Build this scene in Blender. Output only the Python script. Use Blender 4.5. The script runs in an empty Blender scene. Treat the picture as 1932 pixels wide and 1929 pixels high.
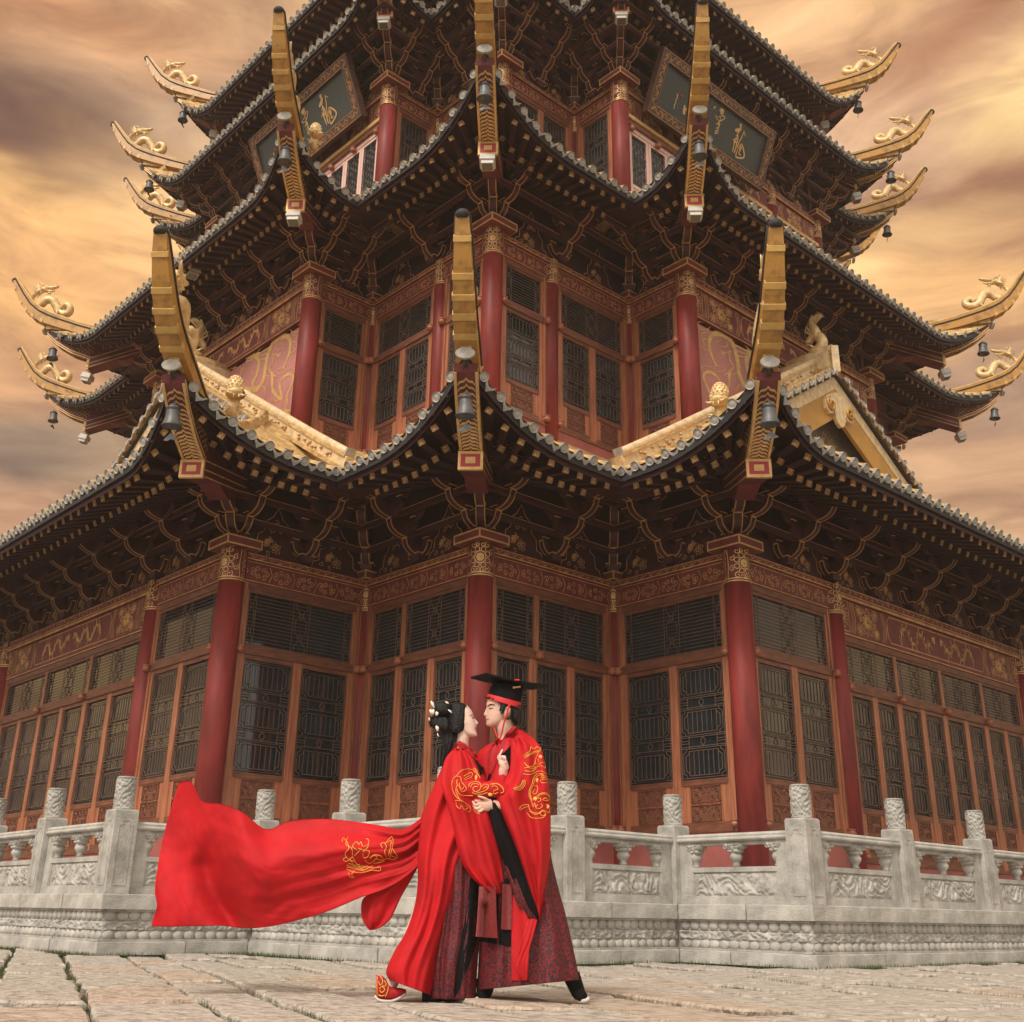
import bpy, math, random
import numpy as np
from mathutils import Vector, Matrix, noise
from mathutils.bvhtree import BVHTree
R = math.radians
rnd = random.Random(7)
sc = bpy.context.scene
col = sc.collection
# ------------------------------------------------------------------ camera
CAM = np.array([1.2029, -26.248, 0.486])
YAW, PIT, ROL, FPX, SHY = 0.048, 0.38, 0.017, 2099.88, -76.37
def ray(x, y):
    """direction of the view ray through a point of the 1932 px wide photograph"""
    xr = (x-966)/FPX; ur = -(y-965-SHY)/FPX
    X = math.cos(ROL)*xr-math.sin(ROL)*ur; U = math.sin(ROL)*xr+math.cos(ROL)*ur
    Y = math.cos(PIT)-math.sin(PIT)*U; Z = math.sin(PIT)+math.cos(PIT)*U
    return np.array([math.cos(YAW)*X-math.sin(YAW)*Y, math.sin(YAW)*X+math.cos(YAW)*Y, Z])
def atY(x, y, Y):
    d = ray(x, y); return CAM+d*(Y-CAM[1])/d[1]
cd = bpy.data.cameras.new('camera'); cam = bpy.data.objects.new('camera', cd); col.objects.link(cam)
fw = Vector((-math.sin(YAW)*math.cos(PIT), math.cos(YAW)*math.cos(PIT), math.sin(PIT)))
rt0 = Vector((math.cos(YAW), math.sin(YAW), 0)); up0 = rt0.cross(fw)
rt = math.cos(ROL)*rt0+math.sin(ROL)*up0; up = -math.sin(ROL)*rt0+math.cos(ROL)*up0
m = Matrix((rt, up, -fw)).transposed().to_4x4(); m.translation = Vector(CAM)
cam.matrix_world = m
cd.sensor_width = 36; cd.lens = FPX/1932*36; cd.shift_y = SHY/1932; cd.clip_start = .05; cd.clip_end = 3000
sc.camera = cam
sc.view_settings.view_transform = 'Standard'; sc.view_settings.look = 'None'
sc.view_settings.gamma = 1; sc.view_settings.use_curve_mapping = False
sc.view_settings.exposure = 0.06
# ------------------------------------------------------------------ sky and sun
def nd(nt, t, **k):
    n = nt.nodes.new(t)
    for a, b in k.items():
        if a.startswith('i_'): n.inputs[a[2:].replace('_', ' ')].default_value = b
        else: setattr(n, a, b)
    return n
W = bpy.data.worlds.new('World'); sc.world = W; W.use_nodes = True
nt = W.node_tree; nt.nodes.clear(); L = nt.links.new
SUN_EL, SUN_AZ = R(48), R(205)      # direction the light comes from: behind the camera, to the left
sky = nd(nt, 'ShaderNodeTexSky', sky_type='NISHITA', sun_disc=False, sun_elevation=SUN_EL, sun_rotation=SUN_AZ, air_density=.15, dust_density=8, ozone_density=0)
bg1 = nd(nt, 'ShaderNodeBackground', i_Strength=.05); L(sky.outputs[0], bg1.inputs[0])
tc = nd(nt, 'ShaderNodeTexCoord')
mp = nd(nt, 'ShaderNodeMapping'); mp.inputs['Scale'].default_value = (1, 1, 2.6); mp.inputs['Rotation'].default_value = (0, R(8), 0)
L(tc.outputs['Generated'], mp.inputs[0])
n1 = nd(nt, 'ShaderNodeTexNoise', i_Scale=2.3, i_Detail=3.5, i_Roughness=.45, i_Distortion=.25); L(mp.outputs[0], n1.inputs['Vector'])
rp = nd(nt, 'ShaderNodeValToRGB'); L(n1.outputs[0], rp.inputs[0])
cr = rp.color_ramp; cr.interpolation = 'B_SPLINE'
cols = [(.30, (.15, .07, .035)), (.40, (.32, .165, .085)), (.47, (.50, .29, .16)), (.54, (.62, .37, .18)), (.62, (.86, .50, .19)), (.74, (1.0, .72, .32))]
cr.elements[0].position = cols[0][0]; cr.elements[0].color = cols[0][1]+(1,)
cr.elements[1].position = cols[-1][0]; cr.elements[1].color = cols[-1][1]+(1,)
for p_, c_ in cols[1:-1]:
    e = cr.elements.new(p_); e.color = c_+(1,)
def blob(prev, px, py, rad, colr, k):
    """a large soft cloud at one place of the sky"""
    d = Vector(ray(px, py)).normalized()
    v = nd(nt, 'ShaderNodeVectorMath', operation='SUBTRACT'); L(mp0.outputs[0], v.inputs[0]); v.inputs[1].default_value = d
    s = nd(nt, 'ShaderNodeVectorMath', operation='MULTIPLY'); L(v.outputs[0], s.inputs[0]); s.inputs[1].default_value = (1/rad[0], 1/rad[0], 1/rad[1])
    ln = nd(nt, 'ShaderNodeVectorMath', operation='LENGTH'); L(s.outputs[0], ln.inputs[0])
    mr = nd(nt, 'ShaderNodeMapRange', interpolation_type='SMOOTHSTEP'); L(ln.outputs['Value'], mr.inputs[0])
    mr.inputs[1].default_value = 1.0; mr.inputs[2].default_value = 0.0; mr.inputs[3].default_value = 0; mr.inputs[4].default_value = k
    mx = nd(nt, 'ShaderNodeMixRGB'); L(mr.outputs[0], mx.inputs[0]); L(prev, mx.inputs[1]); mx.inputs[2].default_value = colr+(1,)
    return mx.outputs[0]
# domain-warped direction so that the blobs have ragged edges
nw = nd(nt, 'ShaderNodeTexNoise', i_Scale=4.0, i_Detail=4); L(mp.outputs[0], nw.inputs['Vector'])
ws = nd(nt, 'ShaderNodeVectorMath', operation='SUBTRACT'); L(nw.outputs['Color'], ws.inputs[0]); ws.inputs[1].default_value = (.5, .5, .5)
wm_ = nd(nt, 'ShaderNodeVectorMath', operation='SCALE'); L(ws.outputs[0], wm_.inputs[0]); wm_.inputs['Scale'].default_value = .16
mp0 = nd(nt, 'ShaderNodeVectorMath', operation='ADD'); L(tc.outputs['Generated'], mp0.inputs[0]); L(wm_.outputs[0], mp0.inputs[1])
c = rp.outputs[0]
SKYBLOBS = [
 (960, 700, (.9, .5), (.80, .50, .26), .35), (1700, 130, (.22, .10), (.78, .50, .28), .8), (420, 420, (.25, .10), (.85, .56, .30), .7), (1620, 560, (.16, .08), (.95, .60, .26), .8), (1905, 215, (.12, .05), (1.25, .92, .40), 1.),
 (330, 150, (.30, .13), (.45, .30, .20), .85), (1700, 210, (.17, .12), (.58, .37, .24), .8), (0, 265, (.19, .095), (.10, .035, .018), 1.), (140, 20, (.2, .06), (.64, .31, .14), .8),
 (130, 410, (.22, .06), (1.05, .62, .24), .9), (90, 500, (.2, .06), (.80, .42, .16), .7), (1800, 40, (.3, .06), (.34, .14, .07), .9),
 (1500, 60, (.14, .07), (.85, .52, .28), .8), (1905, 205, (.09, .035), (1.0, .72, .33), .95), (1800, 350, (.17, .09), (.30, .13, .065), .95),
 (1700, 430, (.10, .04), (.95, .62, .28), .5), (1600, 250, (.12, .05), (.8, .52, .33), .6),
 (60, 800, (.19, .10), (.20, .145, .10), .95), (20, 970, (.12, .05), (.80, .47, .27), .8), (60, 560, (.2, .05), (.90, .50, .18), .8), (40, 640, (.16, .045), (.55, .27, .13), .7), (1850, 770, (.17, .08), (.33, .20, .13), .9), (1850, 560, (.14, .06), (.88, .50, .20), .85), (1880, 900, (.14, .045), (.62, .36, .20), .8)]
for b in SKYBLOBS: c = blob(c, *b)
# ragged, streaky brightness inside the cloud layer
n2 = nd(nt, 'ShaderNodeTexNoise', i_Scale=7.5, i_Detail=6, i_Roughness=.58, i_Distortion=.6)
mp2 = nd(nt, 'ShaderNodeMapping'); mp2.inputs['Scale'].default_value = (1, 1, 3.4); mp2.inputs['Rotation'].default_value = (0, R(12), 0)
L(tc.outputs['Generated'], mp2.inputs[0]); L(mp2.outputs[0], n2.inputs['Vector'])
r3 = nd(nt, 'ShaderNodeValToRGB'); L(n2.outputs[0], r3.inputs[0])
r3.color_ramp.elements[0].position = .33; r3.color_ramp.elements[0].color = (.74, .64, .56, 1)
r3.color_ramp.elements[1].position = .67; r3.color_ramp.elements[1].color = (1.42, 1.38, 1.24, 1)
ml = nd(nt, 'ShaderNodeMixRGB', blend_type='MULTIPLY'); ml.inputs[0].default_value = 1.; L(c, ml.inputs[1]); L(r3.outputs[0], ml.inputs[2]); c = ml.outputs[0]
# away from the sunset side the cloud deck is a neutral overcast
sp = nd(nt, 'ShaderNodeSeparateXYZ'); L(tc.outputs['Generated'], sp.inputs[0])
mr = nd(nt, 'ShaderNodeMapRange', interpolation_type='SMOOTHSTEP'); L(sp.outputs[1], mr.inputs[0])
mr.inputs[1].default_value = .40; mr.inputs[2].default_value = -.35
mx = nd(nt, 'ShaderNodeMixRGB'); L(mr.outputs[0], mx.inputs[0]); L(c, mx.inputs[1]); mx.inputs[2].default_value = (.86, .78, .68, 1)
bg2 = nd(nt, 'ShaderNodeBackground', i_Strength=1.02); L(mx.outputs[0], bg2.inputs[0])
ad = nd(nt, 'ShaderNodeAddShader'); L(bg1.outputs[0], ad.inputs[0]); L(bg2.outputs[0], ad.inputs[1])
wo = nd(nt, 'ShaderNodeOutputWorld'); L(ad.outputs[0], wo.inputs[0])
sd = bpy.data.lights.new('sun', 'SUN'); sd.energy = 2.0; sd.angle = R(10); sd.color = (1, .93, .84)
so = bpy.data.objects.new('sun', sd); col.objects.link(so)
az = SUN_AZ  # clockwise from +Y
dirv = Vector((math.sin(az)*math.cos(SUN_EL), math.cos(az)*math.cos(SUN_EL), math.sin(SUN_EL)))
so.rotation_euler = dirv.to_track_quat('Z', 'Y').to_euler()
# ------------------------------------------------------------------ materials
def mat(name, base, rough=.6, metal=0., var=.0, vscale=3., bump=0., bscale=30., c2=None, spec=.5, detail=5., stretch=None, coat=0., sheen=0., thr=(.35, .65), bd=.02):
    M = bpy.data.materials.new(name); M.use_nodes = True; t = M.node_tree; b = t.nodes['Principled BSDF']; l = t.links.new
    b.inputs['Base Color'].default_value = tuple(base)+(1,)
    b.inputs['Roughness'].default_value = rough; b.inputs['Metallic'].default_value = metal
    b.inputs['Specular IOR Level'].default_value = spec; b.inputs['Coat Weight'].default_value = coat
    b.inputs['Sheen Weight'].default_value = sheen
    co = t.nodes.new('ShaderNodeTexCoord'); src = co.outputs['Object']
    if stretch:
        q = t.nodes.new('ShaderNodeMapping'); q.inputs['Scale'].default_value = stretch; l(src, q.inputs[0]); src = q.outputs[0]
    if var or c2:
        n = t.nodes.new('ShaderNodeTexNoise'); n.inputs['Scale'].default_value = vscale; n.inputs['Detail'].default_value = detail; n.inputs['Roughness'].default_value = .62
        l(src, n.inputs['Vector'])
        rr = t.nodes.new('ShaderNodeValToRGB'); l(n.outputs[0], rr.inputs[0])
        k = c2 if c2 else tuple(x*(1-var) for x in base)
        rr.color_ramp.elements[0].position = thr[0]; rr.color_ramp.elements[1].position = thr[1]
        rr.color_ramp.elements[0].color = tuple(k)+(1,)
        rr.color_ramp.elements[1].color = tuple(min(1, x*(1+var*.5)) for x in base)+(1,)
        l(rr.outputs[0], b.inputs['Base Color'])
    if bump:
        n = t.nodes.new('ShaderNodeTexNoise'); n.inputs['Scale'].default_value = bscale; n.inputs['Detail'].default_value = 6
        l(src, n.inputs['Vector'])
        bb = t.nodes.new('ShaderNodeBump'); bb.inputs['Strength'].default_value = bump; bb.inputs['Distance'].default_value = bd
        l(n.outputs[0], bb.inputs['Height']); l(bb.outputs[0], b.inputs['Normal'])
    return M
MT = dict(
 column=mat('red_lacquer', (.265, .034, .029), .52, var=.45, vscale=1.6, bump=.12, bscale=8, stretch=(2, 2, .35), spec=.3),
 maroon=mat('maroon_paint', (.12, .017, .017), .55, var=.35, vscale=4),
 beamp=mat('beam_paint', (.19, .034, .030), .55, var=.3, vscale=4),
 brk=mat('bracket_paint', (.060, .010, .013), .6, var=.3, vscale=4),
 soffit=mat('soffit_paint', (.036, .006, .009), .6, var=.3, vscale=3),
 gold=mat('gold_paint', (.70, .43, .16), .42, metal=.25, var=.25, vscale=9),
 goldline=mat('gold_line_paint', (.66, .35, .13), .5, metal=.15, var=.35, vscale=5),
 goldedge=mat('dull_gold_edge', (.52, .27, .09), .6, metal=.1, var=.3, vscale=5),
 goldleaf=mat('gilded_figures', (.78, .56, .27), .42, metal=.2, var=.25, vscale=12, bump=.3, bscale=40),
 glaze=mat('golden_glazed_tile', (.60, .41, .18), .42, var=.3, vscale=7, c2=(.36, .21, .07), bump=.2),
 horn=mat('golden_ridge_glaze', (.42, .215, .045), .45, var=.3, vscale=4, c2=(.22, .11, .03), thr=(.30, .50), bump=.15),
 hornband=mat('pale_golden_band', (.62, .38, .11), .45, var=.2, vscale=6),
 tile=mat('grey_tile_end', (.40, .375, .325), .6, var=.3, vscale=14, bump=.4, bscale=60),
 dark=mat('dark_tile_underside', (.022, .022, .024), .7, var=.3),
 wood=mat('varnished_door_wood', (.42, .155, .075), .45, var=.4, vscale=3, c2=(.26, .085, .040), bump=.2, bscale=20, stretch=(6, 6, .5)),
 woodd=mat('dark_door_wood', (.20, .070, .036), .5, var=.4, vscale=4, stretch=(1, 1, 5), bump=.15),
 woodp=mat('pale_pink_door_wood', (.80, .52, .44), .5, var=.15, vscale=3, stretch=(6, 6, .5)),
 bars=mat('lattice_bars', (.15, .090, .064), .5, var=.3, vscale=6),
 barsd=mat('dark_lattice_bars', (.035, .036, .036), .5),
 glass=mat('dark_window_glass', (.010, .022, .028), .05, var=.4, vscale=.7, spec=.9),
 pink=mat('pink_plaster', (.36, .105, .085), .7, var=.25, vscale=1.5, bump=.1),
 dpanel=mat('painted_red_wall', (.50, .20, .175), .6, var=.2, vscale=.8),
 stone=mat('carved_white_marble', (.47, .455, .41), .75, var=.2, vscale=3.2, c2=(.27, .26, .23), bd=.02, bump=.45, bscale=38, detail=9),
 stonedark=mat('weathered_stone_core', (.07, .07, .062), .9, var=.4, vscale=3),
 pave=mat('worn_paving_stone', (.46, .415, .355), .85, var=.2, vscale=9, c2=(.17, .15, .12), bd=.07, bump=1., bscale=14, detail=12, thr=(.25, .55)),
 pave2=mat('ochre_paving_stone', (.47, .39, .31), .85, var=.2, vscale=7, c2=(.24, .17, .11), bd=.07, bump=1, bscale=14, detail=12, thr=(.28, .55)),
 soil=mat('mossy_soil', (.035, .035, .022), .95, var=.5, vscale=4, c2=(.05, .06, .02), bump=1, bscale=40),
 moss=mat('green_moss', (.06, .09, .02), .9, var=.5, vscale=9),
 bell=mat('grey_bronze', (.12, .125, .125), .5, metal=.4, var=.3, vscale=8),
 lampw=mat('white_lamp_housing', (.62, .58, .52), .5, var=.15),
 lampg=mat('lamp_glass', (.13, .12, .10), .15),
 plq=mat('plaque_board', (.050, .062, .058), .55, var=.3, vscale=20, bump=.3, bscale=80),
 plqf=mat('plaque_frame', (.085, .035, .022), .5, var=.3, vscale=5),
 red=mat('bright_red_paint', (.36, .03, .03), .5),
 gablew=mat('grey_gable_wall', (.16, .14, .115), .6, var=.3, vscale=3),
 barge=mat('gilded_barge_board', (.52, .28, .06), .4, metal=.2, var=.25, vscale=1.5),
 cream=mat('cream_gilt', (.72, .54, .31), .5, metal=.05, var=.25, vscale=9, bump=.4, bscale=30),
 robe=mat('red_silk_robe', (.50, .0085, .0135), .68, var=.22, vscale=3.5, bump=.16, bscale=6, spec=.22),
 lapel=mat('deep_red_lapel', (.42, .012, .018), .6, var=.3, vscale=12, spec=.25),
 black=mat('black_cloth', (.006, .006, .007), .85, spec=.12),
 brocade=mat('red_black_brocade', (.17, .010, .012), .6, var=.2, vscale=78, c2=(.024, .014, .019), detail=2.5, thr=(.45, .56), spec=.3),
 sashm=mat('red_brocade_sash', (.13, .008, .010), .6, var=.3, vscale=90, c2=(.19, .022, .016), detail=2, thr=(.45, .55)),
 skin=mat('skin', (.66, .42, .32), .5, var=.06, vscale=8),
 skinw=mat('pale_skin', (.76, .55, .45), .48, var=.05, vscale=8),
 hair=mat('black_hair', (.006, .006, .007), .42, var=.3, vscale=10, bump=.6, bscale=45, stretch=(1, 1, 3), spec=.3),
 lips=mat('lips', (.45, .10, .09), .45), eye=mat('eye_dark', (.012, .009, .008), .3), white=mat('white_jade', (.80, .74, .66), .35),
 emb=mat('gold_embroidery', (.86, .47, .07), .45, var=.2, vscale=10), hatred=mat('hat_red_band', (.58, .012, .02), .5), sole=mat('pale_sole', (.55, .52, .48), .7),
)
# ------------------------------------------------------------------ mesh helpers
class MB:
    def __init__(s): s.v = []; s.f = []; s.m = []; s.mats = []; s.T = None; s.sm = []
    def mi(s, m):
        if m not in s.mats: s.mats.append(m)
        return s.mats.index(m)
    def add(s, vs, fs, m, smooth=False):
        n = len(s.v)
        if s.T is not None: vs = [tuple(s.T @ Vector(p)) for p in vs]
        s.v += [tuple(p) for p in vs]; k = s.mi(m)
        for f in fs: s.f.append(tuple(i+n for i in f)); s.m.append(k); s.sm.append(smooth)
    def box(s, x0, x1, y0, y1, z0, z1, m):
        s.add([(x0,y0,z0),(x1,y0,z0),(x1,y1,z0),(x0,y1,z0),(x0,y0,z1),(x1,y0,z1),(x1,y1,z1),(x0,y1,z1)],
              [(0,3,2,1),(4,5,6,7),(0,1,5,4),(1,2,6,5),(2,3,7,6),(3,0,4,7)], m)
    def hexa(s, p, m):      # 8 corners, order as box
        s.add(p, [(0,3,2,1),(4,5,6,7),(0,1,5,4),(1,2,6,5),(2,3,7,6),(3,0,4,7)], m)
    def beam(s, a, b, w, h, m, upv=(0,0,1)):
        a = Vector(a); b = Vector(b); d = (b-a).normalized(); sd_ = d.cross(Vector(upv)).normalized()*w/2; u_ = sd_.cross(d).normalized()*h/2
        s.hexa([a-sd_-u_, a+sd_-u_, b+sd_-u_, b-sd_-u_, a-sd_+u_, a+sd_+u_, b+sd_+u_, b-sd_+u_], m)
    def prism(s, poly, y0, y1, m, caps=True):      # polygon in (x,z), extruded in y
        n = len(poly); vs = [(x, y0, z) for x, z in poly]+[(x, y1, z) for x, z in poly]
        fs = [(i, (i+1) % n, (i+1) % n+n, i+n) for i in range(n)]
        if caps: fs += [tuple(range(n))[::-1], tuple(range(n, 2*n))]
        s.add(vs, fs, m)
    def lathe(s, prof, n, m, c=(0, 0, 0), smooth=True):
        vs = []; fs = []
        for r_, z in prof:
            for k in range(n):
                a = 2*math.pi*k/n; vs.append((c[0]+r_*math.cos(a), c[1]+r_*math.sin(a), c[2]+z))
        for j in range(len(prof)-1):
            for k in range(n): fs.append((j*n+k, j*n+(k+1) % n, (j+1)*n+(k+1) % n, (j+1)*n+k))
        fs.append(tuple(range(n))[::-1]); fs.append(tuple(range((len(prof)-1)*n, len(prof)*n)))
        s.add(vs, fs, m, smooth)
    def tube(s, path, rad, n, m, smooth=True, flat=1., upv=(0, 0, 1), caps=True):
        P = [Vector(p) for p in path]; N = len(P); vs = []; fs = []
        prev = None
        for i in range(N):
            d = (P[min(i+1, N-1)]-P[max(i-1, 0)])
            if d.length < 1e-9: d = Vector((0, 0, 1))
            d.normalize()
            if prev is None:
                a = Vector(upv)
                if abs(a.dot(d)) > .95: a = Vector((1, 0, 0))
            else: a = prev
            a = (a-d*a.dot(d)).normalized(); prev = a; b = d.cross(a)
            r_ = rad(i/(N-1)) if callable(rad) else (rad[i] if isinstance(rad, (list, tuple)) else rad)
            for k in range(n):
                t = 2*math.pi*k/n; vs.append(P[i]+a*math.cos(t)*r_+b*math.sin(t)*r_*flat)
        for j in range(N-1):
            for k in range(n): fs.append((j*n+k, j*n+(k+1) % n, (j+1)*n+(k+1) % n, (j+1)*n+k))
        if caps: fs.append(tuple(range(n))[::-1]); fs.append(tuple(range((N-1)*n, N*n)))
        s.add(vs, fs, m, smooth)
    def line(s, pts, w, y, m, closed=False):     # painted line on the plane y = const, points (x,z); facing -y
        P = [np.array(p, float) for p in pts]; n = len(P)
        if n < 2: return
        vs = []; 
        for i in range(n):
            a = P[(i-1) % n] if (closed or i > 0) else P[i]; b = P[(i+1) % n] if (closed or i < n-1) else P[i]
            d = b-a; l_ = math.hypot(*d) or 1; q = np.array([-d[1], d[0]])/l_*w/2
            vs += [(P[i][0]-q[0], y, P[i][1]-q[1]), (P[i][0]+q[0], y, P[i][1]+q[1])]
        fs = [(2*i, 2*i+2, 2*i+3, 2*i+1) for i in range(n-1)]
        if closed: fs.append((2*n-2, 0, 1, 2*n-1))
        s.add(vs, fs, m)
    def grid(s, fn, nu, nv, m, smooth=True, flip=False):
        vs = [fn(i/nu, j/nv) for j in range(nv+1) for i in range(nu+1)]
        fs = []
        for j in range(nv):
            for i in range(nu):
                a = j*(nu+1)+i; q = (a, a+1, a+nu+2, a+nu+1); fs.append(q[::-1] if flip else q)
        s.add(vs, fs, m, smooth)
    def ell(s, c, r, m, n=10, k=6):
        vs = []; fs = []
        for j in range(k+1):
            ph = math.pi*j/k
            for i in range(n):
                a = 2*math.pi*i/n; vs.append((c[0]+r[0]*math.sin(ph)*math.cos(a), c[1]+r[1]*math.sin(ph)*math.sin(a), c[2]+r[2]*math.cos(ph)))
        for j in range(k):
            for i in range(n): fs.append((j*n+i, (j+1)*n+i, (j+1)*n+(i+1) % n, j*n+(i+1) % n))
        s.add(vs, fs, m, True)
    def mesh(s, name):
        me = bpy.data.meshes.new(name); me.from_pydata(s.v, [], s.f)
        for m in s.mats: me.materials.append(MT[m])
        me.polygons.foreach_set('material_index', s.m); me.polygons.foreach_set('use_smooth', s.sm)
        me.update(); return me
    def obj(s, name, parent=None, mw=None, **k): return inst(s.mesh(name), name, parent, mw, **k)
def inst(me, name, parent=None, mw=None, label=None, cat=None, group=None, kind=None):
    o = bpy.data.objects.new(name, me); col.objects.link(o)
    if parent: o.parent = parent
    if mw is not None: o.matrix_local = mw
    for a, b in (('label', label), ('category', cat), ('group', group), ('kind', kind)):
        if b: o[a] = b
    return o
def spiral(cx, cz, r, turns=1.3, a0=0., sgn=1, n=12, r1=.15):
    return [(cx+(r*(1-t)+r*r1*t)*math.cos(a0+sgn*turns*2*math.pi*t), cz+(r*(1-t)+r*r1*t)*math.sin(a0+sgn*turns*2*math.pi*t)) for t in [i/n for i in range(n+1)]]
r2 = .5**.5
def UV(u, v, z=0.): return Vector(((u-v)*r2, -(u+v)*r2, z))
def frame(A, B, z=0.):     # local x along A->B (left to right seen from outside), -y outward
    a = UV(*A); b = UV(*B); x = (b-a).normalized(); zz = Vector((0, 0, 1)); y = zz.cross(x)
    m = Matrix((x, y, zz)).transposed().to_4x4(); m.translation = a+zz*z
    return m, (b-a).length
# ------------------------------------------------------------------ ground
b = MB(); b.add([(-400, -200, -.05), (400, -200, -.05), (400, 400, -.05), (-400, 400, -.05)], [(0, 1, 2, 3)], 'soil')
ground = b.obj('ground', kind='structure', label='mossy soil under the paved forecourt')
pav = bpy.data.objects.new('pavement', None); col.objects.link(pav); pav['kind'] = 'structure'; pav['label'] = 'forecourt paved with long worn stone slabs'
th = R(24)
ax = np.array([math.cos(th), math.sin(th)]); ay = np.array([-math.sin(th), math.cos(th)])
slabs = []
pr = random.Random(11)
ctr = np.array([1.2, -20.0])
x = -15.
while x < 15:
    w = pr.uniform(.42, .68); y = -9.5+pr.uniform(-1.5, 0)
    while y < 13:
        l = pr.choice([pr.uniform(.9, 1.4), pr.uniform(1.3, 2.3)])
        slabs.append((x, y, w, l)); y += l
    x += w
def slab_poly(x, y, w, l):
    g = pr.uniform(.014, .036); P = []
    n = 5
    base = [(x+g, y+g), (x+w-g, y+g), (x+w-g, y+l-g), (x+g, y+l-g)]
    for k in range(4):
        a = np.array(base[k]); c_ = np.array(base[(k+1) % 4]); nn = 2 if k % 2 == 0 else 4
        for j in range(nn):
            q = a+(c_-a)*(j/nn); P.append(q+np.array([pr.uniform(-.022, .022), pr.uniform(-.030, .030)]))
    return P
near = []
for s_ in slabs:
    cx_, cy_ = s_[0]+s_[2]/2, s_[1]+s_[3]/2; p = ctr+ax*cx_+ay*cy_
    if p[1] < -27.5 or p[1] > -9 : continue
    near.append((float(np.hypot(p[0]-CAM[0], p[1]-CAM[1])), s_))
near.sort()
def slab_geo(b, s_, m):
    P = slab_poly(*s_); n = len(P); dz = pr.uniform(-.022, .010); tx = pr.uniform(-.018, .018); ty = pr.uniform(-.010, .010)
    cx_, cy_ = s_[0]+s_[2]/2, s_[1]+s_[3]/2; c_ = np.array([cx_, cy_]); vs = []
    for (sc_, z) in ((1., -.06), (1., -.014), (.955, 0.0)):
        for p in P:
            q = p if sc_ == 1 else c_+(p-c_)*np.array([1-.022/s_[2]*1.6, 1-.022/s_[3]*1.6])
            wz = ctr+ax*q[0]+ay*q[1]
            vs.append((wz[0], wz[1], z+(dz+(q[0]-cx_)*tx*2+(q[1]-cy_)*ty if z > -.05 else 0)))
    fs = [tuple(2*n+i for i in range(n))]
    for r_ in range(2):
        for i in range(n): fs.append((r_*n+i, r_*n+(i+1) % n, (r_+1)*n+(i+1) % n, (r_+1)*n+i))
    b.add(vs, fs, m)
for k, (d, s_) in enumerate(near[:285]):
    b = MB(); slab_geo(b, s_, 'pave2' if pr.random() < .14 else 'pave'); b.obj('paving_stone', pav)
b = MB()
for d, s_ in near[285:]: slab_geo(b, s_, 'pave2' if pr.random() < .14 else 'pave')
b.obj('distant_paving_stones', pav, kind='stuff')
# ------------------------------------------------------------------ marble terrace
wm, cm, bm = 6.365, 10.04, 11.93
TP = [(-12., bm), (wm, bm), (wm, cm), (cm, cm), (cm, wm), (bm, wm), (bm, -12.)]
def offs(poly, e, closed=False):
    n = len(poly); out = []
    def nrm(a, b):
        d = np.array(b)-np.array(a); d = d/np.hypot(*d); return np.array([-d[1], d[0]])  # left normal in (u,v)
    for i in range(n):
        a = poly[i-1] if (closed or i > 0) else None; c_ = poly[(i+1) % n] if (closed or i < n-1) else None
        s = np.zeros(2)
        if a is not None: s += nrm(a, poly[i])
        if c_ is not None: s += nrm(poly[i], c_)
        out.append(tuple(np.array(poly[i])+s*e))
    return out
def prism_band(b, A, B, z0, z1, m, th_=.25, prof=None):
    """block between plan points A,B whose outer face lies on the line A-B"""
    M_, Ln = frame(A, B); b.T = M_; b.box(0, Ln, 0, th_, z0, z1, m); b.T = None
terr = bpy.data.objects.new('marble_terrace', None); col.objects.link(terr)
terr['label'] = 'grey white marble terrace base with carved lotus mouldings under the pagoda'; terr['category'] = 'terrace'
core = offs(TP, .025); b = MB()
vs = [UV(*p, 0) for p in core]+[UV(-12, -12, 0)]; vs2 = [Vector((p.x, p.y, .615)) for p in vs]; n = len(vs)
b.add(vs+vs2, [(i, (i+1) % n, (i+1) % n+n, i+n) for i in range(n)]+[tuple(range(n, 2*n))], 'stone'); b.obj('core', terr)
tr = random.Random(5)
def carved(name, Ln, h, nu, nv, fn, depth, m, th_=.2, z0=0):
    """block with a carved outer face"""
    b = MB(); b.grid(lambda s, t: (s*Ln, -depth*fn(s*Ln, t*h)*min(1, 8*min(s, 1-s)*Ln/.2, 12*min(t, 1-t)), z0+t*h), nu, nv, m)
    b.add([(0, 0, z0), (Ln, 0, z0), (Ln, th_, z0), (0, th_, z0), (0, 0, z0+h), (Ln, 0, z0+h), (Ln, th_, z0+h), (0, th_, z0+h)], [(0, 3, 2, 1), (4, 5, 6, 7), (1, 2, 6, 5), (3, 0, 4, 7)], m)
    return b
def scrollf(x, z, k=22.):
    a = noise.noise((x*k*.33, z*k*.33, 3.1)); q = noise.noise((x*k*.33+9, z*k*.33, 8.1))
    return .5+.5*math.sin((x*k+a*7))*math.cos((z*k+q*7))
def smooths(x): x = max(0, min(1, x)); return x*x*(3-2*x)
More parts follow.
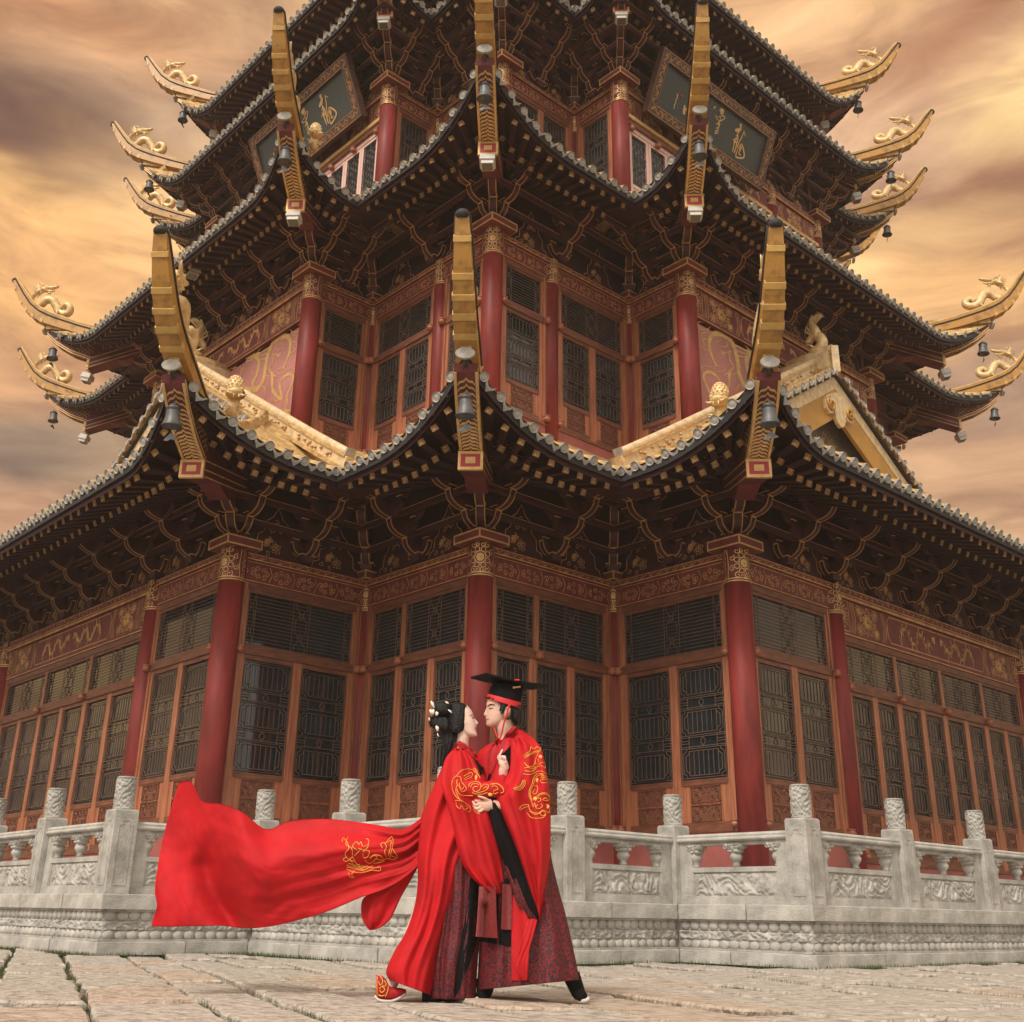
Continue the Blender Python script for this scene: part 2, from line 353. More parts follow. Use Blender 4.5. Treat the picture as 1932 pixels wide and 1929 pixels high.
for i in range(len(TP)-1):
    A, B = np.array(TP[i]), np.array(TP[i+1]); Ln = float(np.hypot(*(B-A))); d = (B-A)/Ln
    nr = np.array([-d[1], d[0]])
    conv0 = i in (1, 3, 5); conv1 = i in (0, 2, 4)      # which ends are outer corners
    for row, (z0, z1, off, kind) in enumerate([(0, .14, .10, 'plinth_block'), (.142, .25, .085, 'lotus_moulding_block'), (.252, .355, .035, 'carved_frieze_block'), (.357, .475, .085, 'lotus_moulding_block'), (.477, .64, .115, 'coping_block')]):
        ed = .047 if kind[0] == 'l' else 0
        s0 = -off+ed if conv0 else off; s1 = Ln+off-ed if conv1 else Ln-off
        s = s0 if i > 0 else s0; cuts = [s]
        n = max(1, round((s1-s0)/1.25))
        for k in range(1, n): cuts.append(s0+(s1-s0)*k/n+tr.uniform(-.22, .22))
        cuts.append(s1)
        for a0, a1 in zip(cuts[:-1], cuts[1:]):
            g = .0065; a0_ = a0+g; a1_ = a1-g; l = a1_-a0_; b = MB(); o_ = off+tr.uniform(-.006, .004)
            mid = A+d*(a0+a1)/2; X = (mid[0]-mid[1])*r2
            if abs(X) > 13 : continue
            if kind == 'lotus_moulding_block':
                up_ = row == 3; h = z1-z0; np_ = max(2, round(l/.14)); p = l/np_
                b.box(0, l, .045, .24, 0, h, 'stone')
                b.box(0, l, .012, .05, (h-.022) if up_ else 0, h if up_ else .022, 'stone')
                for q in range(np_):
                    b.ell(((q+.5)*p, .045, h*.5-(.006 if up_ else -.006)), (p*.53, .034, h*.49), 'stone', 12, 8)
            elif kind == 'carved_frieze_block':
                h = z1-z0; b = carved('', l, h, max(6, int(l/.018)), 9, lambda x, z: smooths(scrollf(x+a0*3, z, 40)*1.8-.45), .034, 'stone')
            else:
                h = z1-z0; e = .008
                # bevelled block
                b.hexa([(0, 0, 0), (l, 0, 0), (l, .3, 0), (0, .3, 0), (0, 0, h-e), (l, 0, h-e), (l, .3, h-e), (0, .3, h-e)], 'stone')
                b.hexa([(0, 0, h-e), (l, 0, h-e), (l, .3, h-e), (0, .3, h-e), (0, e, h), (l, e, h), (l, .3, h), (0, .3, h)], 'stone')
            M_, _ = frame(tuple(A+d*a0_+nr*o_), tuple(A+d*(a1_+1)+nr*o_), z0)
            b.obj(kind, terr, M_)
# ---------------- balustrade
bal = bpy.data.objects.new('marble_balustrade', None); col.objects.link(bal)
bal['label'] = 'carved marble balustrade with cylinder topped posts along the terrace edge'; bal['category'] = 'balustrade'
ZL = .64
b = MB(); w = .14
b.box(-w, w, -w, w, 0, .012, 'stone'); b.box(-w, w, -w, w, .012, .90, 'stone')
b.hexa([(-w, -w, .90), (w, -w, .90), (w, w, .90), (-w, w, .90), (-w+.012, -w+.012, .92), (w-.012, -w+.012, .92), (w-.012, w-.012, .92), (-w+.012, w-.012, .92)], 'stone')
for q in range(4):
    b.T = Matrix.Rotation(q*math.pi/2, 4, 'Z')
    # moulded frame line with a stepped top on every face
    for (x0, x1, z0, z1) in ((-.085, -.075, .10, .74), (.075, .085, .10, .74), (-.085, -.04, .74, .75), (.04, .085, .74, .75), (-.045, -.035, .75, .79), (.035, .045, .75, .79), (-.045, .045, .79, .80), (-.085, .085, .09, .10)):
        b.box(x0, x1, -w-.006, -w, z0, z1, 'stone')
b.T = None
post_me = b.mesh('post')
b = MB(); H_ = .365
def fin(s, t):
    a = s*2*math.pi; z = t*H_
    q = noise.noise((math.cos(a)*2.2+5, math.sin(a)*2.2, z*9)); q2 = noise.noise((math.cos(a)*2.2, math.sin(a)*2.2+4, z*9))
    rr_ = .104+.015*smooths(.5+1.1*math.sin(a*9+q*5)*math.cos(z*84+q2*5))*(1 if .05 < t < .95 else 0)
    return (rr_*math.cos(a), rr_*math.sin(a), z)
b.grid(fin, 96, 48, 'stone'); b.add([(.106*math.cos(k*math.pi/12), .106*math.sin(k*math.pi/12), H_+.004) for k in range(24)], [tuple(range(24))], 'stone')
b.lathe([(.114, 0), (.116, .012), (.114, .022)], 24, 'stone'); b.lathe([(.112, H_-.014), (.114, H_-.004), (.100, H_+.008)], 24, 'stone')
fin_me = b.mesh('finial')
def vase(b, cx_, half=0):
    b.lathe([(.035, 0), (.052, .015), (.036, .035), (.050, .06), (.074, .09), (.078, .12), (.058, .155), (.036, .18), (.046, .205), (.046, .225)], 14, 'stone', (cx_, .07, 0))
def cloudcap(b, cx_, wd):
    for (dx, dz, rx, rz) in ((0, .045, .10, .055), (-.085, .07, .06, .05), (.085, .07, .06, .05), (-.04, .01, .055, .03), (.04, .01, .055, .03), (0, .075, .13, .03)):
        b.ell((cx_+dx*wd, .065, dz), (rx*wd if wd < 1 else rx, .085, rz), 'stone', 12, 7)
    for sg in (-1, 1):
        for k in range(2):
            pts = spiral(cx_+sg*(.045+k*.05)*wd, .06, .032, 1.2, 0, sg, 10)
            b.tube([(x_, -.018, z_) for x_, z_ in pts], .006, 4, 'stone')
RELIEF = {}
def relief(b, x0, x1, z0, z1, y, depth, nx, nz, seed, m='stone'):
    """shallow carved field of coiling bodies and clouds"""
    def f(s, t):
        x_ = s*(x1-x0); z_ = t*(z1-z0); a = noise.noise((x_*4+seed, z_*4, 1.)); q = noise.noise((x_*4, z_*4+seed, 5.))
        v = math.sin(x_*48+a*17)+math.cos(z_*52+q*17)+.8*noise.noise((x_*44, z_*44, seed))
        e = min(1, 14*min(s, 1-s), 10*min(t, 1-t))
        return (x0+x_, y-depth*smooths(.5+.55*v)*e, z0+z_)
    b.grid(f, nx, nz, m)
def bal_panel(Ln):
    """panel between two posts: stiles, relief slab, opening with vase balusters, rounded top rail; x from 0 to Ln"""
    b = MB(); S = 'stone'; t0, t1 = -.0, .14; sw = max(.10, min(.2, Ln*.12))
    b.box(0, Ln, t0, t1, 0, .09, S)                 # bottom rail
    b.box(0, sw, t0, t1, .09, .70, S); b.box(Ln-sw, Ln, t0, t1, .09, .70, S)
    b.box(sw, Ln-sw, t0+.022, t1, .09, .36, S)          # recessed field
    b.box(sw, Ln-sw, t0, t1, .36, .415, S)
    x0, x1 = sw+.02, Ln-sw-.02
    for (a, c_, d_, e_) in ((x0-.02, x0, .09, .36), (x1, x1+.02, .09, .36)): b.box(a, c_, t0+.008, t0+.03, d_, e_, S)
    relief(b, x0, x1, .10, .35, t0+.021, .024, int((x1-x0)/.0115), 26, Ln*7)
    # rounded top rail
    pr_ = [(.0, .70), (-.03, .705), (-.045, .72), (-.045, .735), (-.03, .75), (-.035, .77), (-.02, .79), (0, .796), (.14, .796), (.16, .78), (.17, .74), (.16, .70)]
    b.grid(lambda s, t: ((s*Ln, pr_[min(11, round(t*11))][0], pr_[min(11, round(t*11))][1])), 1, 11, S, False)
    b.box(0, Ln, 0.01, .13, .66, .70, S)
    ob = b.mesh('balustrade_panel')
    v = MB(); v.T = Matrix.Translation((Ln/2, 0, .415)); vase(v, 0); v.T = Matrix.Translation((Ln/2, 0, .585)); cloudcap(v, 0, 1.)
    va = []
    v.T = None; va.append(v.mesh('vase_baluster'))
    for sg, xx in ((1, sw+.015), (-1, Ln-sw-.015)):
        v = MB(); v.T = Matrix.Translation((xx, 0, .415)); vase(v, 0); v.T = Matrix.Translation((xx+sg*.02, 0, .585)); cloudcap(v, 0, .8); v.T = None; va.append(v.mesh('vase_baluster'))
    return ob, va
posts = [(wm, bm), (wm, cm), (wm+(cm-wm)/2, cm), (cm, cm), (cm, wm+(cm-wm)/2), (cm, wm), (bm, wm)]
runs = []
for sg in (1,):
    pl = [(wm-2.128*k, bm) for k in range(6, 0, -1)]; prr = [(bm, wm-2.128*k) for k in range(1, 7)]
allp = pl+posts+prr
inner = {1+6, 5+6}
pos_ = []
for k, p in enumerate(allp):
    # posts stand a little behind the terrace edge
    oi = -.05
    ox = oy = 0
    P = np.array(p, float)
    if k < 6: P += (0, oi)
    elif k > 12: P += (oi, 0)
    else: P += {0: (oi, oi), 1: (oi, oi), 2: (0, oi), 3: (oi, oi), 4: (oi, 0), 5: (oi, oi), 6: (oi, oi)}[k-6]
    pos_.append(P)
    w_ = UV(P[0], P[1], ZL); X, Y = w_.x, w_.y
    if abs(X) > 14: continue
    mw = Matrix.Translation(w_)@Matrix.Rotation(R(45), 4, 'Z')
    if k-6 not in (1, 5):
        o = inst(post_me, 'post', bal, mw)
    else:
        o = inst(post_me, 'post', bal, mw)
    inst(fin_me, 'finial', o, Matrix.Translation((0, 0, .921)))
cache = {}
for k in range(len(pos_)-1):
    A, B = pos_[k], pos_[k+1]; d = (B-A); Ln = float(np.hypot(*d)); d /= Ln
    mid = (A+B)/2
    if abs((mid[0]-mid[1])*r2) > 14: continue
    l = round(Ln-.28, 3)
    if l not in cache: cache[l] = bal_panel(l)
    nr = np.array([-d[1], d[0]])
    M_, _ = frame(tuple(A+d*.14+nr*.07), tuple(B+nr*.07), ZL)
    o = inst(cache[l][0], 'balustrade_panel', bal, M_)
    for v in cache[l][1]: inst(v, 'vase_baluster', o)
# ---------------- moss and grass along the terrace foot and in the joints
def tufts(name, spots, n, hmin, hmax, label, m='moss'):
    b = MB()
    for (x_, y_, r_, k) in spots:
        for _ in range(k):
            a = rnd.uniform(0, 6.28); q = r_*math.sqrt(rnd.random()); px, py = x_+q*math.cos(a), y_+q*math.sin(a)
            h = rnd.uniform(hmin, hmax); a = rnd.uniform(0, 6.28); w_ = h*.13; lx, ly = rnd.uniform(-.5, .5)*h, rnd.uniform(-.5, .5)*h
            b.add([(px-w_*math.cos(a), py-w_*math.sin(a), -.03), (px+w_*math.cos(a), py+w_*math.sin(a), -.03), (px+lx, py+ly, h)], [(0, 1, 2)], m)
    return b.obj(name, None, kind='stuff', label=label, cat='grass')
sp_ = []
ft = offs(TP, .13)
for i in range(len(ft)-1):
    A, B = np.array(ft[i]), np.array(ft[i+1]); Ln = np.hypot(*(B-A))
    s = 0
    while s < Ln:
        p = A+(B-A)*s/Ln; w_ = UV(*p)
        if abs(w_.x) < 13:
            q = noise.noise((w_.x*1.1, w_.y*1.1, 2)); 
            sp_.append((w_.x, w_.y-.03, .06+.1*max(0, q), 16 if q < 0 else 46))
        s += .09
tufts('foot_grass', sp_, 0, .01, .045, 'low moss and grass growing along the foot of the marble terrace')
sp_ = []
jr = random.Random(3)
for d, s_ in near[:330]:
    for _ in range(2):
        if jr.random() < .55:
            e_ = jr.choice([0, 1]); L_ = jr.uniform(.2, .8); t0 = jr.uniform(0, 1-L_) if L_ < 1 else 0
            for k in range(int(L_*s_[3 if e_ else 2]/.035)):
                t = t0+L_*k/(L_*s_[3 if e_ else 2]/.035)
                q = (s_[0], s_[1]+t*s_[3]) if e_ else (s_[0]+t*s_[2], s_[1]); p = ctr+ax*q[0]+ay*q[1]
                sp_.append((p[0], p[1], .022, 5))
tufts('joint_grass', sp_, 0, -.012, .016, 'short moss and grass in the joints between the paving slabs')
# ------------------------------------------------------------------ pagoda
w1, c1, b1 = 4.417, 7.317, 9.823; w2, c2, b2 = 3.171, 6.731, 8.163; w3, c3, b3 = 3.593, 5.693, 7.016; w4, c4, b4 = 3.2, 5.0, 6.6
H1, H2, H3, H4 = 5.631, 11.728, 16.677, 19.35
pag = bpy.data.objects.new('pagoda', None); col.objects.link(pag)
pag['label'] = 'many tiered red and gold pagoda with upturned eaves rising behind the couple'; pag['category'] = 'pagoda'
def cross(w, c, b, ext=None):
    if ext is not None:
        return [(-ext, b), (w, b), (w, c), (c, c), (c, w), (b, w), (b, -ext), (-ext, -ext)]
    return [(-w, b), (w, b), (w, c), (c, c), (c, w), (b, w), (b, -w), (c, -w), (c, -c), (w, -c), (w, -b), (-w, -b), (-w, -c), (-c, -c), (-c, -w), (-b, -w), (-b, w), (-c, w), (-c, c), (-w, c)]
def convex(poly, i):
    n = len(poly); a, c_, d = (np.array(poly[(i+k) % n]) for k in (-1, 0, 1)); e = c_-a; f = d-c_
    return e[0]*f[1]-e[1]*f[0] < 0
# ---- decorated beam: x 0..L, front face at y=0, height h
def deco_line(b, L, h, y, m='goldline', seed=0):
    q = random.Random(seed); lw = .012
    zt = h*.74
    for z in (.02, zt-.012, zt+.02, h-.02): b.line([(0.02, z), (L-.02, z)], lw, y, m)
    # running scroll in the upper fillet
    n = max(2, int(L/.16)); p = L/n
    for k in range(n):
        b.line(spiral((k+.42)*p, (zt+h)/2+.004, h*.085, .9, math.pi, -1 if k % 2 else 1, 8), lw*.8, y, m)
        b.line([((k+.5)*p, (zt+h)/2-.02), ((k+1.)*p, (zt+h)/2+.02)], lw*.8, y, m)
    # end chevrons and central clusters
    zc = zt/2; hh = zt*.36
    for sg, x0 in ((1, .06), (-1, L-.06)):
        for k in range(2): b.line([(x0+sg*(.02+k*.055), zc-hh), (x0+sg*(.11+k*.055), zc), (x0+sg*(.02+k*.055), zc+hh)], lw, y, m)
    n = max(1, int((L-.5)/.40)); p = (L-.44)/n
    for k in range(n):
        xc = .22+(k+.5)*p; R_ = min(p*.42, hh*1.7)
        for j in range(7):
            a = q.uniform(0, 6.28); b.line(spiral(xc+R_*.75*math.cos(j*.9)*1.0, zc+hh*.55*math.sin(j*.9), hh*.42, 1.2, a, q.choice((-1, 1)), 9), lw, y, m)
        if k: b.line([(.22+k*p-.03, zc-hh), (.22+k*p+.02, zc), (.22+k*p-.03, zc+hh)], lw, y, m)
def dragonlet(b, xc, zc, s, fl, y, m):
    p = [(-1.0, -.25), (-.85, .2), (-.6, .3), (-.45, 0), (-.35, -.3), (-.1, -.3), (0, .05), (.15, .32), (.38, .2), (.45, -.1), (.65, -.22), (.85, .0), (.95, .25)]
    p = [(x_*1.5, z_) for x_, z_ in p]; b.line([(xc+fl*x_*s, zc+z_*s) for x_, z_ in p], s*.17, y, m)
    for k in range(len(p)-1):
        x_, z_ = p[k]; b.line([(xc+fl*x_*s, zc+z_*s), (xc+fl*(x_+.1)*s, zc+(z_+.3)*s)], s*.07, y, m); b.line([(xc+fl*x_*s, zc+z_*s), (xc+fl*(x_+.12)*s, zc+(z_-.28)*s)], s*.06, y, m)
    b.line([(xc+fl*1.4*s, zc+.2*s), (xc+fl*1.7*s, zc+.3*s), (xc+fl*1.65*s, zc+.05*s)], s*.2, y, m)
def rosette(b, xc, zc, rx, rz, y, m, lw=.016, n=8):
    b.line([(xc+rx*.26*math.cos(a*.5236), zc+rz*.26*math.sin(a*.5236)) for a in range(13)], rx*.32, y, m)
    b.line([(xc+rx*.50*math.cos(a*.39), zc+rz*.50*math.sin(a*.39)) for a in range(17)], lw, y, m)
    for k in range(n):
        a = 2*math.pi*k/n+.2; ca, sa = math.cos(a), math.sin(a)
        b.line([(xc+rx*.34*ca, zc+rz*.34*sa), (xc+rx*.5*ca, zc+rz*.5*sa)], lw, y, m)
        b.line([(xc+rx*(.74+.2*math.cos(t*.785+a))*ca - rx*.17*math.sin(t*.785)*sa, zc+rz*(.74+.2*math.cos(t*.785+a))*sa + rz*.17*math.sin(t*.785)*ca) for t in range(8)], lw, y, m)
    for k in range(n):
        a = 2*math.pi*(k+.5)/n+.2
        b.line(spiral(xc+rx*.82*math.cos(a), zc+rz*.82*math.sin(a), rx*.17, 1.1, a, 1 if k % 2 else -1, 9), lw, y, m)
def big_beam_deco(b, L, h, y, seed=0):
    m = 'goldline'; zt = h*.80; lw = .018
    for z in (.02, zt, zt+.04, h-.015): b.line([(0.02, z), (L-.02, z)], lw, y, m)
    n = int(L/.17); p = L/n
    for k in range(n): b.line(spiral((k+.5)*p, (zt+.04+h)/2, h*.045, .9, math.pi, -1 if k % 2 else 1, 7), lw*.7, y, m)
    zc = zt/2+.01; hh = zt*.40
    e = [0.05, .42, .50, 1.35, 1.48]
    for sg, x0 in ((1, 0), (-1, L)):
        X = lambda d: x0+sg*d
        b.line([(X(.07), zc-hh), (X(.07), zc+hh), (X(.40), zc+hh), (X(.40), zc-hh), (X(.07), zc-hh)], lw, y, m)
        rosette(b, X(.235), zc, .15, hh*.9, y, m, .014, 6)
        for k in range(3): b.line([(X(.46+k*.05), zc-hh), (X(.50+k*.05), zc), (X(.46+k*.05), zc+hh)], lw*.8, y, m)
        rosette(b, X(.98), zc, hh*1.05, hh*1.0, y, m, .016, 8)
        for cz in (-1, 1):
            for dx in (-.33, .33): rosette(b, X(.98+dx*hh/.2*.6), zc+cz*hh*.62, hh*.42, hh*.42, y, m, .011, 5)
        for k in range(3): b.line([(X(1.42+k*.05), zc-hh), (X(1.50+k*.05), zc), (X(1.42+k*.05), zc+hh)], lw*.8, y, m)
    a, c_ = 1.62, L-1.62
    if c_-a > .8:
        b.line([(a+.08, zc-hh*.9), (c_-.08, zc-hh*.9), (c_, zc-hh*.5), (c_, zc+hh*.5), (c_-.08, zc+hh*.9), (a+.08, zc+hh*.9), (a, zc+hh*.5), (a, zc-hh*.5)], lw, y, m, True)
        s_ = min((c_-a)*.22, hh*1.5)
        dragonlet(b, (a+c_)/2-s_*2.0, zc, s_, 1, y, m); dragonlet(b, (a+c_)/2+s_*2.0, zc, s_, -1, y, m)
# ---- lattices
def bar(b, p, q, w=.012, d=.022, m='bars', y=0.):
    w *= .72; d = .010
    (x0, z0), (x1, z1) = p, q; dx, dz = x1-x0, z1-z0; l = math.hypot(dx, dz) or 1; nx, nz = -dz/l*w/2, dx/l*w/2
    b.add([(x0-nx, y, z0-nz), (x0+nx, y, z0+nz), (x1+nx, y, z1+nz), (x1-nx, y, z1-nz), (x0-nx, y+d, z0-nz), (x0+nx, y+d, z0+nz), (x1+nx, y+d, z1+nz), (x1-nx, y+d, z1-nz)],
          [(0, 1, 2, 3)[::-1], (0, 3, 7, 4)[::-1], (1, 5, 6, 2)[::-1]], m)
def quatre(b, xc, zc, r_, m):
    P = []
    for k in range(24):
        a = 2*math.pi*k/24; rr_ = r_*(.74+.26*abs(math.cos(2*a))**.5); P.append((xc+rr_*math.cos(a)*.85, zc+rr_*math.sin(a)*1.15))
    for k in range(24): bar(b, P[k], P[(k+1) % 24], .012, .02, m)
def lattice_tall(b, w, h, m='bars'):
    """leaf lattice: three barred octagons, two quatrefoil fields"""
    W_ = w; mx_ = .055; in_ = w*.19; c_ = min(w*.11, .06)
    for x_ in (mx_*.5, w-mx_*.5): bar(b, (x_, 0), (x_, h), m=m)
    mods = [(0, .235), (.305, .645), (.715, 1.0)] if True else []
    mods = [(.015, .27), (.385, .615), (.73, .985)]
    for (a, e) in mods:
        z0, z1 = a*h, e*h; x0, x1 = mx_*1.0, w-mx_*1.0
        for ins in (0, .045):
            X0, X1, Z0, Z1 = x0+ins, x1-ins, z0+ins*.8, z1-ins*.8
            P = [(X0+c_, Z0), (X1-c_, Z0), (X1-c_, Z0+c_*.6), (X1, Z0+c_*1.2), (X1, Z1-c_*1.2), (X1-c_, Z1-c_*.6), (X1-c_, Z1), (X0+c_, Z1), (X0+c_, Z1-c_*.6), (X0, Z1-c_*1.2), (X0, Z0+c_*1.2), (X0+c_, Z0+c_*.6)]
            for k in range(12): bar(b, P[k], P[(k+1) % 12], m=m)
        n = max(3, round((w-2*in_)/.088))
        for k in range(n+1):
            x_ = in_+(w-2*in_)*k/n; bar(b, (x_, z0+.045), (x_, z1-.045), .010, m=m)
        for z_ in (z0, z1): bar(b, (0, z_), (w, z_), m=m)
    for (a, e) in ((.27, .385), (.615, .73)):
        zc = (a+e)/2*h; hh = (e-a)*h/2
        for z_ in (zc-hh*.72, zc+hh*.72): bar(b, (0, z_), (w, z_), m=m)
        for sg in (-1, 1):
            for xx in (.3,): bar(b, (w/2+sg*w*xx, zc-hh), (w/2+sg*w*xx, zc+hh), m=m)
            bar(b, (w/2-w*.5, zc+sg*hh*.2), (w/2-w*.3, zc+sg*hh*.2), m=m); bar(b, (w/2+w*.5, zc+sg*hh*.2), (w/2+w*.3, zc+sg*hh*.2), m=m)
        quatre(b, w/2, zc, min(.05, hh*.62), m)
def lattice_wide(b, w, h, m='bars'):
    """transom lattice: fine horizontal bars and three upright chains"""
    n = max(6, round(h/.055))
    for k in range(1, n): bar(b, (0, h*k/n), (w, h*k/n), .010, .018, m, y=.004)
    nc = 3 if w > .9 else 2
    xs = [.07, w-.07]+([w/2] if nc == 3 else [])
    for x_ in xs:
        ww = .05 if x_ != w/2 else .10
        for sg in (-1, 1):
            P = [(x_+sg*ww, 0), (x_+sg*ww, h*.12), (x_+sg*ww*.35, h*.2), (x_+sg*ww*.35, h*.3), (x_+sg*ww, h*.38), (x_+sg*ww, h*.62), (x_+sg*ww*.35, h*.7), (x_+sg*ww*.35, h*.8), (x_+sg*ww, h*.88), (x_+sg*ww, h)]
            for k in range(len(P)-1): bar(b, P[k], P[k+1], .012, .024, m)
            bar(b, (x_+sg*ww*1.5, 0), (x_+sg*ww*1.5, h), .010, .022, m)
        if x_ == w/2:
            for z_ in (h*.28, h*.72): quatre(b, x_, z_, .04, m)
    for x_ in (.015, w-.015): bar(b, (x_, 0), (x_, h), m=m)
def lattice_ice(b, w, h, m='barsd'):
    """honeycomb lattice of the upper floor"""
    n = max(3, round(w/.085)); p = w/n; k = 0; z = 0
    while z < h:
        for i in range(n+1):
            x_ = i*p; o = p*.5 if k % 2 else 0
            bar(b, (min(w, x_+o*.0), z), (min(w, x_), min(h, z+p*.9)), .010, .02, m)
            if i < n: bar(b, (x_, min(h, z+(p*.9 if (i+k) % 2 else p*.45))), (x_+p, min(h, z+(p*.9 if (i+k) % 2 else p*.45))), .010, .02, m)
        if k % 4 == 1:
            for i in range(0, n, 2): quatre(b, (i+.5)*p+p*.5*(k % 3), min(h-.05, z+p*.4), p*.42, m)
        z += p*.9; k += 1
MC = {}
def shared(key, fn, name):
    if key not in MC:
        b = MB(); fn(b); MC[key] = b.mesh(name)
    return MC[key]
def carv(b, w, h, m, seed):
    b.box(0, w, .0, .02, 0, h, m)
    q = random.Random(9); k_ = 0
    for sx in (-1, 1):
        for (fx, fz, rr_) in ((.10, .70, .26), (.24, .28, .24), (.36, .68, .22), (.44, .25, .14)):
            b.tube([(x_, -.006, z_) for x_, z_ in spiral(w/2+sx*fx*w, fz*h, rr_*h, 1.25, q.uniform(0, 6), sx, 9)], .009, 4, m)
    for (a, c_, d_, e_) in ((0, .012, 0, h), (w-.012, w, 0, h), (0, w, 0, .012), (0, w, h-.012, h)): b.box(a, c_, -.016, 0, d_, e_, m)
def leaf(par, M0, x0, w, z0, z1, zl0, wood='wood', woodd='woodd', lat=lattice_tall, bars='bars'):
    """one door leaf: frame, lattice over glass, two carved panels; (z0,z1) leaf, lattice bottom at zl0"""
    st = min(.075, w*.13); h = z1-z0; key = (round(w, 2), round(h, 2), round(zl0-z0, 2), wood, lat.__name__)
    w = round(w, 2); zl = zl0-z0; lw, lh = w-2*st, h-zl-.07
    def body(b):
        y0, y1 = -.03, .03
        b.box(0, st, y0, y1, 0, h, wood); b.box(w-st, w, y0, y1, 0, h, wood)
        b.box(st, w-st, y0+.003, y1, h-.07, h, woodd); b.box(st, w-st, y0+.003, y1, zl-.08, zl, woodd)
        b.box(st, w-st, y0+.02, y1, 0, zl-.08, wood); b.box(st, w-st, y0+.003, y1, 0, .09, woodd)
        b.box(st+.0, st+.022, y0+.006, y0+.02, .09, zl-.08, wood); b.box(w-st-.022, w-st, y0+.006, y0+.02, .09, zl-.08, wood)
    o = inst(shared(('leaf',)+key, body, 'door_leaf'), 'door_leaf', par, M0@Matrix.Translation((x0+.003, 0, z0)))
    inst(shared(('lat',)+key, lambda b: lat(b, lw, lh, bars), 'lattice'), 'lattice', o, Matrix.Translation((st, -.022, zl)))
    inst(shared(('pane', round(lw, 2), round(lh, 2)), lambda b: b.add([(0, 0, 0), (lw, 0, 0), (lw, 0, lh), (0, 0, lh)], [(0, 1, 2, 3)], 'glass'), 'glass_pane'), 'glass_pane', o, Matrix.Translation((st, .018, zl)))
    ch = (zl-.08-.09-.06)/2
    if ch > .08:
        cw = (w-2*st)*.62
        me = shared(('carv', round(cw, 2), round(ch, 2), wood), lambda b: carv(b, cw, ch, woodd if wood == 'wood' else wood, 3.), 'carved_panel')
        for k in range(2): inst(me, 'carved_panel', o, Matrix.Translation(((w-cw)/2, -.012, .105+k*(ch+.03))))
def transom(par, M0, x0, w, z0, z1, wood='woodd'):
    w = round(w, 2); h = round(z1-z0, 2); st = .045
    def body(b):
        b.box(0, st, -.03, .03, 0, h, 'wood'); b.box(w-st, w, -.03, .03, 0, h, 'wood'); b.box(st, w-st, -.027, .03, 0, st, wood); b.box(st, w-st, -.027, .03, h-st, h, wood)
    o = inst(shared(('tr', w, h), body, 'transom_window'), 'transom_window', par, M0@Matrix.Translation((x0, 0, z0)))
    inst(shared(('trl', w, h), lambda b: lattice_wide(b, w-2*st, h-2*st), 'lattice'), 'lattice', o, Matrix.Translation((st, -.024, st)))
    inst(shared(('trp', w, h), lambda b: b.add([(0, 0, 0), (w-.09, 0, 0), (w-.09, 0, h-.09), (0, 0, h-.09)], [(0, 1, 2, 3)], 'glass'), 'glass_pane'), 'glass_pane', o, Matrix.Translation((st, .018, st)))
def knob_geo(b):
    b.lathe([(.0, -.052), (.045, -.05), (.068, -.022), (.070, .0), (.052, .018), (.052, .03), (.066, .038), (.066, .05), (.0, .054)], 14, 'wood')
def bay(A, B, rA, rB, z0, zm, z1, zl, nleaf, trs, base0, wood='wood', woodd='woodd', lat=lattice_tall, bars='bars', knobs=True):
    """door bay between two columns: jambs, transom row, leaves; zm = middle rail, zl = lattice bottom"""
    M0, Ln = frame(A, B); a = rA*.8; e = Ln-rB*.8; j = .10
    b = MB(); b.T = M0
    b.box(a, a+j, -.05, .06, z0, z1, wood); b.box(e-j, e, -.05, .06, z0, z1, wood)
    b.box(a+.03, a+.045, -.058, -.05, z0, z1, woodd); b.box(e-.045, e-.03, -.058, -.05, z0, z1, woodd)
    b.box(a+j, e-j, -.045, .06, z1-.10, z1, woodd); b.box(a+j, e-j, -.047, .06, z0, z0+.05, woodd)
    if zm: b.box(a+j, e-j, -.06, .06, zm-.06, zm+.06, woodd)
    b.box(a, e, .07, .10, z0, z1, 'soffit')
    b.obj('door_frame', pag)
    if base0 < z0:
        b = MB(); b.T = M0; b.box(0, Ln, -.03, .2, base0, z0-.002, 'pink'); b.box(0, Ln, -.05, -.03, base0, base0+.12, 'pink'); b.obj('base_wall', pag)
    X0, X1 = a+j, e-j; zt = zm-.06 if zm else z1-.10
    cuts = [X0+(X1-X0)*k/nleaf for k in range(nleaf+1)]
    for k in range(nleaf): leaf(pag, M0, cuts[k], cuts[k+1]-cuts[k]-.006, z0+.05, zt, zl, wood, woodd, lat, bars)
    if zm and trs:
        fr = trs; x = X0; tot = sum(fr)
        for q in fr:
            w_ = (X1-X0)*q/tot; transom(pag, M0, x, w_-.004, zm+.06, z1-.10); x += w_
            if knobs: pass
        if knobs:
            kn = [a+.05, e-.05]; x = X0
            for q in fr[:-1]: x += (X1-X0)*q/tot; kn.append(x)
            b = MB()
            km = shared('knob', knob_geo, 'door_boss')
            for x_ in kn:
                inst(km, 'door_boss', pag, M0@Matrix.Translation((x_, -.10, zm-.01)))
            for x_ in kn[:2]: inst(km, 'door_boss', pag, M0@Matrix.Translation((x_, -.10, z0+.10)))
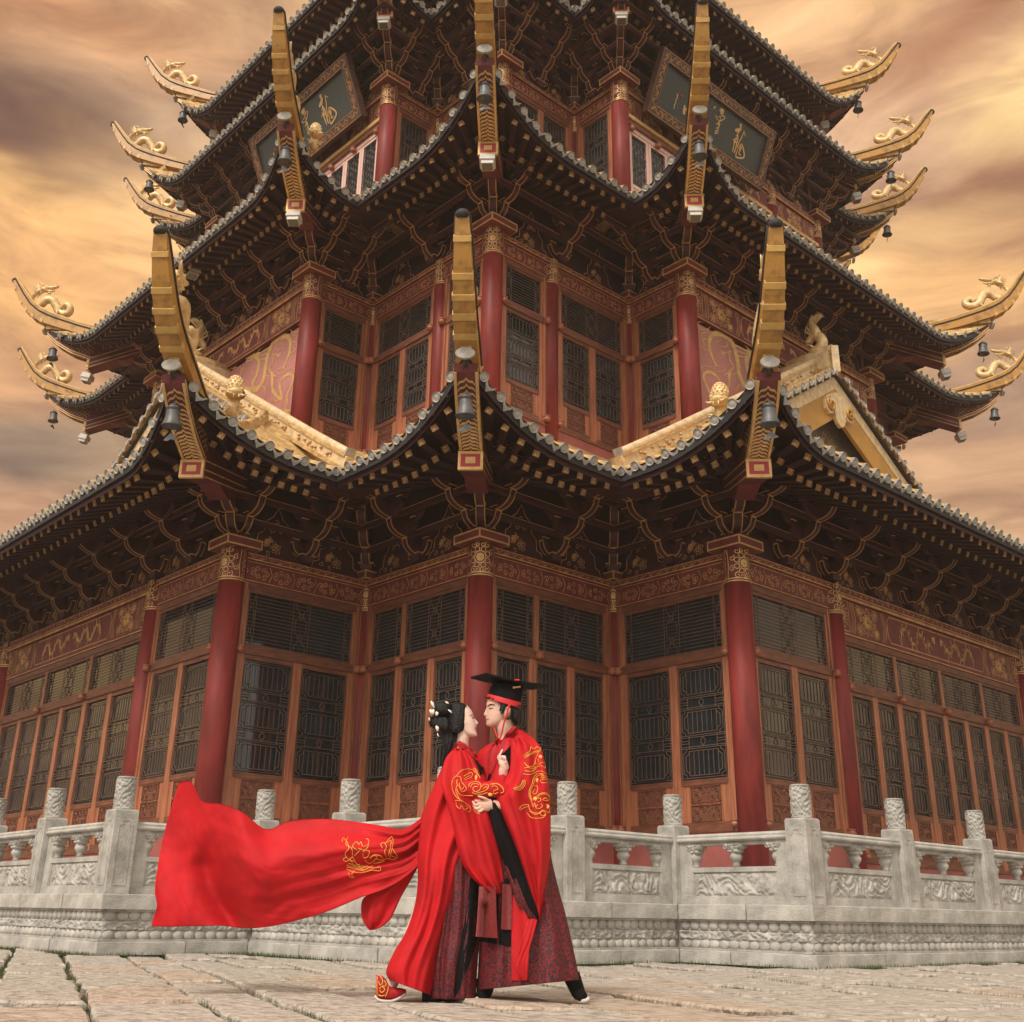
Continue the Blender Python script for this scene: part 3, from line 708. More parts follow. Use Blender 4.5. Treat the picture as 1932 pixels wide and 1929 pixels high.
def column(u, v, r_, z0, H, cap=True, facing=(1, 1)):
    """lacquered column with a gilded filigree collar"""
    w_ = UV(u, v); key = ('col', r_, round(H-z0, 3))
    def body(b): b.lathe([(r_*1.0, 0), (r_, (H-z0)*.5), (r_*.97, H-z0)], 28, 'column')
    f = np.array(facing, float); f /= np.hypot(*f); fd = UV(*f); rot = math.atan2(fd.y, fd.x)+math.pi/2
    o = inst(shared(key, body, 'column'), 'column', pag, Matrix.Translation((w_.x, w_.y, z0))@Matrix.Rotation(rot, 4, 'Z'))
    if not cap: return
    h = .50
    def orn(b):
        t = MB(); rx = r_*1.12; m = 'gold'
        zc = h*.53; RX = rx*.80; RZ = h*.36; lw_ = .012
        t.line([(RX*.20*math.cos(a*.5236), zc+RZ*.20*math.sin(a*.5236)) for a in range(13)], RX*.34, 0, m)
        t.line([(RX*.50*math.cos(a*.35), zc+RZ*.50*math.sin(a*.35)) for a in range(19)], lw_, 0, m)
        for k in range(8):
            a = 2*math.pi*k/8+.39; t.line([(RX*(.72*math.cos(a)+.22*math.cos(j*.785)), zc+RZ*(.72*math.sin(a)+.22*math.sin(j*.785))) for j in range(9)], lw_, 0, m)
        for sx in (-1, 1):
            for sz in (-1, 1): t.line(spiral(sx*RX*.62, zc+sz*RZ*1.05, .055, 1.2, 1, sx*sz, 10), lw_, 0, m); t.line(spiral(sx*RX*.22, zc+sz*RZ*1.10, .045, 1.2, 1, -sx*sz, 10), lw_, 0, m); t.line(spiral(sx*RX*1.08, zc+sz*RZ*.45, .05, 1.2, 1, sx*sz, 10), lw_, 0, m)
        for sg in (-1, 1):
            for zz in (.12, .34, .52, .70, .9): t.line(spiral(sg*r_*1.75, h*zz, .055, 1.2, 1, sg, 9), lw_, 0, m)
            t.line([(sg*r_*1.35, .04), (sg*r_*1.25, h*.5), (sg*r_*1.35, h-.02)], .014, 0, m)
        for z_ in (.0, .035): t.line([(-r_*2.2+k*r_*.4, z_) for k in range(12)], .017, 0, m)
        for k in range(16): pass
        rr_ = r_+.008
        vs = [(rr_*math.sin(x/rr_), -rr_*math.cos(x/rr_), z) for x, y, z in t.v]
        b.add(vs, t.f, m)
        b.lathe([(rr_-.004, -.02), (rr_-.004, h)], 28, 'beamp')
    inst(shared(('orn', r_), orn, 'gilded_collar'), 'gilded_collar', o, Matrix.Translation((0, 0, H-z0-h)))
def beam(A, B, H, h, big=False, off=.06):
    M0, Ln = frame(A, B, H-h)
    o = inst(shared(('beam', round(Ln, 2), h), lambda b: (b.box(0, Ln, -off, .1, 0, h*.75, 'beamp'), b.box(0, Ln, -off-.05, .1, h*.75, h, 'beamp')), 'painted_beam'), 'painted_beam', pag, M0)
    def dl(b):
        t = MB(); (big_beam_deco if big else deco_line)(t, Ln, h, 0, seed=int(Ln*100))
        zt = h*.75
        b.add([(x, -off-.004 if z < zt else -off-.054, z) for x, y, z in t.v], t.f, 'goldline')
        b.box(0, Ln, -off-.056, -off-.05, h*.755, h*.80, 'goldline')
    inst(shared(('bd', round(Ln, 2), h, big), dl, 'gilded_scrollwork'), 'gilded_scrollwork', o)
    b = MB(); b.T = frame(A, B, H)[0]       # backing wall behind the brackets
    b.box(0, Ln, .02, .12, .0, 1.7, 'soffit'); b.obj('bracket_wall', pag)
# ---- bracket sets
def arm(b, y0, y1, z0, z1, t=.10, edge=True):
    """curved bracket arm in the plane x = const from (y0,z0) to (y1,z1), y negative is outward"""
    n = 6; d = y1-y0; lo = []
    for k in range(n+1):
        a = math.pi/2*k/n; lo.append((y0+d*math.sin(a)*.88+d*.08, z0+(z1-z0)*(1-math.cos(a))*.85))
    hi = [(y1, z1), (y0, z1)]
    P = [(y0, z0)]+lo+[(y1, z1-.03)]+hi
    n_ = len(P)
    vs = [(-t/2, y, z) for y, z in P]+[(t/2, y, z) for y, z in P]
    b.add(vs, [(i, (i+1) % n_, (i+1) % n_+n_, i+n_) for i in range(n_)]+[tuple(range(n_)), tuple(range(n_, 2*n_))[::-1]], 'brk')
    if edge:
        for x_ in (-t/2, t/2):
            q = .0075; Q = [(y0, z0)]+lo+[(y1, z1-.03), (y1, z1)]
            for k in range(len(Q)-1):
                b.beam((x_, Q[k][0], Q[k][1]), (x_, Q[k+1][0], Q[k+1][1]), q*2, q*2, 'goldedge', (1, 0, 0))
        b.beam((-t/2, y1, z1), (t/2, y1, z1), .02, .02, 'gold')
def dou(b, x, y, z, w=.15, h=.09):
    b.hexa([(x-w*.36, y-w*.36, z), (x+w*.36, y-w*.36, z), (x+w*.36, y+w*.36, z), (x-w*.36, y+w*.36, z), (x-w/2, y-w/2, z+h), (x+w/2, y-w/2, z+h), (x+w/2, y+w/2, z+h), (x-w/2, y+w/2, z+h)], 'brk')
    for (a, c_) in (((-1, -1), (1, -1)), ((-1, -1), (-1, 1)), ((1, -1), (1, 1))):
        b.beam((x+a[0]*w/2, y+a[1]*w/2, z+h-.008), (x+c_[0]*w/2, y+c_[1]*w/2, z+h-.008), .014, .014, 'goldline')
def bset(b, n=4, reach=1.35, rise=1.05, lat=True, t=.10, lats=(-1, 1)):
    dy = reach/n; dz = rise/n
    dou(b, 0, -.05, 0, .24, .12)
    z = .08; y = -.02
    for k in range(n):
        arm(b, y, y-dy*1.08, z, z+dz*.95, t)
        if lat:
            l = .26+.06*k
            T0 = b.T
            for sg in lats:
                b.T = (T0 or Matrix())@Matrix.Translation((0, y-dy*.1, 0))@Matrix.Rotation(-sg*math.pi/2, 4, 'Z')
                arm(b, 0, -l, z, z+dz*.85, t*.8, k == 0); dou(b, 0, -l+.05, z+dz*.85, .12, .06)
                if k < n-1: arm(b, -l*.8, -l-.16, z+dz*.9, z+dz*1.5, t*.7, False)
            b.T = T0
        y -= dy; z += dz; dou(b, 0, y+.03, z-.01, .14, .07)
    return y, z
def bracket(P, out, diag=False, n=4, reach=1.35, rise=1.05, lat=True, lats=(-1, 1)):
    w_ = UV(P[0], P[1], P[2]); o_ = UV(*out).normalized(); rot = math.atan2(o_.y, o_.x)+math.pi/2
    me = shared(('bs', diag, n, round(reach, 2), round(rise, 2), lat, lats), lambda b: bset(b, n, reach, rise, lat, .13 if diag else .10, lats), 'bracket_set')
    inst(me, 'bracket_set', pag, Matrix.Translation(w_)@Matrix.Rotation(rot, 4, 'Z'))
def ogee(M0, xc, z, w, h):
    def g(b):
        P = [(-w/2, 0), (-w*.46, h*.16), (-w*.36, h*.2), (-w*.34, h*.42), (-w*.24, h*.5), (-w*.2, h*.72), (-w*.1, h*.8), (0, h), (w*.1, h*.8), (w*.2, h*.72), (w*.24, h*.5), (w*.34, h*.42), (w*.36, h*.2), (w*.46, h*.16), (w/2, 0)]
        b.prism(P, -.035, .0, 'brk'); b.line(P, .016, -.039, 'goldline', True)
        q = random.Random(4)
        for k in range(26):
            t = q.random(); zz = .08+t*h*.62; ww = w*.33*(1-t)
            b.line(spiral(q.uniform(-ww, ww), zz, .05, 1.1, q.uniform(0, 6), q.choice((-1, 1)), 8), .012, -.039, 'goldline')
    inst(shared(('og', round(w, 1), round(h, 1)), g, 'flame_panel'), 'flame_panel', pag, M0@Matrix.Translation((xc, .015, z)))
# ---- eaves
tile_count = [0]; raft_count = [0, 0]
class Eave:
    def __init__(s, poly, e, V, T, Rl=2.1, pw=2.3, fl=.3, fq=1.9):
        s.poly = poly; s.e = e; s.fl = fl; s.fq = fq; s.Vs = {}; s.V = V; s.T = T; s.eav = offs(poly, e, True); s.n = len(poly); s.Rl = Rl; s.pw = pw
        s.cv = [convex(poly, i) for i in range(s.n)]
        s.tip = [tuple(np.array(t)) for t in offs(poly, e+fl, True)]
    def seg(s, i):
        A = np.array(s.eav[i]); B = np.array(s.eav[(i+1) % s.n]); L = float(np.hypot(*(B-A))); return A, B, L, (B-A)/L
    def lift(s, i, x):
        A, B, L, d = s.seg(i); r_ = 0; l0, l1 = s.cv[i], s.cv[(i+1) % s.n]
        RR = min(s.Rl, L) if (l0 != l1) else 1.55
        if l0: r_ = max(r_, max(0, 1-x/RR)**s.pw)
        if l1: r_ = max(r_, max(0, 1-(L-x)/RR)**s.pw)
        V_ = s.Vs.get(i, s.V); return r_*(s.T-V_)+V_-s.V
    def P(s, i, x, ins, fan=True):
        A, B, L, d = s.seg(i); nr = np.array([-d[1], d[0]]); sh = 0
        Rf = min(3., L/2)
        l0, l1 = s.cv[i], s.cv[(i+1) % s.n]
        if not fan: Rf = min(3., L)
        if fan and L < 4: sh = (1 if l0 else -1)*(1-x/L)-(1 if l1 else -1)*(x/L)
        else:
            if fan or l0: sh += (1 if l0 else -1)*max(0, 1-x/Rf)
            if fan or l1: sh -= (1 if l1 else -1)*max(0, 1-(L-x)/Rf)
        RR = min(s.Rl, L) if (l0 != l1) else 1.55; k_ = (1-min(1, ins/s.e))*s.fl
        ra = max(0, 1-x/RR)**s.fq if l0 else 0; rb = max(0, 1-(L-x)/RR)**s.fq if l1 else 0
        p = A+d*(x+sh*ins)-nr*ins+nr*k_*max(ra, rb)+d*k_*(rb-ra); return p
    def zs(s, i, x, ins, k=.38):
        q = min(1, ins/s.e); return (s.V-.08+s.lift(i, x)*(1-q)**1.2)+ins*k*(.55+.45*q)
def sheet(es, name, i, f, ins0, ins1, nr_, m, par, thick=None, smooth=True, x0=None, x1=None):
    A, B, L, d = es.seg(i); nx = max(4, int(L/.22)); b = MB(); a0 = 0 if x0 is None else x0; a1 = L if x1 is None else x1
    def fn(s, t):
        x = a0+(a1-a0)*s; ins = ins0+(ins1-ins0)*t; p = es.P(i, x, ins); return tuple(UV(p[0], p[1], f(i, x, ins)))
    b.grid(fn, nx, nr_, m, smooth); return b.obj(name, par)
def eave_tile_geo(b, sp=.29):
    r_ = .066; n = 6
    vs = []; fs = []
    for j, y in enumerate((0, .5)):
        for k in range(n+1):
            a = math.pi*k/n; vs.append((r_*math.cos(a), y, r_*math.sin(a)))
    for k in range(n): fs.append((k, k+1, n+2+k, n+1+k))
    b.add(vs, fs, 'glaze', True)
    n = 12; vs = [(0, -.03, 0)]+[(.071*math.cos(2*math.pi*k/n), -.03, .071*math.sin(2*math.pi*k/n)) for k in range(n)]+[(.053*math.cos(2*math.pi*k/n), -.014, .053*math.sin(2*math.pi*k/n)) for k in range(n)]+[(.071*math.cos(2*math.pi*k/n), .01, .071*math.sin(2*math.pi*k/n)) for k in range(n)]
    fs = []
    for k in range(n):
        q = (k+1) % n; fs += [(1+k, 1+n+k, 1+n+q, 1+q), (1+k, 1+q, 1+2*n+q, 1+2*n+k), (0, 1+n+q, 1+n+k)]
    vs[0] = (0, -.024, 0)
    b.add(vs, fs, 'tile')
    # scalloped drip tile
    D = [(.055, .02), (.075, -.045), (.105, -.075), (.125, -.10), (.145, -.125), (.165, -.10), (.185, -.075), (.215, -.045), (.235, .02), (.19, -.025), (.145, -.04), (.10, -.025)]
    D = [(x*sp/.29, z) for x, z in D]
    b.prism(D, -.022, -.004, 'tile')
    b.add([(.05, 0, .0), (.145, 0, -.04), (.24, 0, .0), (.05, .45, .0), (.145, .45, -.04), (.24, .45, .0)], [(0, 1, 4, 3), (1, 2, 5, 4)], 'glaze')
def eaves(es, segs, roof, sp=.29, full=True, xr={}, kend=.38, rows=2):
    tm = shared(('tile', sp), lambda b: eave_tile_geo(b, sp), 'eave_tile')
    rest = MB(); restr = MB()
    def rg(b, l):
        q = .047
        b.box(-q, q, 0, l, -2*q, 0, 'soffit'); b.box(-q*.97, q*.97, -.006, 0, -2*q*.98, -.002, 'gold')
        b.line([(-q*.55, -q*1.6), (-q*.55, -q*.5), (q*.55, -q*1.6), (q*.55, -q*.5)], .010, -.008, 'maroon')
        b.line([(-q*.8, -q*1.85), (q*.8, -q*1.85), (q*.8, -q*.15), (-q*.8, -q*.15)], .007, -.008, 'maroon', True)
    for i in segs:
        A, B, L, d = es.seg(i); a0, a1 = xr.get(i, (0, L))
        N = int(round((a1-a0)/sp)); 
        def fr(x, ins, z, dirv=None):
            h_ = .05; p = es.P(i, x, ins, False); q = es.P(i, min(L, x+h_), ins, False); dz = (es.lift(i, min(L, x+h_))-es.lift(i, max(0, x-h_)))/(2*h_)
            t = UV(d[0], d[1], 0)+Vector((0, 0, dz*(1-min(1, ins/es.e)))); t.normalize()
            return UV(p[0], p[1], z), t
        for k in range(N+1):
            x = min(max(a0+(a1-a0)*k/N, .02), L-.02)
            o, t = fr(x, 0, es.V+es.lift(i, x)+.05)
            nrm = np.array([-d[1], d[0]]); iv = -UV(nrm[0], nrm[1], 0); iv = (iv+Vector((0, 0, .42))).normalized(); zz = t.cross(iv).normalized(); iv = zz.cross(t).normalized()
            M_ = Matrix((t, iv, zz)).transposed().to_4x4(); M_.translation = o
            if (k == N and es.cv[(i+1) % es.n]) or (k == 0 and es.cv[i] and a0 == 0): continue
            if tile_count[0] < 296: tile_count[0] += 1; inst(tm, 'eave_tile', roof, M_)
            else:
                rest.T = M_; src = tm
                rest.add([v.co for v in tm.vertices], [tuple(p.vertices) for p in tm.polygons if p.material_index == 0], 'glaze'); 
                rest.add([v.co for v in tm.vertices], [tuple(p.vertices) for p in tm.polygons if p.material_index == 1], 'tile'); rest.T = None
            if k == N: continue
            for row in range(rows):
                x_ = min(L-.03, max(.03, x+sp*.5)); i0 = (.13, .62)[row]; i1 = (.85, min(es.e+.1, 2.0))[row]; dz = (-.075, -.17)[row]
                lim = 99
                p0 = es.P(i, x_, i0, False); p1 = es.P(i, x_, i1, False)
                z0 = es.zs(i, x_, i0, kend)+dz; z1 = es.zs(i, x_, i1, kend)+dz
                a = UV(p0[0], p0[1], z0); c_ = UV(p1[0], p1[1], z1); yv = (c_-a); l = yv.length; yv.normalize(); _, t = fr(x_, i0, 0)
                zz = t.cross(yv).normalized(); xx = yv.cross(zz).normalized()
                M_ = Matrix((xx, yv, zz)).transposed().to_4x4(); M_.translation = a
                l = round(l*8)/8
                rm = shared(('raf', l), lambda b: rg(b, l), 'rafter')
                if raft_count[row] < 296: raft_count[row] += 1; inst(rm, ('flying_rafter', 'rafter')[row], pag, M_)
                else:
                    restr.T = M_
                    for mi_, mn in enumerate(rm.materials):
                        key = [q for q in MT if MT[q] == mn][0]
                        used = [p for p in rm.polygons if p.material_index == mi_]; restr.add([v.co for v in rm.vertices], [tuple(p.vertices) for p in used], key)
                    restr.T = None
        # dark underside band, red fascia, soffit board
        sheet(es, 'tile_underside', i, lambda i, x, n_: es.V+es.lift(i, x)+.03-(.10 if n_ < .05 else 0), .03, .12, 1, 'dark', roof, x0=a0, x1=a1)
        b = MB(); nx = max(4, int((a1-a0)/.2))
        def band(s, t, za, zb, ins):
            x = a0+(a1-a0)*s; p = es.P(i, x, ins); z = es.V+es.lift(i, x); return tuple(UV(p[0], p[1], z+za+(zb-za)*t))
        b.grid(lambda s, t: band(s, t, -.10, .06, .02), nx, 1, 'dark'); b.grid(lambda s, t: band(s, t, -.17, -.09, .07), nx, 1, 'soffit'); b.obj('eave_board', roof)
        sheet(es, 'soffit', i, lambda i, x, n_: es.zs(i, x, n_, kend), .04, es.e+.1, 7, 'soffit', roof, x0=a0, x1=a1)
    if rest.v: rest.obj('far_eave_tiles', roof, kind='stuff')
    if restr.v: restr.obj('far_rafters', pag, kind='stuff')
def roof_top(es, segs, roof, ins_tot, ztop, m='glaze', tubes=(), sp=.29, sag=.16):
    def f(i, x, ins):
        t = (ins/ins_tot)**1.45; return (es.V+es.lift(i, x)*(1-t)**2)*(1-t)+ztop*t-sag*4*t*(1-t)*.5+.055
    for i in segs: sheet(es, 'roof_slope', i, f, 0.0, ins_tot, 8, m, roof)
    b = MB()
    for i in tubes:
        A, B, L, d = es.seg(i); N = int(round(L/sp))
        for k in range(N+1):
            x = min(max(L*k/N, .02), L-.02); pts = []
            lim = min(ins_tot, L*.97)
            if lim < .3: continue
            for q in range(7):
                ins = .30*min(1, lim)+(lim-.30*min(1, lim))*q/6; p = es.P(i, x, ins, False); pts.append(UV(p[0], p[1], f(i, x, ins)+.0))
            b.tube(pts, .07, 6, 'glaze', caps=False)
    if b.v: b.obj('tile_ridges', roof, kind='stuff')
    return f
def scales(b, x0, x1, zf0, zf1, y, m='goldline', s=.14):
    """fish-scale pattern between two height functions"""
    k = 0; z = -3
    zz0 = min(zf0(x0), zf0(x1)); z = zz0
    while z < max(zf1(x0), zf1(x1)):
        x = x0+(s/2 if k % 2 else 0)
        while x < x1:
            if zf0(x)+.02 < z < zf1(x)-s*.3: b.line([(x+s/2*math.cos(a*math.pi/6), z+s*.55*math.sin(a*math.pi/6)) for a in range(7)], .014, y, m)
            x += s
        z += s*.36; k += 1
def corner(P, E, e, V, T, Wl, out, hornscale=1., box=True, wall=None):
    """corner beam, upturned horn and box end at eave corner E; out = diagonal unit (u,v)"""
    base = UV(E[0], E[1], T); o_ = UV(*out).normalized(); rot = math.atan2(o_.y, o_.x)
    M0 = Matrix.Translation(base)@Matrix.Rotation(rot, 4, 'Z')       # x outward, z up, y left
    Dg = e*math.sqrt(2); dz = V-T
    def g(b):
        # upper beam: section in (x,z), extruded along y
        t = .15; zi = V-.1+Dg*.26-T
        kx = 1.24; top = [(-.06, -.06), (-.5, -.12+dz*.45), (-1.0, -.08+dz*.8), (-Dg*.75, dz+.25), (-Dg+.1, zi+.1)]
        bot = [(-Dg+.1, zi-.6), (-Dg*.7, dz-.30), (-1.0*kx, -.80), (-.6*kx, -.62), (-.3*kx, -.40), (-.10, -.16)]
        Pp = top+bot; b.prism(Pp, -t, t, 'maroon')
        # chevrons on the underside between the box and the tip
        Q = [(-1.0*kx, -.80), (-.6*kx, -.62), (-.3*kx, -.40), (-.10, -.16)]
        def at(q):
            x = -1.0*kx+(kx-.1)*q; 
            for (xa, za), (xb, zb) in zip(Q[:-1], Q[1:]):
                if xa <= x <= xb+1e-6: return x, za+(zb-za)*(x-xa)/(xb-xa)-.006
            return x, -.16-.006
        n = 17
        for k in range(n):
            q0 = .03+.94*k/n; pts = []
            for j in range(9):
                s = -1+j/4; x, z = at(min(.99, max(0.01, q0+.018*math.cos(s*math.pi*1.0)+.012*math.cos(3*math.pi*s)))); pts.append((x, s*t*.74, z))
            w_ = .027
            vs = []
            for p in pts: vs += [(p[0]-w_/2, p[1], p[2]-w_*.35), (p[0]+w_/2, p[1], p[2]+w_*.35)]
            b.add(vs, [(2*j, 2*j+2, 2*j+3, 2*j+1) for j in range(8)], 'gold')
        for sg in (-1, 1):
            for j in range(12):
                xa, za = at(j/12); xb, zb = at((j+1)/12); b.beam((xa, sg*t*.9, za), (xb, sg*t*.9, zb), .035, .02, 'gold')
                b.beam((xa, sg*(t+.004), za+.05), (xb, sg*(t+.004), zb+.05), .010, .02, 'gold')
        for sg in (-1, 1):
            tt = MB(); zf0 = lambda x: at((x+kx)/(kx-.1))[1]+.06; zf1 = lambda x: -.12+min(0, (x+.1))*.25
            scales(tt, -1.2, -.15, zf0, zf1, 0, s=.13); b.add([(x, sg*(t+.004), z) for x, y, z in tt.v], tt.f if sg < 0 else [f_[::-1] for f_ in tt.f], 'goldline')
    o = inst(shared(('cb', round(e, 2), round(V-T, 2)), g, 'corner_beam'), 'corner_beam', pag, M0)
    if box:
        def gb(b):
            x1 = -1.17; z1 = -.80; h = .25; t = .16
            b.hexa([(-Dg+.1, -t, z1-h+.55), (x1, -t, z1-h), (x1, t, z1-h), (-Dg+.1, t, z1-h+.55), (-Dg+.1, -t, z1+.55), (x1, -t, z1), (x1, t, z1), (-Dg+.1, t, z1+.55)], 'maroon')
            xx = x1+.004; zc = z1-h/2
            b.box(x1-.05, x1+.006, -t-.006, t+.006, z1-h-.006, z1+.006, 'gold')
            b.box(x1, x1+.010, -t+.03, t-.03, z1-h+.035, z1-.035, 'red'); b.box(x1, x1+.014, -.065, .065, zc-.045, zc+.045, 'gold')
            for sg in (-1, 1):
                for (za, zb) in ((-.01, .03), (-.24, -.20), (-.14, -.11)):
                    b.hexa([(-Dg+.3, sg*t-.004, z1+za+.50), (x1, sg*t-.004, z1+za), (x1, sg*t+.006, z1+za), (-Dg+.3, sg*t+.006, z1+za+.50), (-Dg+.3, sg*t-.004, z1+za+.52), (x1, sg*t-.004, z1+za+.02), (x1, sg*t+.006, z1+za+.02), (-Dg+.3, sg*t+.006, z1+za+.52)], 'goldline')
        inst(shared(('cbx', round(e, 2), round(V-T, 2)), gb, 'beam_end_box'), 'beam_end_box', o)
    # horn
    def gh(b):
        s = hornscale
        lo = [(-1.5, -.34), (-.8, -.16), (-.2, .03), (.05, .12), (.30, .24), (.56, .46), (.78, .76), (.94, 1.06), (1.03, 1.32)]
        hi = [(-1.5, -.12), (-.8, .10), (-.25, .30), (-.0, .41), (.22, .53), (.45, .72), (.66, .99), (.84, 1.23), (.97, 1.38)]
        wd = [.15, .15, .15, .145, .138, .13, .115, .098, .082]
        N = len(lo); vs = []
        for (a, c_, w_) in zip(lo, hi, wd):
            vs += [(a[0]*s, -w_, a[1]*s), (a[0]*s, w_, a[1]*s), (c_[0]*s, w_, c_[1]*s), (c_[0]*s, -w_, c_[1]*s)]
        fs = []
        for k in range(N-1):
            for j in range(4): fs.append((4*k+j, 4*k+(j+1) % 4, 4*k+4+(j+1) % 4, 4*k+4+j))
        fs += [(0, 1, 2, 3)[::-1], (4*N-4, 4*N-3, 4*N-2, 4*N-1)]
        b.add(vs, fs, 'horn')
        # bands round the horn
        for k, (f0, f1) in enumerate(((3.15, 3.45), (4.15, 4.4), (4.9, 5.1), (5.6, 5.8), (6.9, 7.12))):
            def atq(q, L_):
                i_ = min(N-2, int(q)); t = q-i_; return np.array(L_[i_])*(1-t)+np.array(L_[i_+1])*t
            vs = []
            for q in (f0, f1):
                a = atq(q, lo); c_ = atq(q, hi); w_ = (wd[int(q)]*(1-q % 1)+wd[min(N-1, int(q)+1)]*(q % 1))+.012; m_ = (c_-a)*.05
                a = a-m_; c_ = c_+m_
                c_ = a*.75+c_*.25; vs += [(a[0]*s, -w_, a[1]*s), (a[0]*s, w_, a[1]*s), (c_[0]*s, w_, c_[1]*s), (c_[0]*s, -w_, c_[1]*s)]
            b.add(vs, [(0, 1, 5, 4), (1, 2, 6, 5), (2, 3, 7, 6), (3, 0, 4, 7), (3, 2, 1, 0), (4, 5, 6, 7)], 'hornband')
        # rounded dark nose
        b.lathe([(.07, 0), (.095, .03), (.095, .07), (.075, .10), (.0, .105)], 12, 'dark', (1.0*s, 0, 1.30*s), True)
        # roll mouldings along the top
        for sg in (-1, 1):
            b.tube([(c_[0]*s, sg*(w_-.03), c_[1]*s+.02) for c_, w_ in zip(hi, wd)], .03, 6, 'hornband')
            b.tube([(c_[0]*s*.0+(a[0]*.25+c_[0]*.75)*s, sg*(w_+.005), (a[1]*.25+c_[1]*.75)*s) for a, c_, w_ in zip(lo, hi, wd)], .018, 5, 'dark')
    inst(shared(('horn', hornscale), gh, 'ridge_horn'), 'ridge_horn', o, Matrix.Translation((0, 0, .06)))
    def gt(b):      # cover tile at the corner
        n = 14; rr_ = .125
        b.prism([(rr_*math.cos(2*math.pi*k/n), rr_*.62*math.sin(2*math.pi*k/n)) for k in range(n)], -.02, .02, 'tile')
    ct = shared('ctile', gt, 'corner_tile'); inst(ct, 'corner_tile', o, Matrix.Translation((.05, 0, .02))@Matrix.Rotation(math.pi/2, 4, 'Z'))
    return M0
def ridge(es, k, roof, f, ins_tot, h=.12):
    """hip ridge from the eave corner k up the roof"""
    b = MB(); pts = []
    for q in range(9):
        ins = ins_tot*q/8; p = es.P(k, 0, ins); pts.append(UV(p[0], p[1], f(k, 0, ins)))
    for a, c_ in zip(pts[:-1], pts[1:]):
        up_ = Vector((0, 0, h/2)); b.beam(a+up_, c_+up_, .14, h, 'glaze'); b.tube([a+up_*2.2, c_+up_*2.2], .06, 8, 'glaze')
    b.obj('hip_ridge', roof)
def roofp(name='roof'):
    o = bpy.data.objects.new(name, None); col.objects.link(o); o.parent = pag; return o
def diag(poly, i):
    n = len(poly); a, c_, d = (np.array(poly[(i+k) % n]) for k in (-1, 0, 1)); e = (c_-a); f = (d-c_); e = e/np.hypot(*e); f = f/np.hypot(*f); q = e-f; return q/np.hypot(*q)
# ------------------------------------------------------------------ ground storey
EXT = 11.6
P1 = cross(w1, c1, b1, EXT)
zF = .64; H = H1; bh = .45
cols1 = [((w1, b1), .20, (1, 3)), ((c1, c1), .19, (1, 1)), ((b1, w1), .20, (3, 1)), ((w1-.02, c1-.02), .15, (1, 1)), ((c1-.02, w1-.02), .15, (1, 1))]
for sg in (0, 1):
    for d in (2.544, 9.274, 11.82):
        p = (w1-d, b1) if sg == 0 else (b1, w1-d); cols1.append((p, .17, (0, 1) if sg == 0 else (1, 0)))
for (p, r_, fc) in cols1: column(p[0], p[1], r_, zF, H, True, fc)
Z0, ZM, Z1, ZL = 1.62, 4.14, H-bh, 2.36
bay((w1, b1), (w1, c1), .20, .15, Z0, ZM, Z1, ZL, 2, [1], zF)
bay((w1, c1), (c1, c1), .15, .19, Z0, ZM, Z1, ZL, 3, [.36, .64], zF)
bay((c1, c1), (c1, w1), .19, .15, Z0, ZM, Z1, ZL, 3, [.36, .64], zF)
bay((c1, w1), (b1, w1), .15, .20, Z0, ZM, Z1, ZL, 2, [1], zF)
bay((w1-2.544, b1), (w1, b1), .17, .20, Z0, ZM, Z1, ZL, 2, [1], zF)
bay((b1, w1), (b1, w1-2.544), .20, .17, Z0, ZM, Z1, ZL, 2, [1], zF)
bay((w1-9.274, b1), (w1-2.544, b1), .17, .17, 1.30, 3.98, H-.80, 2.12, 6, [1, 1, 1], zF)
bay((b1, w1-2.544), (b1, w1-9.274), .17, .17, 1.30, 3.98, H-.80, 2.12, 8, [1, 1, 1, 1], zF)
bay((w1-11.82, b1), (w1-9.274, b1), .17, .17, Z0, ZM, Z1, ZL, 2, [1], zF)
bay((b1, w1-9.274), (b1, w1-11.82), .17, .17, Z0, ZM, Z1, ZL, 2, [1], zF)
b = MB()
for A, B in (((w1-11.82-4, b1-.2), (w1-11.82, b1-.2)), ((b1-.2, w1-11.82), (b1-.2, w1-11.82-4))):
    M0, Ln = frame(A, B); b.T = M0; b.box(0, Ln, 0, .3, zF, H+1, 'dpanel'); b.T = None
b.obj('wall_panel', pag)
for A, B in (((w1, b1), (w1, c1)), ((w1, c1), (c1, c1)), ((c1, c1), (c1, w1)), ((c1, w1), (b1, w1)), ((w1-2.544, b1), (w1, b1)), ((b1, w1), (b1, w1-2.544)), ((w1-11.82, b1), (w1-9.274, b1)), ((b1, w1-9.274), (b1, w1-11.82))):
    beam(A, B, H, bh)
for A, B in (((w1-9.274, b1), (w1-2.544, b1)), ((b1, w1-2.544), (b1, w1-9.274))): beam(A, B, H, .80, True)
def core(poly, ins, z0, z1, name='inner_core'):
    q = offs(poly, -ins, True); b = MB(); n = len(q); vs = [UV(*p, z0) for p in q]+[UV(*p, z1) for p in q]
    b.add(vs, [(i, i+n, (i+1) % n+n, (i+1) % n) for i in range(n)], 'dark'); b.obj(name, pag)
core(P1, .45, zF, H+1.5)
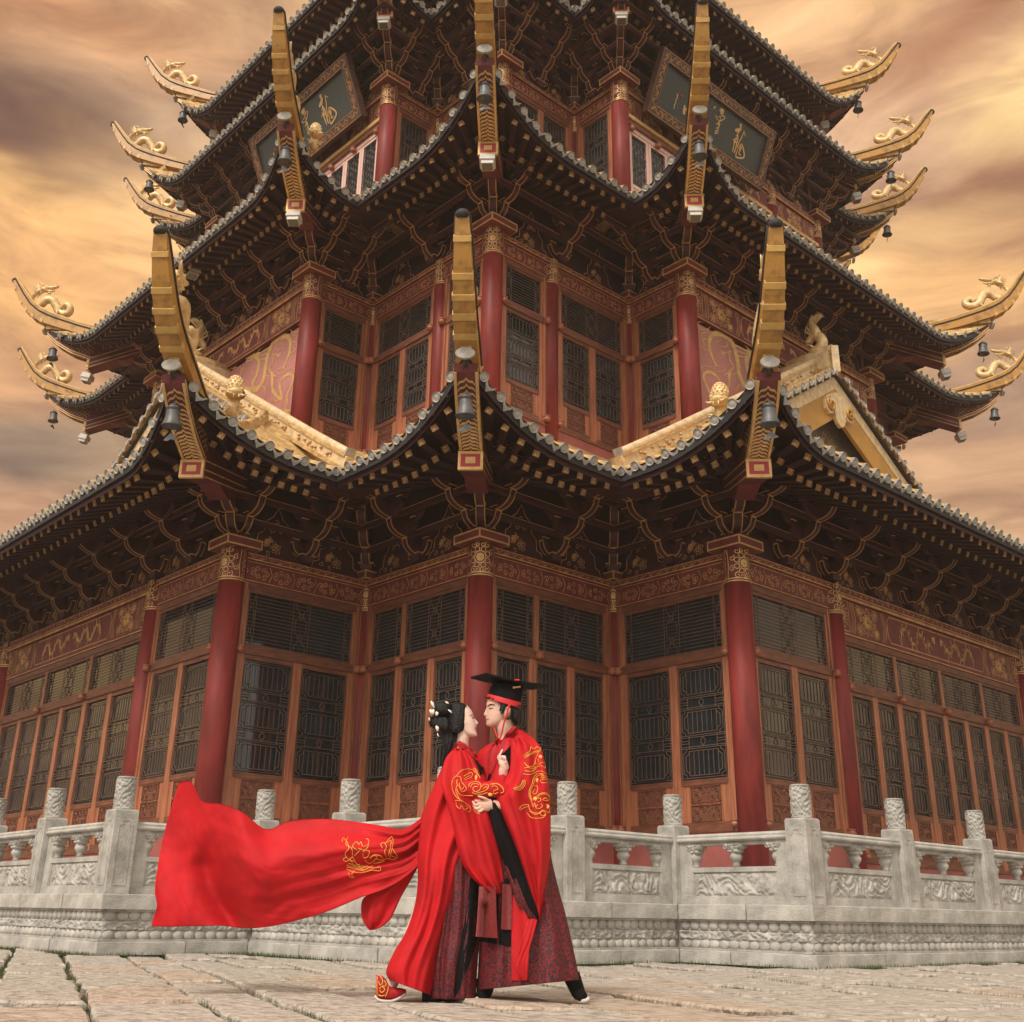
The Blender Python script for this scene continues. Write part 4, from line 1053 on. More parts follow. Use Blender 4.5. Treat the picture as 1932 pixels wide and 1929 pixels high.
def capblock(p, H, out, s=.29, diag_=True):
    w_ = UV(p[0], p[1], H+.003); o_ = UV(*out); rot = math.atan2(o_.y, o_.x)
    def g(b):
        b.box(-s, s, -s, s, 0, .15, 'beamp')
        for z_ in (.012, .138):
            for a, c_ in (((-s, -s), (s, -s)), ((-s, s), (s, s)), ((-s, -s), (-s, s)), ((s, -s), (s, s))): b.beam((a[0], a[1], z_), (c_[0], c_[1], z_), .022, .022, 'gold')
        for a in ((-s, -s), (s, -s), (s, s), (-s, s)): b.beam((a[0], a[1], .0), (a[0], a[1], .15), .02, .02, 'gold', (1, 0, 0))
    inst(shared(('cap', s), g, 'cap_block'), 'cap_block', pag, Matrix.Translation(w_)@Matrix.Rotation(rot+math.pi/4, 4, 'Z'))
def corner_brackets(p, H, o1, o2, reach, rise):
    z = H+.15
    capblock(p, H, np.array(o1)+np.array(o2))
    bracket((p[0], p[1], z), np.array(o1)+np.array(o2), True, 4, reach*1.25, rise, False)
    bracket((p[0]+(o1[1] and 0), p[1], z), o1, False, 4, reach, rise, False)
    bracket((p[0], p[1], z), o2, False, 4, reach, rise, False)
RE1, RI1 = 1.30, 1.0
# long wall / short wall normals: (0,1) faces left-front, (1,0) faces right-front
corner_brackets((w1, b1), H, (0, 1), (1, 0), RE1, RI1); corner_brackets((c1, c1), H, (0, 1), (1, 0), RE1, RI1); corner_brackets((b1, w1), H, (0, 1), (1, 0), RE1, RI1)
for p in ((w1, c1), (c1, w1)): capblock(p, H, (1, 1), .2); bracket((p[0]+.1, p[1]+.1, H+.15), (1, 1), True, 4, 1.2, RI1, False)
bracket((w1+1.45, c1, H+.05), (0, 1), False, 4, RE1, RI1); bracket((c1, w1+1.45, H+.05), (1, 0), False, 4, RE1, RI1)
bracket((w1, c1+1.3, H+.05), (1, 0), False, 4, RE1, RI1); bracket((c1+1.3, w1, H+.05), (0, 1), False, 4, RE1, RI1)
for k in range(9):
    d = 1.25+k*1.28
    bracket((w1-d, b1, H+.05), (0, 1), False, 4, RE1, RI1); bracket((b1, w1-d, H+.05), (1, 0), False, 4, RE1, RI1)
    MA, _ = frame((w1-d-.64, b1), (w1, b1), 0); MBB, _ = frame((b1, w1), (b1, 0), 0)
    ogee(frame((w1-d-.64, b1), (w1, b1), H)[0], 0, 0, .82, .85); ogee(frame((b1, w1), (b1, 0), H)[0], d+.64, 0, .82, .85)
for A, B, n in (((w1, b1), (w1, c1), 2), ((w1, c1), (c1, c1), 2), ((c1, c1), (c1, w1), 2), ((c1, w1), (b1, w1), 2)):
    M0, Ln = frame(A, B, H)
    for k in range(2): ogee(M0, Ln*(.27+.46*k), 0, .95, .85)
def layers(poly_segs, H, reach, rise, n=4):
    for A, B in poly_segs:
        A_ = np.array(A, float); B_ = np.array(B, float); d = (B_-A_)/np.hypot(*(B_-A_)); nr = np.array([-d[1], d[0]])
        for k in range(1, n+1):
            o_ = reach/n*k-.05; z = H+.14+rise/n*k; e = o_*.0
            # run to the mitre on outer corners, stop short in the recesses
            ea, eb = ext_of(A, B, o_)
            M0, Ln = frame(tuple(A_+nr*o_-d*ea), tuple(B_+nr*o_+d*eb), z)
            b = MB(); b.T = M0; b.box(0, Ln, -.035, .035, -.01, .09, 'brk'); b.box(0, Ln, -.041, -.035, .07, .078, 'goldedge'); b.T = None
            b.obj('bracket_tie', pag)
def ext_of(A, B, o_):
    def r_(p, q): return np.hypot(*p) > np.hypot(*q)
    f = []
    for p in (A, B):
        key = (round(p[0], 3), round(p[1], 3)); f.append(o_ if key in CVX else (-o_ if key in CCV else 0))
    return f
CVX = set(); CCV = set()
for (w_, c_, b_) in ((w1, c1, b1), (w2, c2, b2), (w3, c3, b3), (w4, c4, b4)):
    for p in ((w_, b_), (c_, c_), (b_, w_), (-w_, b_), (b_, -w_), (-c_, c_), (c_, -c_)): CVX.add((round(p[0], 3), round(p[1], 3)))
    for p in ((w_, c_), (c_, w_), (-w_, c_), (c_, -w_)): CCV.add((round(p[0], 3), round(p[1], 3)))
layers([((w1-11.82, b1), (w1, b1)), ((w1, b1), (w1, c1)), ((w1, c1), (c1, c1)), ((c1, c1), (c1, w1)), ((c1, w1), (b1, w1)), ((b1, w1), (b1, w1-11.82))], H1, RE1, RI1)
def purlin(es, segs, ins, dz, xr={}, h=.24):
    for i in segs:
        A, B, L, d = es.seg(i); a0, a1 = xr.get(i, (0, L)); nr = np.array([-d[1], d[0]])
        c0, c1_ = es.cv[i], es.cv[(i+1) % es.n]
        xa = a0+(ins if c0 else -ins) if a0 == 0 else a0; xb = a1-(ins if c1_ else -ins) if a1 == L else a1
        A_ = A+d*xa-nr*ins; B_ = A+d*xb-nr*ins; M0, Ln = frame(tuple(A_), tuple(B_), es.V+dz)
        b = MB(); b.T = M0; b.box(0, Ln, -.07, .07, 0, h, 'maroon'); b.box(0, Ln, -.10, .10, -.035, .0, 'brk'); b.T = None
        o = b.obj('purlin', pag)
        t = MB(); n = max(1, int(Ln/1.2)); p = Ln/n; q = random.Random(int(Ln*10)+i)
        for k in range(n):
            for j in range(6): t.line(spiral((k+.5)*p+q.uniform(-.35, .35), h*.5+q.uniform(-.04, .04), .055, 1.2, q.uniform(0, 6), q.choice((-1, 1)), 8), .013, -.074, 'goldline')
            t.line([(k*p+.02, .03), (k*p+.1, h/2), (k*p+.02, h-.03)], .013, -.074, 'goldline'); t.line([((k+1)*p-.02, .03), ((k+1)*p-.1, h/2), ((k+1)*p-.02, h-.03)], .013, -.074, 'goldline')
        t.line([(0, .02), (Ln, .02)], .012, -.074, 'goldline'); t.line([(0, h-.02), (Ln, h-.02)], .012, -.074, 'goldline')
        t.obj('gilded_scrollwork', o, M0)
# ---- roof over the ground storey
e1, V1, T1 = 2.18, 6.37, 6.98
R1_ = roofp(); E1 = Eave(P1, e1, V1, T1, fl=.30); E1.Vs = {0: 6.20}
L0 = E1.seg(0)[2]; L5 = E1.seg(5)[2]
XR1 = {0: (L0-15.2, L0), 5: (0, 15.2)}
ch = lambda es: None
eaves(E1, [2, 3, 1, 4, 0, 5], R1_, xr=XR1)
zt1 = 8.15; ins1 = 2.75
f1 = roof_top(E1, [0, 1, 2, 3, 4, 5], R1_, ins1, zt1, tubes=(0, 1, 2, 3, 4, 5))
for k in (1, 3, 5): ridge(E1, k, R1_, f1, ins1)
purlin(E1, [0, 1, 2, 3, 4, 5], .95, .18, XR1)
TIP1 = {}
for k in (1, 3, 5): TIP1[k] = corner(P1, E1.tip[k], e1+E1.fl, V1, T1, 0, diag(P1, k))
# upper flat behind
b = MB(); q = offs(P1, e1-ins1, True); b.add([UV(*p, zt1) for p in q], [tuple(range(len(q)))], 'glaze'); b.obj('roof_deck', R1_)
# gabled arms
GZ = 10.44; gu = 9.23; zg = 8.0; hwid = 3.85
def gable(flip):
    g = roofp('gable')
    def G(a, s, z): return UV(a, s, z) if not flip else UV(s, a, z)
    def zr(s):       # height of the arm roof at distance |s| from the ridge
        t = abs(s)/hwid; return GZ-(GZ-zg)*t
    b = MB()
    for sg in (-1, 1):
        def fn(p, q, sg=sg): s_ = sg*hwid*q; a = gu+.02-(gu-8.18)*p; return tuple(G(a, s_, zr(s_)+.02))
        b.grid(fn, 4, 12, 'glaze')
        for k in range(4):
            a = gu-.16-k*.27; b.tube([G(a, sg*hwid*q/8, zr(hwid*q/8)+.03) for q in range(9)], .065, 6, 'glaze', caps=False)
    b.obj('gable_roof', g)
    # triangular wall, recessed, then the barge boards
    b = MB(); ar = gu-.34
    b.add([G(ar, -hwid+.1, zg-.3), G(ar, hwid-.1, zg-.3), G(ar, 0, GZ-.15)], [(0, 1, 2)], 'gablew')
    t_ = MB(); rosette(t_, 0, zg+.75, .5, .5, 0, 'barge', .03, 8)
    for k in range(14):
        q = random.Random(k); t_.line(spiral(q.uniform(-1.9, 1.9), zg+.15+q.uniform(0, .5), .2, 1.3, q.uniform(0, 6), q.choice((-1, 1)), 10), .025, 0, 'barge')
    b.add([tuple(G(ar+.012, x, z)) for x, y, z in t_.v], t_.f, 'barge')
    b.obj('gable_wall', g)
    for sg in (-1, 1):
        b = MB(); n = 14; vs = []
        for k in range(n+1):
            s_ = sg*(hwid+.25)*k/n; z = zr(s_)
            for (a, dz) in ((gu-.03, -.07), (gu-.03, -.95), (gu-.10, -.95), (gu-.10, -.07)): vs.append(G(a, s_, z+dz))
        fs = []
        for k in range(n):
            for j in range(4): fs.append((4*k+j, 4*k+(j+1) % 4, 4*k+4+(j+1) % 4, 4*k+4+j))
        b.add(vs, fs, 'barge')
        # soffit between board and wall
        b.add([p for k in range(n+1) for p in (G(gu-.1, sg*(hwid+.2)*k/n, zr(hwid*k/n)-.1), G(ar, sg*(hwid+.2)*k/n, zr(hwid*k/n)-.1))], [(2*k, 2*k+1, 2*k+3, 2*k+2) for k in range(n)], 'barge')
        vs = []
        for k in range(n+1):
            s_ = sg*(hwid+.25)*k/n; z = zr(s_)
            for (a, dz) in ((gu+.03, -.02), (gu+.03, -.08), (gu-.05, -.08), (gu-.05, -.02)): vs.append(G(a, s_, z+dz))
        b.add(vs, fs, 'dark')
        vs = []
        for k in range(n+1):
            s_ = sg*(hwid+.25)*k/n; z = zr(s_)
            for (a, dz) in ((gu-.02, -.10), (gu-.02, -.36), (gu-.06, -.36), (gu-.06, -.10)): vs.append(G(a, s_, z+dz))
        b.add(vs, fs, 'cream')
        b.obj('barge_board', g)
        # verge tiles with discs
        for k in range(1, 13):
            s_ = sg*(hwid+.1)*k/14.5; tm = MC[('tile', .29)]
            # disc looks out along the arm axis
            ex = (G(0, 1, 0)-G(0, 0, 0)).normalized(); axd = (G(1, 0, 0)-G(0, 0, 0)).normalized()
            tdir = (ex*sg*1.0+Vector((0, 0, -.62))).normalized(); iv = -axd; zz = tdir.cross(iv).normalized()
            if zz.z < 0: tdir = -tdir; zz = tdir.cross(iv).normalized()
            M_ = Matrix((tdir, iv, zz)).transposed().to_4x4(); M_.translation = G(gu+.10, s_, zr(s_)+.05)
            inst(tm, 'verge_tile', g, M_)
        # hanging ridge with carved side, running on below the gable to its round end
        def hr(q):
            s_ = 5.9*q/1.98; return s_, max(10.50-.635*s_, zr(s_)+.02 if s_ < hwid else 0)+(.10*max(0, q-1.5)**2)
        pts = []
        for k in range(23):
            s_, z = hr(k/22*1.98); pts.append(G(gu-.38, sg*s_, z))
        b = MB()
        for a, c_ in zip(pts[:-1], pts[1:]):
            for (w_, z_, h_, m_) in ((.24, .03, .06, 'glaze'), (.15, .15, .20, 'cream'), (.20, .26, .035, 'glaze')): b.beam(a+Vector((0, 0, z_)), c_+Vector((0, 0, z_)), w_, h_, m_)
        b.tube([p+Vector((0, 0, .32)) for p in pts], .075, 10, 'cream'); b.beam(pts[-1]+Vector((0, 0, .32)), pts[-1]+(pts[-1]-pts[-2]).normalized()*.03+Vector((0, 0, .32)), .17, .17, 'tile'); b.lathe([(.13, 0), (.13, .03), (.10, .04)], 14, 'tile', (0, 0, 0)) if False else None
        q = random.Random(3)
        for k in range(60):
            j = q.uniform(0, 20.9); a = pts[int(j)]; c_ = pts[int(j)+1]; p = a+(c_-a)*(j % 1)
            for face in (-.088, .088):
                axd = (G(1, 0, 0)-G(0, 0, 0)).normalized(); b.ell(p+axd*face+Vector((0, 0, .10+.08*q.random())), (.035, .035, .022), 'glaze', 6, 4)
        b.obj('hanging_ridge', g)
    # cloud pendant
    b = MB(); t_ = []
    def pend():
        P = [(0, .34), (.22, .26), (.50, .12), (.68, -.10), (.66, -.32), (.50, -.44), (.34, -.38), (.28, -.26), (.24, -.46), (.14, -.62), (0, -.70)]
        return P+[(-x, z) for x, z in P[::-1][1:-1]]
    P = [(x*.72, z*.72) for x, z in pend()]; n = len(P); vs = [G(gu+.04, x, GZ-.70+z) for x, z in P]+[G(gu-.03, x, GZ-.70+z) for x, z in P]
    b.add(vs, [(i, (i+1) % n, (i+1) % n+n, i+n) for i in range(n)]+[tuple(range(n)), tuple(range(n, 2*n))[::-1]], 'cream')
    for sg in (-1, 1): b.tube([G(gu+.06, sg*(x)*.72, GZ-.70+z*.72) for x, z in spiral(.44, -.16, .20, 1.5, 1.2, -1, 16)], .03, 6, 'barge')
    b.obj('cloud_pendant', g)
    # main ridge and its cap
    b = MB()
    b.beam(G(gu-.02, 0, GZ+.22), G(7.6, 0, GZ+.22), .26, .42, 'cream'); b.tube([G(gu+.02, 0, GZ+.47), G(7.6, 0, GZ+.47)], .13, 10, 'glaze'); b.beam(G(gu, 0, GZ+.04), G(7.6, 0, GZ+.04), .36, .08, 'glaze')
    b.beam(G(gu+.03, 0, GZ-.05), G(gu+.03, 0, GZ+.52), .22, .14, 'cream', (1, 0, 0))
    b.obj('main_ridge', g)
gable(False); gable(True)
# ------------------------------------------------------------------ second storey
P2 = cross(w2, c2, b2); H = H2; bh = .42; zb = 8.1
for (p, r_, fc) in [((w2, b2), .19, (1, 3)), ((c2, c2), .18, (1, 1)), ((b2, w2), .19, (3, 1)), ((w2-.02, c2-.02), .14, (1, 1)), ((c2-.02, w2-.02), .14, (1, 1)), ((c2-1.407, c2), .14, (0, 1)), ((c2, c2-1.407), .14, (1, 0)), ((-w2, b2), .16, (0, 1)), ((b2, -w2), .16, (1, 0))]:
    column(p[0], p[1], r_, zb, H, True, fc)
fl = c2-1.407
Z0, ZM, Z1, ZL = 8.36, 10.40, H-bh, 8.98
bay((w2, b2), (w2, c2), .19, .14, Z0, ZM, Z1, ZL, 1, [1], zb)
bay((w2, c2), (fl, c2), .14, .14, Z0, ZM, Z1, ZL, 2, [1], zb)
bay((fl, c2), (c2, c2), .14, .18, Z0, ZM, Z1, ZL, 1, [1], zb)
bay((c2, c2), (c2, fl), .18, .14, Z0, ZM, Z1, ZL, 1, [1], zb)
bay((c2, fl), (c2, w2), .14, .14, Z0, ZM, Z1, ZL, 2, [1], zb)
bay((c2, w2), (b2, w2), .14, .19, Z0, ZM, Z1, ZL, 1, [1], zb)
for A, B in (((w2, b2), (w2, c2)), ((w2, c2), (fl, c2)), ((fl, c2), (c2, c2)), ((c2, c2), (c2, fl)), ((c2, fl), (c2, w2)), ((c2, w2), (b2, w2))): beam(A, B, H, bh)
# dragon panel, drawn in wall coordinates (distance from the near column, height); same painting on both long walls
def px(x, y):       # crop pixels of the left panel -> (distance from corner, z)
    X = (600+x/3.215)/2.0373; Y = (1050+y/3.215)/2.0373; d = ray(X, Y)
    nrm = np.array([-r2, -r2, 0]); t = (b2-nrm@CAM)/(nrm@d); P = CAM+d*t; u = (P[0]-P[1])*r2; return (w2-u, P[2])
body1 = [(1120, 1060), (1190, 1030), (1260, 1060), (1275, 1150), (1235, 1290), (1185, 1380), (1210, 1445), (1280, 1420), (1335, 1300), (1360, 1150), (1390, 1010), (1440, 880), (1530, 800), (1620, 790), (1660, 850), (1655, 960), (1620, 1080), (1575, 1180)]
body2 = [(1490, 1290), (1440, 1250), (1400, 1190), (1440, 1120), (1450, 1030)]
body3 = [(1430, 1240), (1440, 1330), (1440, 1440), (1500, 1530), (1560, 1560), (1540, 1450), (1530, 1370), (1580, 1290), (1660, 1250), (1700, 1310), (1660, 1420), (1620, 1520), (1625, 1620), (1600, 1700)]
tail1 = [(1230, 1450), (1130, 1440), (1060, 1380), (1035, 1290), (1060, 1200)]
clouds = [[(1500, 690), (1480, 650), (1520, 620), (1600, 610), (1640, 570), (1700, 560), (1750, 600), (1730, 640), (1790, 650), (1770, 720), (1700, 740), (1660, 700)],
          [(1420, 800), (1430, 750), (1490, 740), (1520, 700), (1510, 760), (1450, 800)], [(1680, 770), (1740, 780), (1740, 840), (1690, 850), (1740, 870), (1700, 920), (1730, 950), (1680, 990), (1640, 960)],
          [(1500, 890), (1470, 920), (1500, 950), (1560, 940), (1600, 900), (1550, 870)], [(1500, 1200), (1550, 1180), (1600, 1190), (1590, 1240), (1520, 1250), (1480, 1220)], [(1620, 1200), (1680, 1180), (1730, 1200), (1700, 1240)],
          [(1150, 920), (1170, 860), (1220, 850), (1220, 900), (1180, 930)], [(1180, 1200), (1200, 1250), (1260, 1240)], [(1340, 1270), (1390, 1280), (1380, 1340)], [(730, 1160), (790, 1130), (810, 1160), (770, 1190)],
          [(1400, 1790), (1450, 1720), (1500, 1700), (1480, 1760), (1440, 1800)], [(1360, 1700), (1400, 1640), (1430, 1600), (1480, 1590)], [(1420, 1610), (1460, 1570), (1500, 1600)]]
def dragon_art(b, sgn, L):
    m = 'gold'; K = lambda P: [((L-q[0]) if sgn < 0 else q[0], q[1]) for q in (px(*p) for p in P)]
    def dense(P, n=5):
        out = []
        for k in range(len(P)-1):
            p0 = np.array(P[max(0, k-1)]); p1 = np.array(P[k]); p2 = np.array(P[k+1]); p3 = np.array(P[min(len(P)-1, k+2)])
            for j in range(n):
                t = j/n; out.append(tuple(.5*((2*p1)+(p2-p0)*t+(2*p0-5*p1+4*p2-p3)*t*t+(3*p1-p0-3*p2+p3)*t**3)))
        out.append(tuple(P[-1])); return out
    for Bd, w0, w1_ in ((body1, .14, .20), (body2, .05, .08), (body3, .15, .08), (tail1, .17, .03)):
        D = dense(K(Bd)); N = len(D)
        for k in range(N-1):
            w = (w0+(w1_-w0)*k/N if Bd is not body1 else .13+.09*math.sin(math.pi*min(1, k/N*1.1)))*.50
            b.line(D[k:k+2], w*.95, -.0, m)
            d = np.array(D[k+1])-np.array(D[k]); l = np.hypot(*d) or 1; nn = np.array([-d[1], d[0]])/l
            for sg2 in (-1, 1):
                c_ = np.array(D[k]); b.add([(c_[0]+nn[0]*w*.45*sg2, 0, c_[1]+nn[1]*w*.45*sg2), (c_[0]+d[0]*.9+nn[0]*w*.45*sg2, 0, c_[1]+d[1]*.9+nn[1]*w*.45*sg2), (c_[0]+d[0]*1.2+nn[0]*w*.8*sg2, 0, c_[1]+d[1]*1.2+nn[1]*w*.8*sg2)], [(0, 1, 2) if sg2 < 0 else (0, 2, 1)], m)
    # head, mane, horns, claws, tail fin
    for P, w in (([(1100, 1040), (1150, 1050), (1220, 1020), (1290, 1000)], .12), ([(1110, 1100), (1150, 1090), (1200, 1070)], .07), ([(1200, 1030), (1240, 940), (1290, 870), (1340, 830)], .05), ([(1240, 1010), (1300, 930), (1380, 860)], .07), ([(1270, 1010), (1340, 960), (1400, 930)], .06), ([(1280, 1040), (1350, 1010), (1400, 990)], .05), ([(1270, 1080), (1320, 1070), (1370, 1060)], .05), ([(1100, 1030), (1110, 990), (1150, 960)], .03),
                 ([(1430, 1000), (1480, 1020), (1530, 1010)], .05), ([(1500, 1020), (1560, 990)], .03), ([(1500, 1020), (1550, 1030)], .03), ([(1500, 1020), (1530, 1070)], .03), ([(1500, 1020), (1500, 1080)], .03), ([(1330, 1400), (1360, 1480), (1330, 1560), (1290, 1610), (1250, 1630)], .05), ([(1290, 1610), (1300, 1660)], .03), ([(1290, 1610), (1260, 1680)], .03),
                 ([(1050, 1280), (1060, 1200), (1100, 1150)], .05), ([(1060, 1200), (1040, 1160)], .03), ([(1060, 1200), (1110, 1190)], .03), ([(1060, 1200), (1090, 1240)], .03), ([(1100, 1440), (1060, 1510)], .03), ([(1150, 1460), (1130, 1520)], .03), ([(1130, 1120), (1120, 1200), (1110, 1240)], .03), ([(1180, 1100), (1170, 1180), (1200, 1230)], .02),
                 ([(940, 1160), (970, 1120), (960, 1200), (940, 1230)], .05), ([(920, 1190), (1000, 1170)], .035), ([(860, 1210), (890, 1190), (920, 1220)], .03), ([(960, 1200), (1010, 1110)], .02), ([(1470, 1680), (1480, 1730), (1440, 1740)], .04), ([(1560, 1560), (1560, 1640), (1500, 1690)], .04)):
        b.line(dense(K(P), 3), w*.6, 0, m)
    F = K([(1610, 1690), (1680, 1690), (1640, 1740), (1680, 1770), (1660, 1800), (1680, 1840), (1670, 1900), (1620, 1860), (1610, 1830), (1580, 1880), (1550, 1800), (1560, 1730)])
    b.add([(x, 0, z) for x, z in F], [tuple(range(len(F)))], m)
    for C in clouds: b.line(dense(K(C), 4), .017, 0, m)
for sgn, A, B in ((-1, (-w2, b2), (w2, b2)), (1, (b2, w2), (b2, -w2))):
    M0, Ln = frame(A, B, 0); b = MB(); b.T = M0; b.box(0, Ln, 0, .12, zb, H-.9, 'dpanel'); b.T = None; o = b.obj('wall_panel', pag)
    b = MB(); dragon_art(b, sgn, Ln); b.T = None
    for k, v in enumerate(b.v): b.v[k] = (v[0], -.006-.00001*(k % 7), v[2])
    b.obj('painted_dragon', o, M0)
    beam(A, B, H, .82, True)
for i in range(6, 19): # plain rear walls
    A, B = P2[i], P2[(i+1) % 20]; b = MB(); b.T = frame(A, B)[0]; Ln = frame(A, B)[1]; b.box(0, Ln, 0, .1, zb, H+1.4, 'dpanel'); b.obj('rear_wall', pag)
core(P2, .40, zb, H+1.4)
n2 = len(P2)
def tier_brackets(w, c, b_, H, re, ri, mids=1, longn=5, mid2=0):
    layers([((-c, c), (-w, c)), ((-w, c), (-w, b_)), ((-w, b_), (w, b_)), ((w, b_), (w, c)), ((w, c), (c, c)), ((c, c), (c, w)), ((c, w), (b_, w)), ((b_, w), (b_, -w)), ((b_, -w), (c, -w)), ((c, -w), (c, -c))], H, re, ri)
    for p in ((w, b_), (c, c), (b_, w)): corner_brackets(p, H, (0, 1), (1, 0), re, ri)
    for p in ((w, c), (c, w)): capblock(p, H, (1, 1), .2); bracket((p[0]+.1, p[1]+.1, H+.15), (1, 1), True, 4, re*.95, ri, False)
    g = (c-w)
    for q in (.55,): bracket((w+g*q, c, H+.05), (0, 1), False, 4, re, ri); bracket((c, w+g*q, H+.05), (1, 0), False, 4, re, ri)
    if b_-c > 1.2:
        bracket((w, c+(b_-c)*.5, H+.05), (1, 0), False, 4, re, ri, True); bracket((c+(b_-c)*.5, w, H+.05), (0, 1), False, 4, re, ri, True)
    for k in range(longn):
        d = 2*w*(k+1)/(longn+1); bracket((w-d, b_, H+.05), (0, 1), False, 4, re, ri); bracket((b_, w-d, H+.05), (1, 0), False, 4, re, ri)
    for k in range(longn+1):
        d = 2*w*(k+.5)/(longn+1); ogee(frame((w-d, b_), (w, b_), H)[0], 0, 0, .7, .8); ogee(frame((b_, w), (b_, -w), H)[0], d, 0, .7, .8)
    for A, B in (((w, b_), (w, c)), ((w, c), (c, c)), ((c, c), (c, w)), ((c, w), (b_, w))):
        M0, Ln = frame(A, B, H); nn = 1 if Ln < 1.8 else 2
        for k in range(nn): ogee(M0, Ln*(k+.5)/nn, 0, .8, .8)
    # side corners, seen in profile
    for p, o1, o2 in (((-w, b_), (0, 1), (-1, 0)), ((-c, c), (0, 1), (-1, 0)), ((b_, -w), (1, 0), (0, -1)), ((c, -c), (1, 0), (0, -1))): corner_brackets(p, H, o1, o2, re, ri)
tier_brackets(w2, c2, b2, H2, 1.15, .95)
e2, V2, T2 = 1.65, 12.56, 13.10
R2_ = roofp(); E2 = Eave(P2, e2, V2, T2, fl=.42, pw=2.5, fq=2.4); E2.Vs = {5: 12.38}
VIS = [2, 3, 1, 4, 0, 5, 19, 6, 18, 7, 17]
# with ten corners a side: 0=(-w,b)->(w,b); 1,2 / 3,4 the front recesses; 5 right long wall; 6,7 and 19,18 the next recesses
VIS2 = VIS+[8, 16, 9]
eaves(E2, VIS2, R2_, sp=.27)
f2_ = roof_top(E2, list(range(20)), R2_, 2.67, 13.6, tubes=())
for k in (1, 3, 5, 0, 6, 18, 8): ridge(E2, k, R2_, f2_, 2.67)
purlin(E2, VIS, .85, .20)
TIP2 = {}
for k in (1, 3, 5, 0, 6, 18, 8, 16, 10):
    if k not in TIP2: TIP2[k] = corner(P2, E2.tip[k], e2+E2.fl, V2, T2, 0, diag(P2, k))
# ------------------------------------------------------------------ third storey
P3 = cross(w3, c3, b3); H = H3; bh = .36; zb = 13.45
for (p, r_, fc) in [((w3, b3), .18, (1, 3)), ((c3, c3), .18, (1, 1)), ((b3, w3), .18, (3, 1)), ((w3-.02, c3-.02), .14, (1, 1)), ((c3-.02, w3-.02), .14, (1, 1)), ((-w3, b3), .16, (0, 1)), ((b3, -w3), .16, (1, 0)), ((-1.65, b3), .17, (0, 1)), ((b3, -1.65), .17, (1, 0))]:
    column(p[0], p[1], r_, zb, H, True, fc)
Z0, Z1, ZL = 13.95, H-bh, 14.45
bay((w3, b3), (w3, c3), .18, .14, Z0, None, Z1, ZL, 1, None, zb)
bay((w3, c3), (c3, c3), .14, .18, Z0, None, Z1, ZL, 2, None, zb)
bay((c3, c3), (c3, w3), .18, .14, Z0, None, Z1, ZL, 2, None, zb)
bay((c3, w3), (b3, w3), .14, .18, Z0, None, Z1, ZL, 1, None, zb)
for A, B in (((-w3, b3), (w3, b3)), ((b3, w3), (b3, -w3))):
    bay(A, B, .16, .18, Z0, None, 15.75, 14.35, 11, None, zb, 'woodp', 'woodp', lattice_ice, 'barsd')
    M0, Ln = frame(A, B); b = MB(); b.T = M0; b.box(.1, Ln-.1, -.10, .1, 15.75, 15.95, 'woodd'); b.box(.1, Ln-.1, -.14, -.10, 15.86, 15.95, 'gold'); b.box(.1, Ln-.1, -.02, .1, 15.95, H-.3, 'maroon'); b.obj('lintel', pag)
    km = MC['knob']
    for k in range(9): inst(km, 'door_boss', pag, M0@Matrix.Translation((.25+(Ln-.5)*k/8, -.10, 15.66)))
    beam(A, B, H, .7, True)
for A, B in (((w3, b3), (w3, c3)), ((w3, c3), (c3, c3)), ((c3, c3), (c3, w3)), ((c3, w3), (b3, w3))): beam(A, B, H, bh)
for i in range(6, 19):
    A, B = P3[i], P3[(i+1) % 20]; b = MB(); b.T = frame(A, B)[0]; Ln = frame(A, B)[1]; b.box(0, Ln, 0, .1, zb, H+1.4, 'dpanel'); b.obj('rear_wall', pag)
core(P3, .40, zb, H+1.4)
tier_brackets(w3, c3, b3, H3, .95, .9)
e3, V3, T3 = 1.30, 17.83, 18.62
R3_ = roofp(); E3 = Eave(P3, e3, V3, T3, fl=.32, pw=2.5, fq=2.4); E3.Vs = {0: 17.66}
eaves(E3, [0, 5, 2, 3, 1, 4, 19, 6, 18, 7, 17, 8, 16, 9], R3_, sp=.27, kend=.3)
f3_ = roof_top(E3, list(range(20)), R3_, 2.1, 18.7)
for k in (1, 3, 5, 0, 6, 18, 8): ridge(E3, k, R3_, f3_, 2.1)
purlin(E3, VIS, .7, .25)
TIP3 = {}
for k in (1, 3, 5, 0, 6, 18, 8, 16, 10): TIP3[k] = corner(P3, E3.tip[k], e3+E3.fl, V3, T3, 0, diag(P3, k))
# ------------------------------------------------------------------ fourth storey
c4 = 4.2
P4 = cross(w4, c4, b4); zb = 18.4
for (p, r_, fc) in [((w4, b4), .17, (1, 3)), ((c4, c4), .17, (1, 1)), ((b4, w4), .17, (3, 1)), ((w4, c4), .14, (1, 1)), ((c4, w4), .14, (1, 1))]: column(p[0], p[1], r_, zb, H4, True, fc)
for i in range(20):
    A, B = P4[i], P4[(i+1) % 20]; b = MB(); b.T = frame(A, B)[0]; Ln = frame(A, B)[1]; b.box(0, Ln, 0, .1, zb, H4+1.4, 'dpanel'); b.obj('upper_wall', pag)
for A, B in (((-w4, b4), (w4, b4)), ((w4, b4), (w4, c4)), ((w4, c4), (c4, c4)), ((c4, c4), (c4, w4)), ((c4, w4), (b4, w4)), ((b4, w4), (b4, -w4))): beam(A, B, H4, .36)
tier_brackets(w4, c4, b4, H4, .95, .8)
e4, V4, T4 = 1.6, 19.8, 20.85
R4_ = roofp(); E4 = Eave(P4, e4-.2, V4, T4, fl=.2)
eaves(E4, [0, 5, 19, 6, 1, 2, 3, 4], R4_, sp=.27, kend=.3)
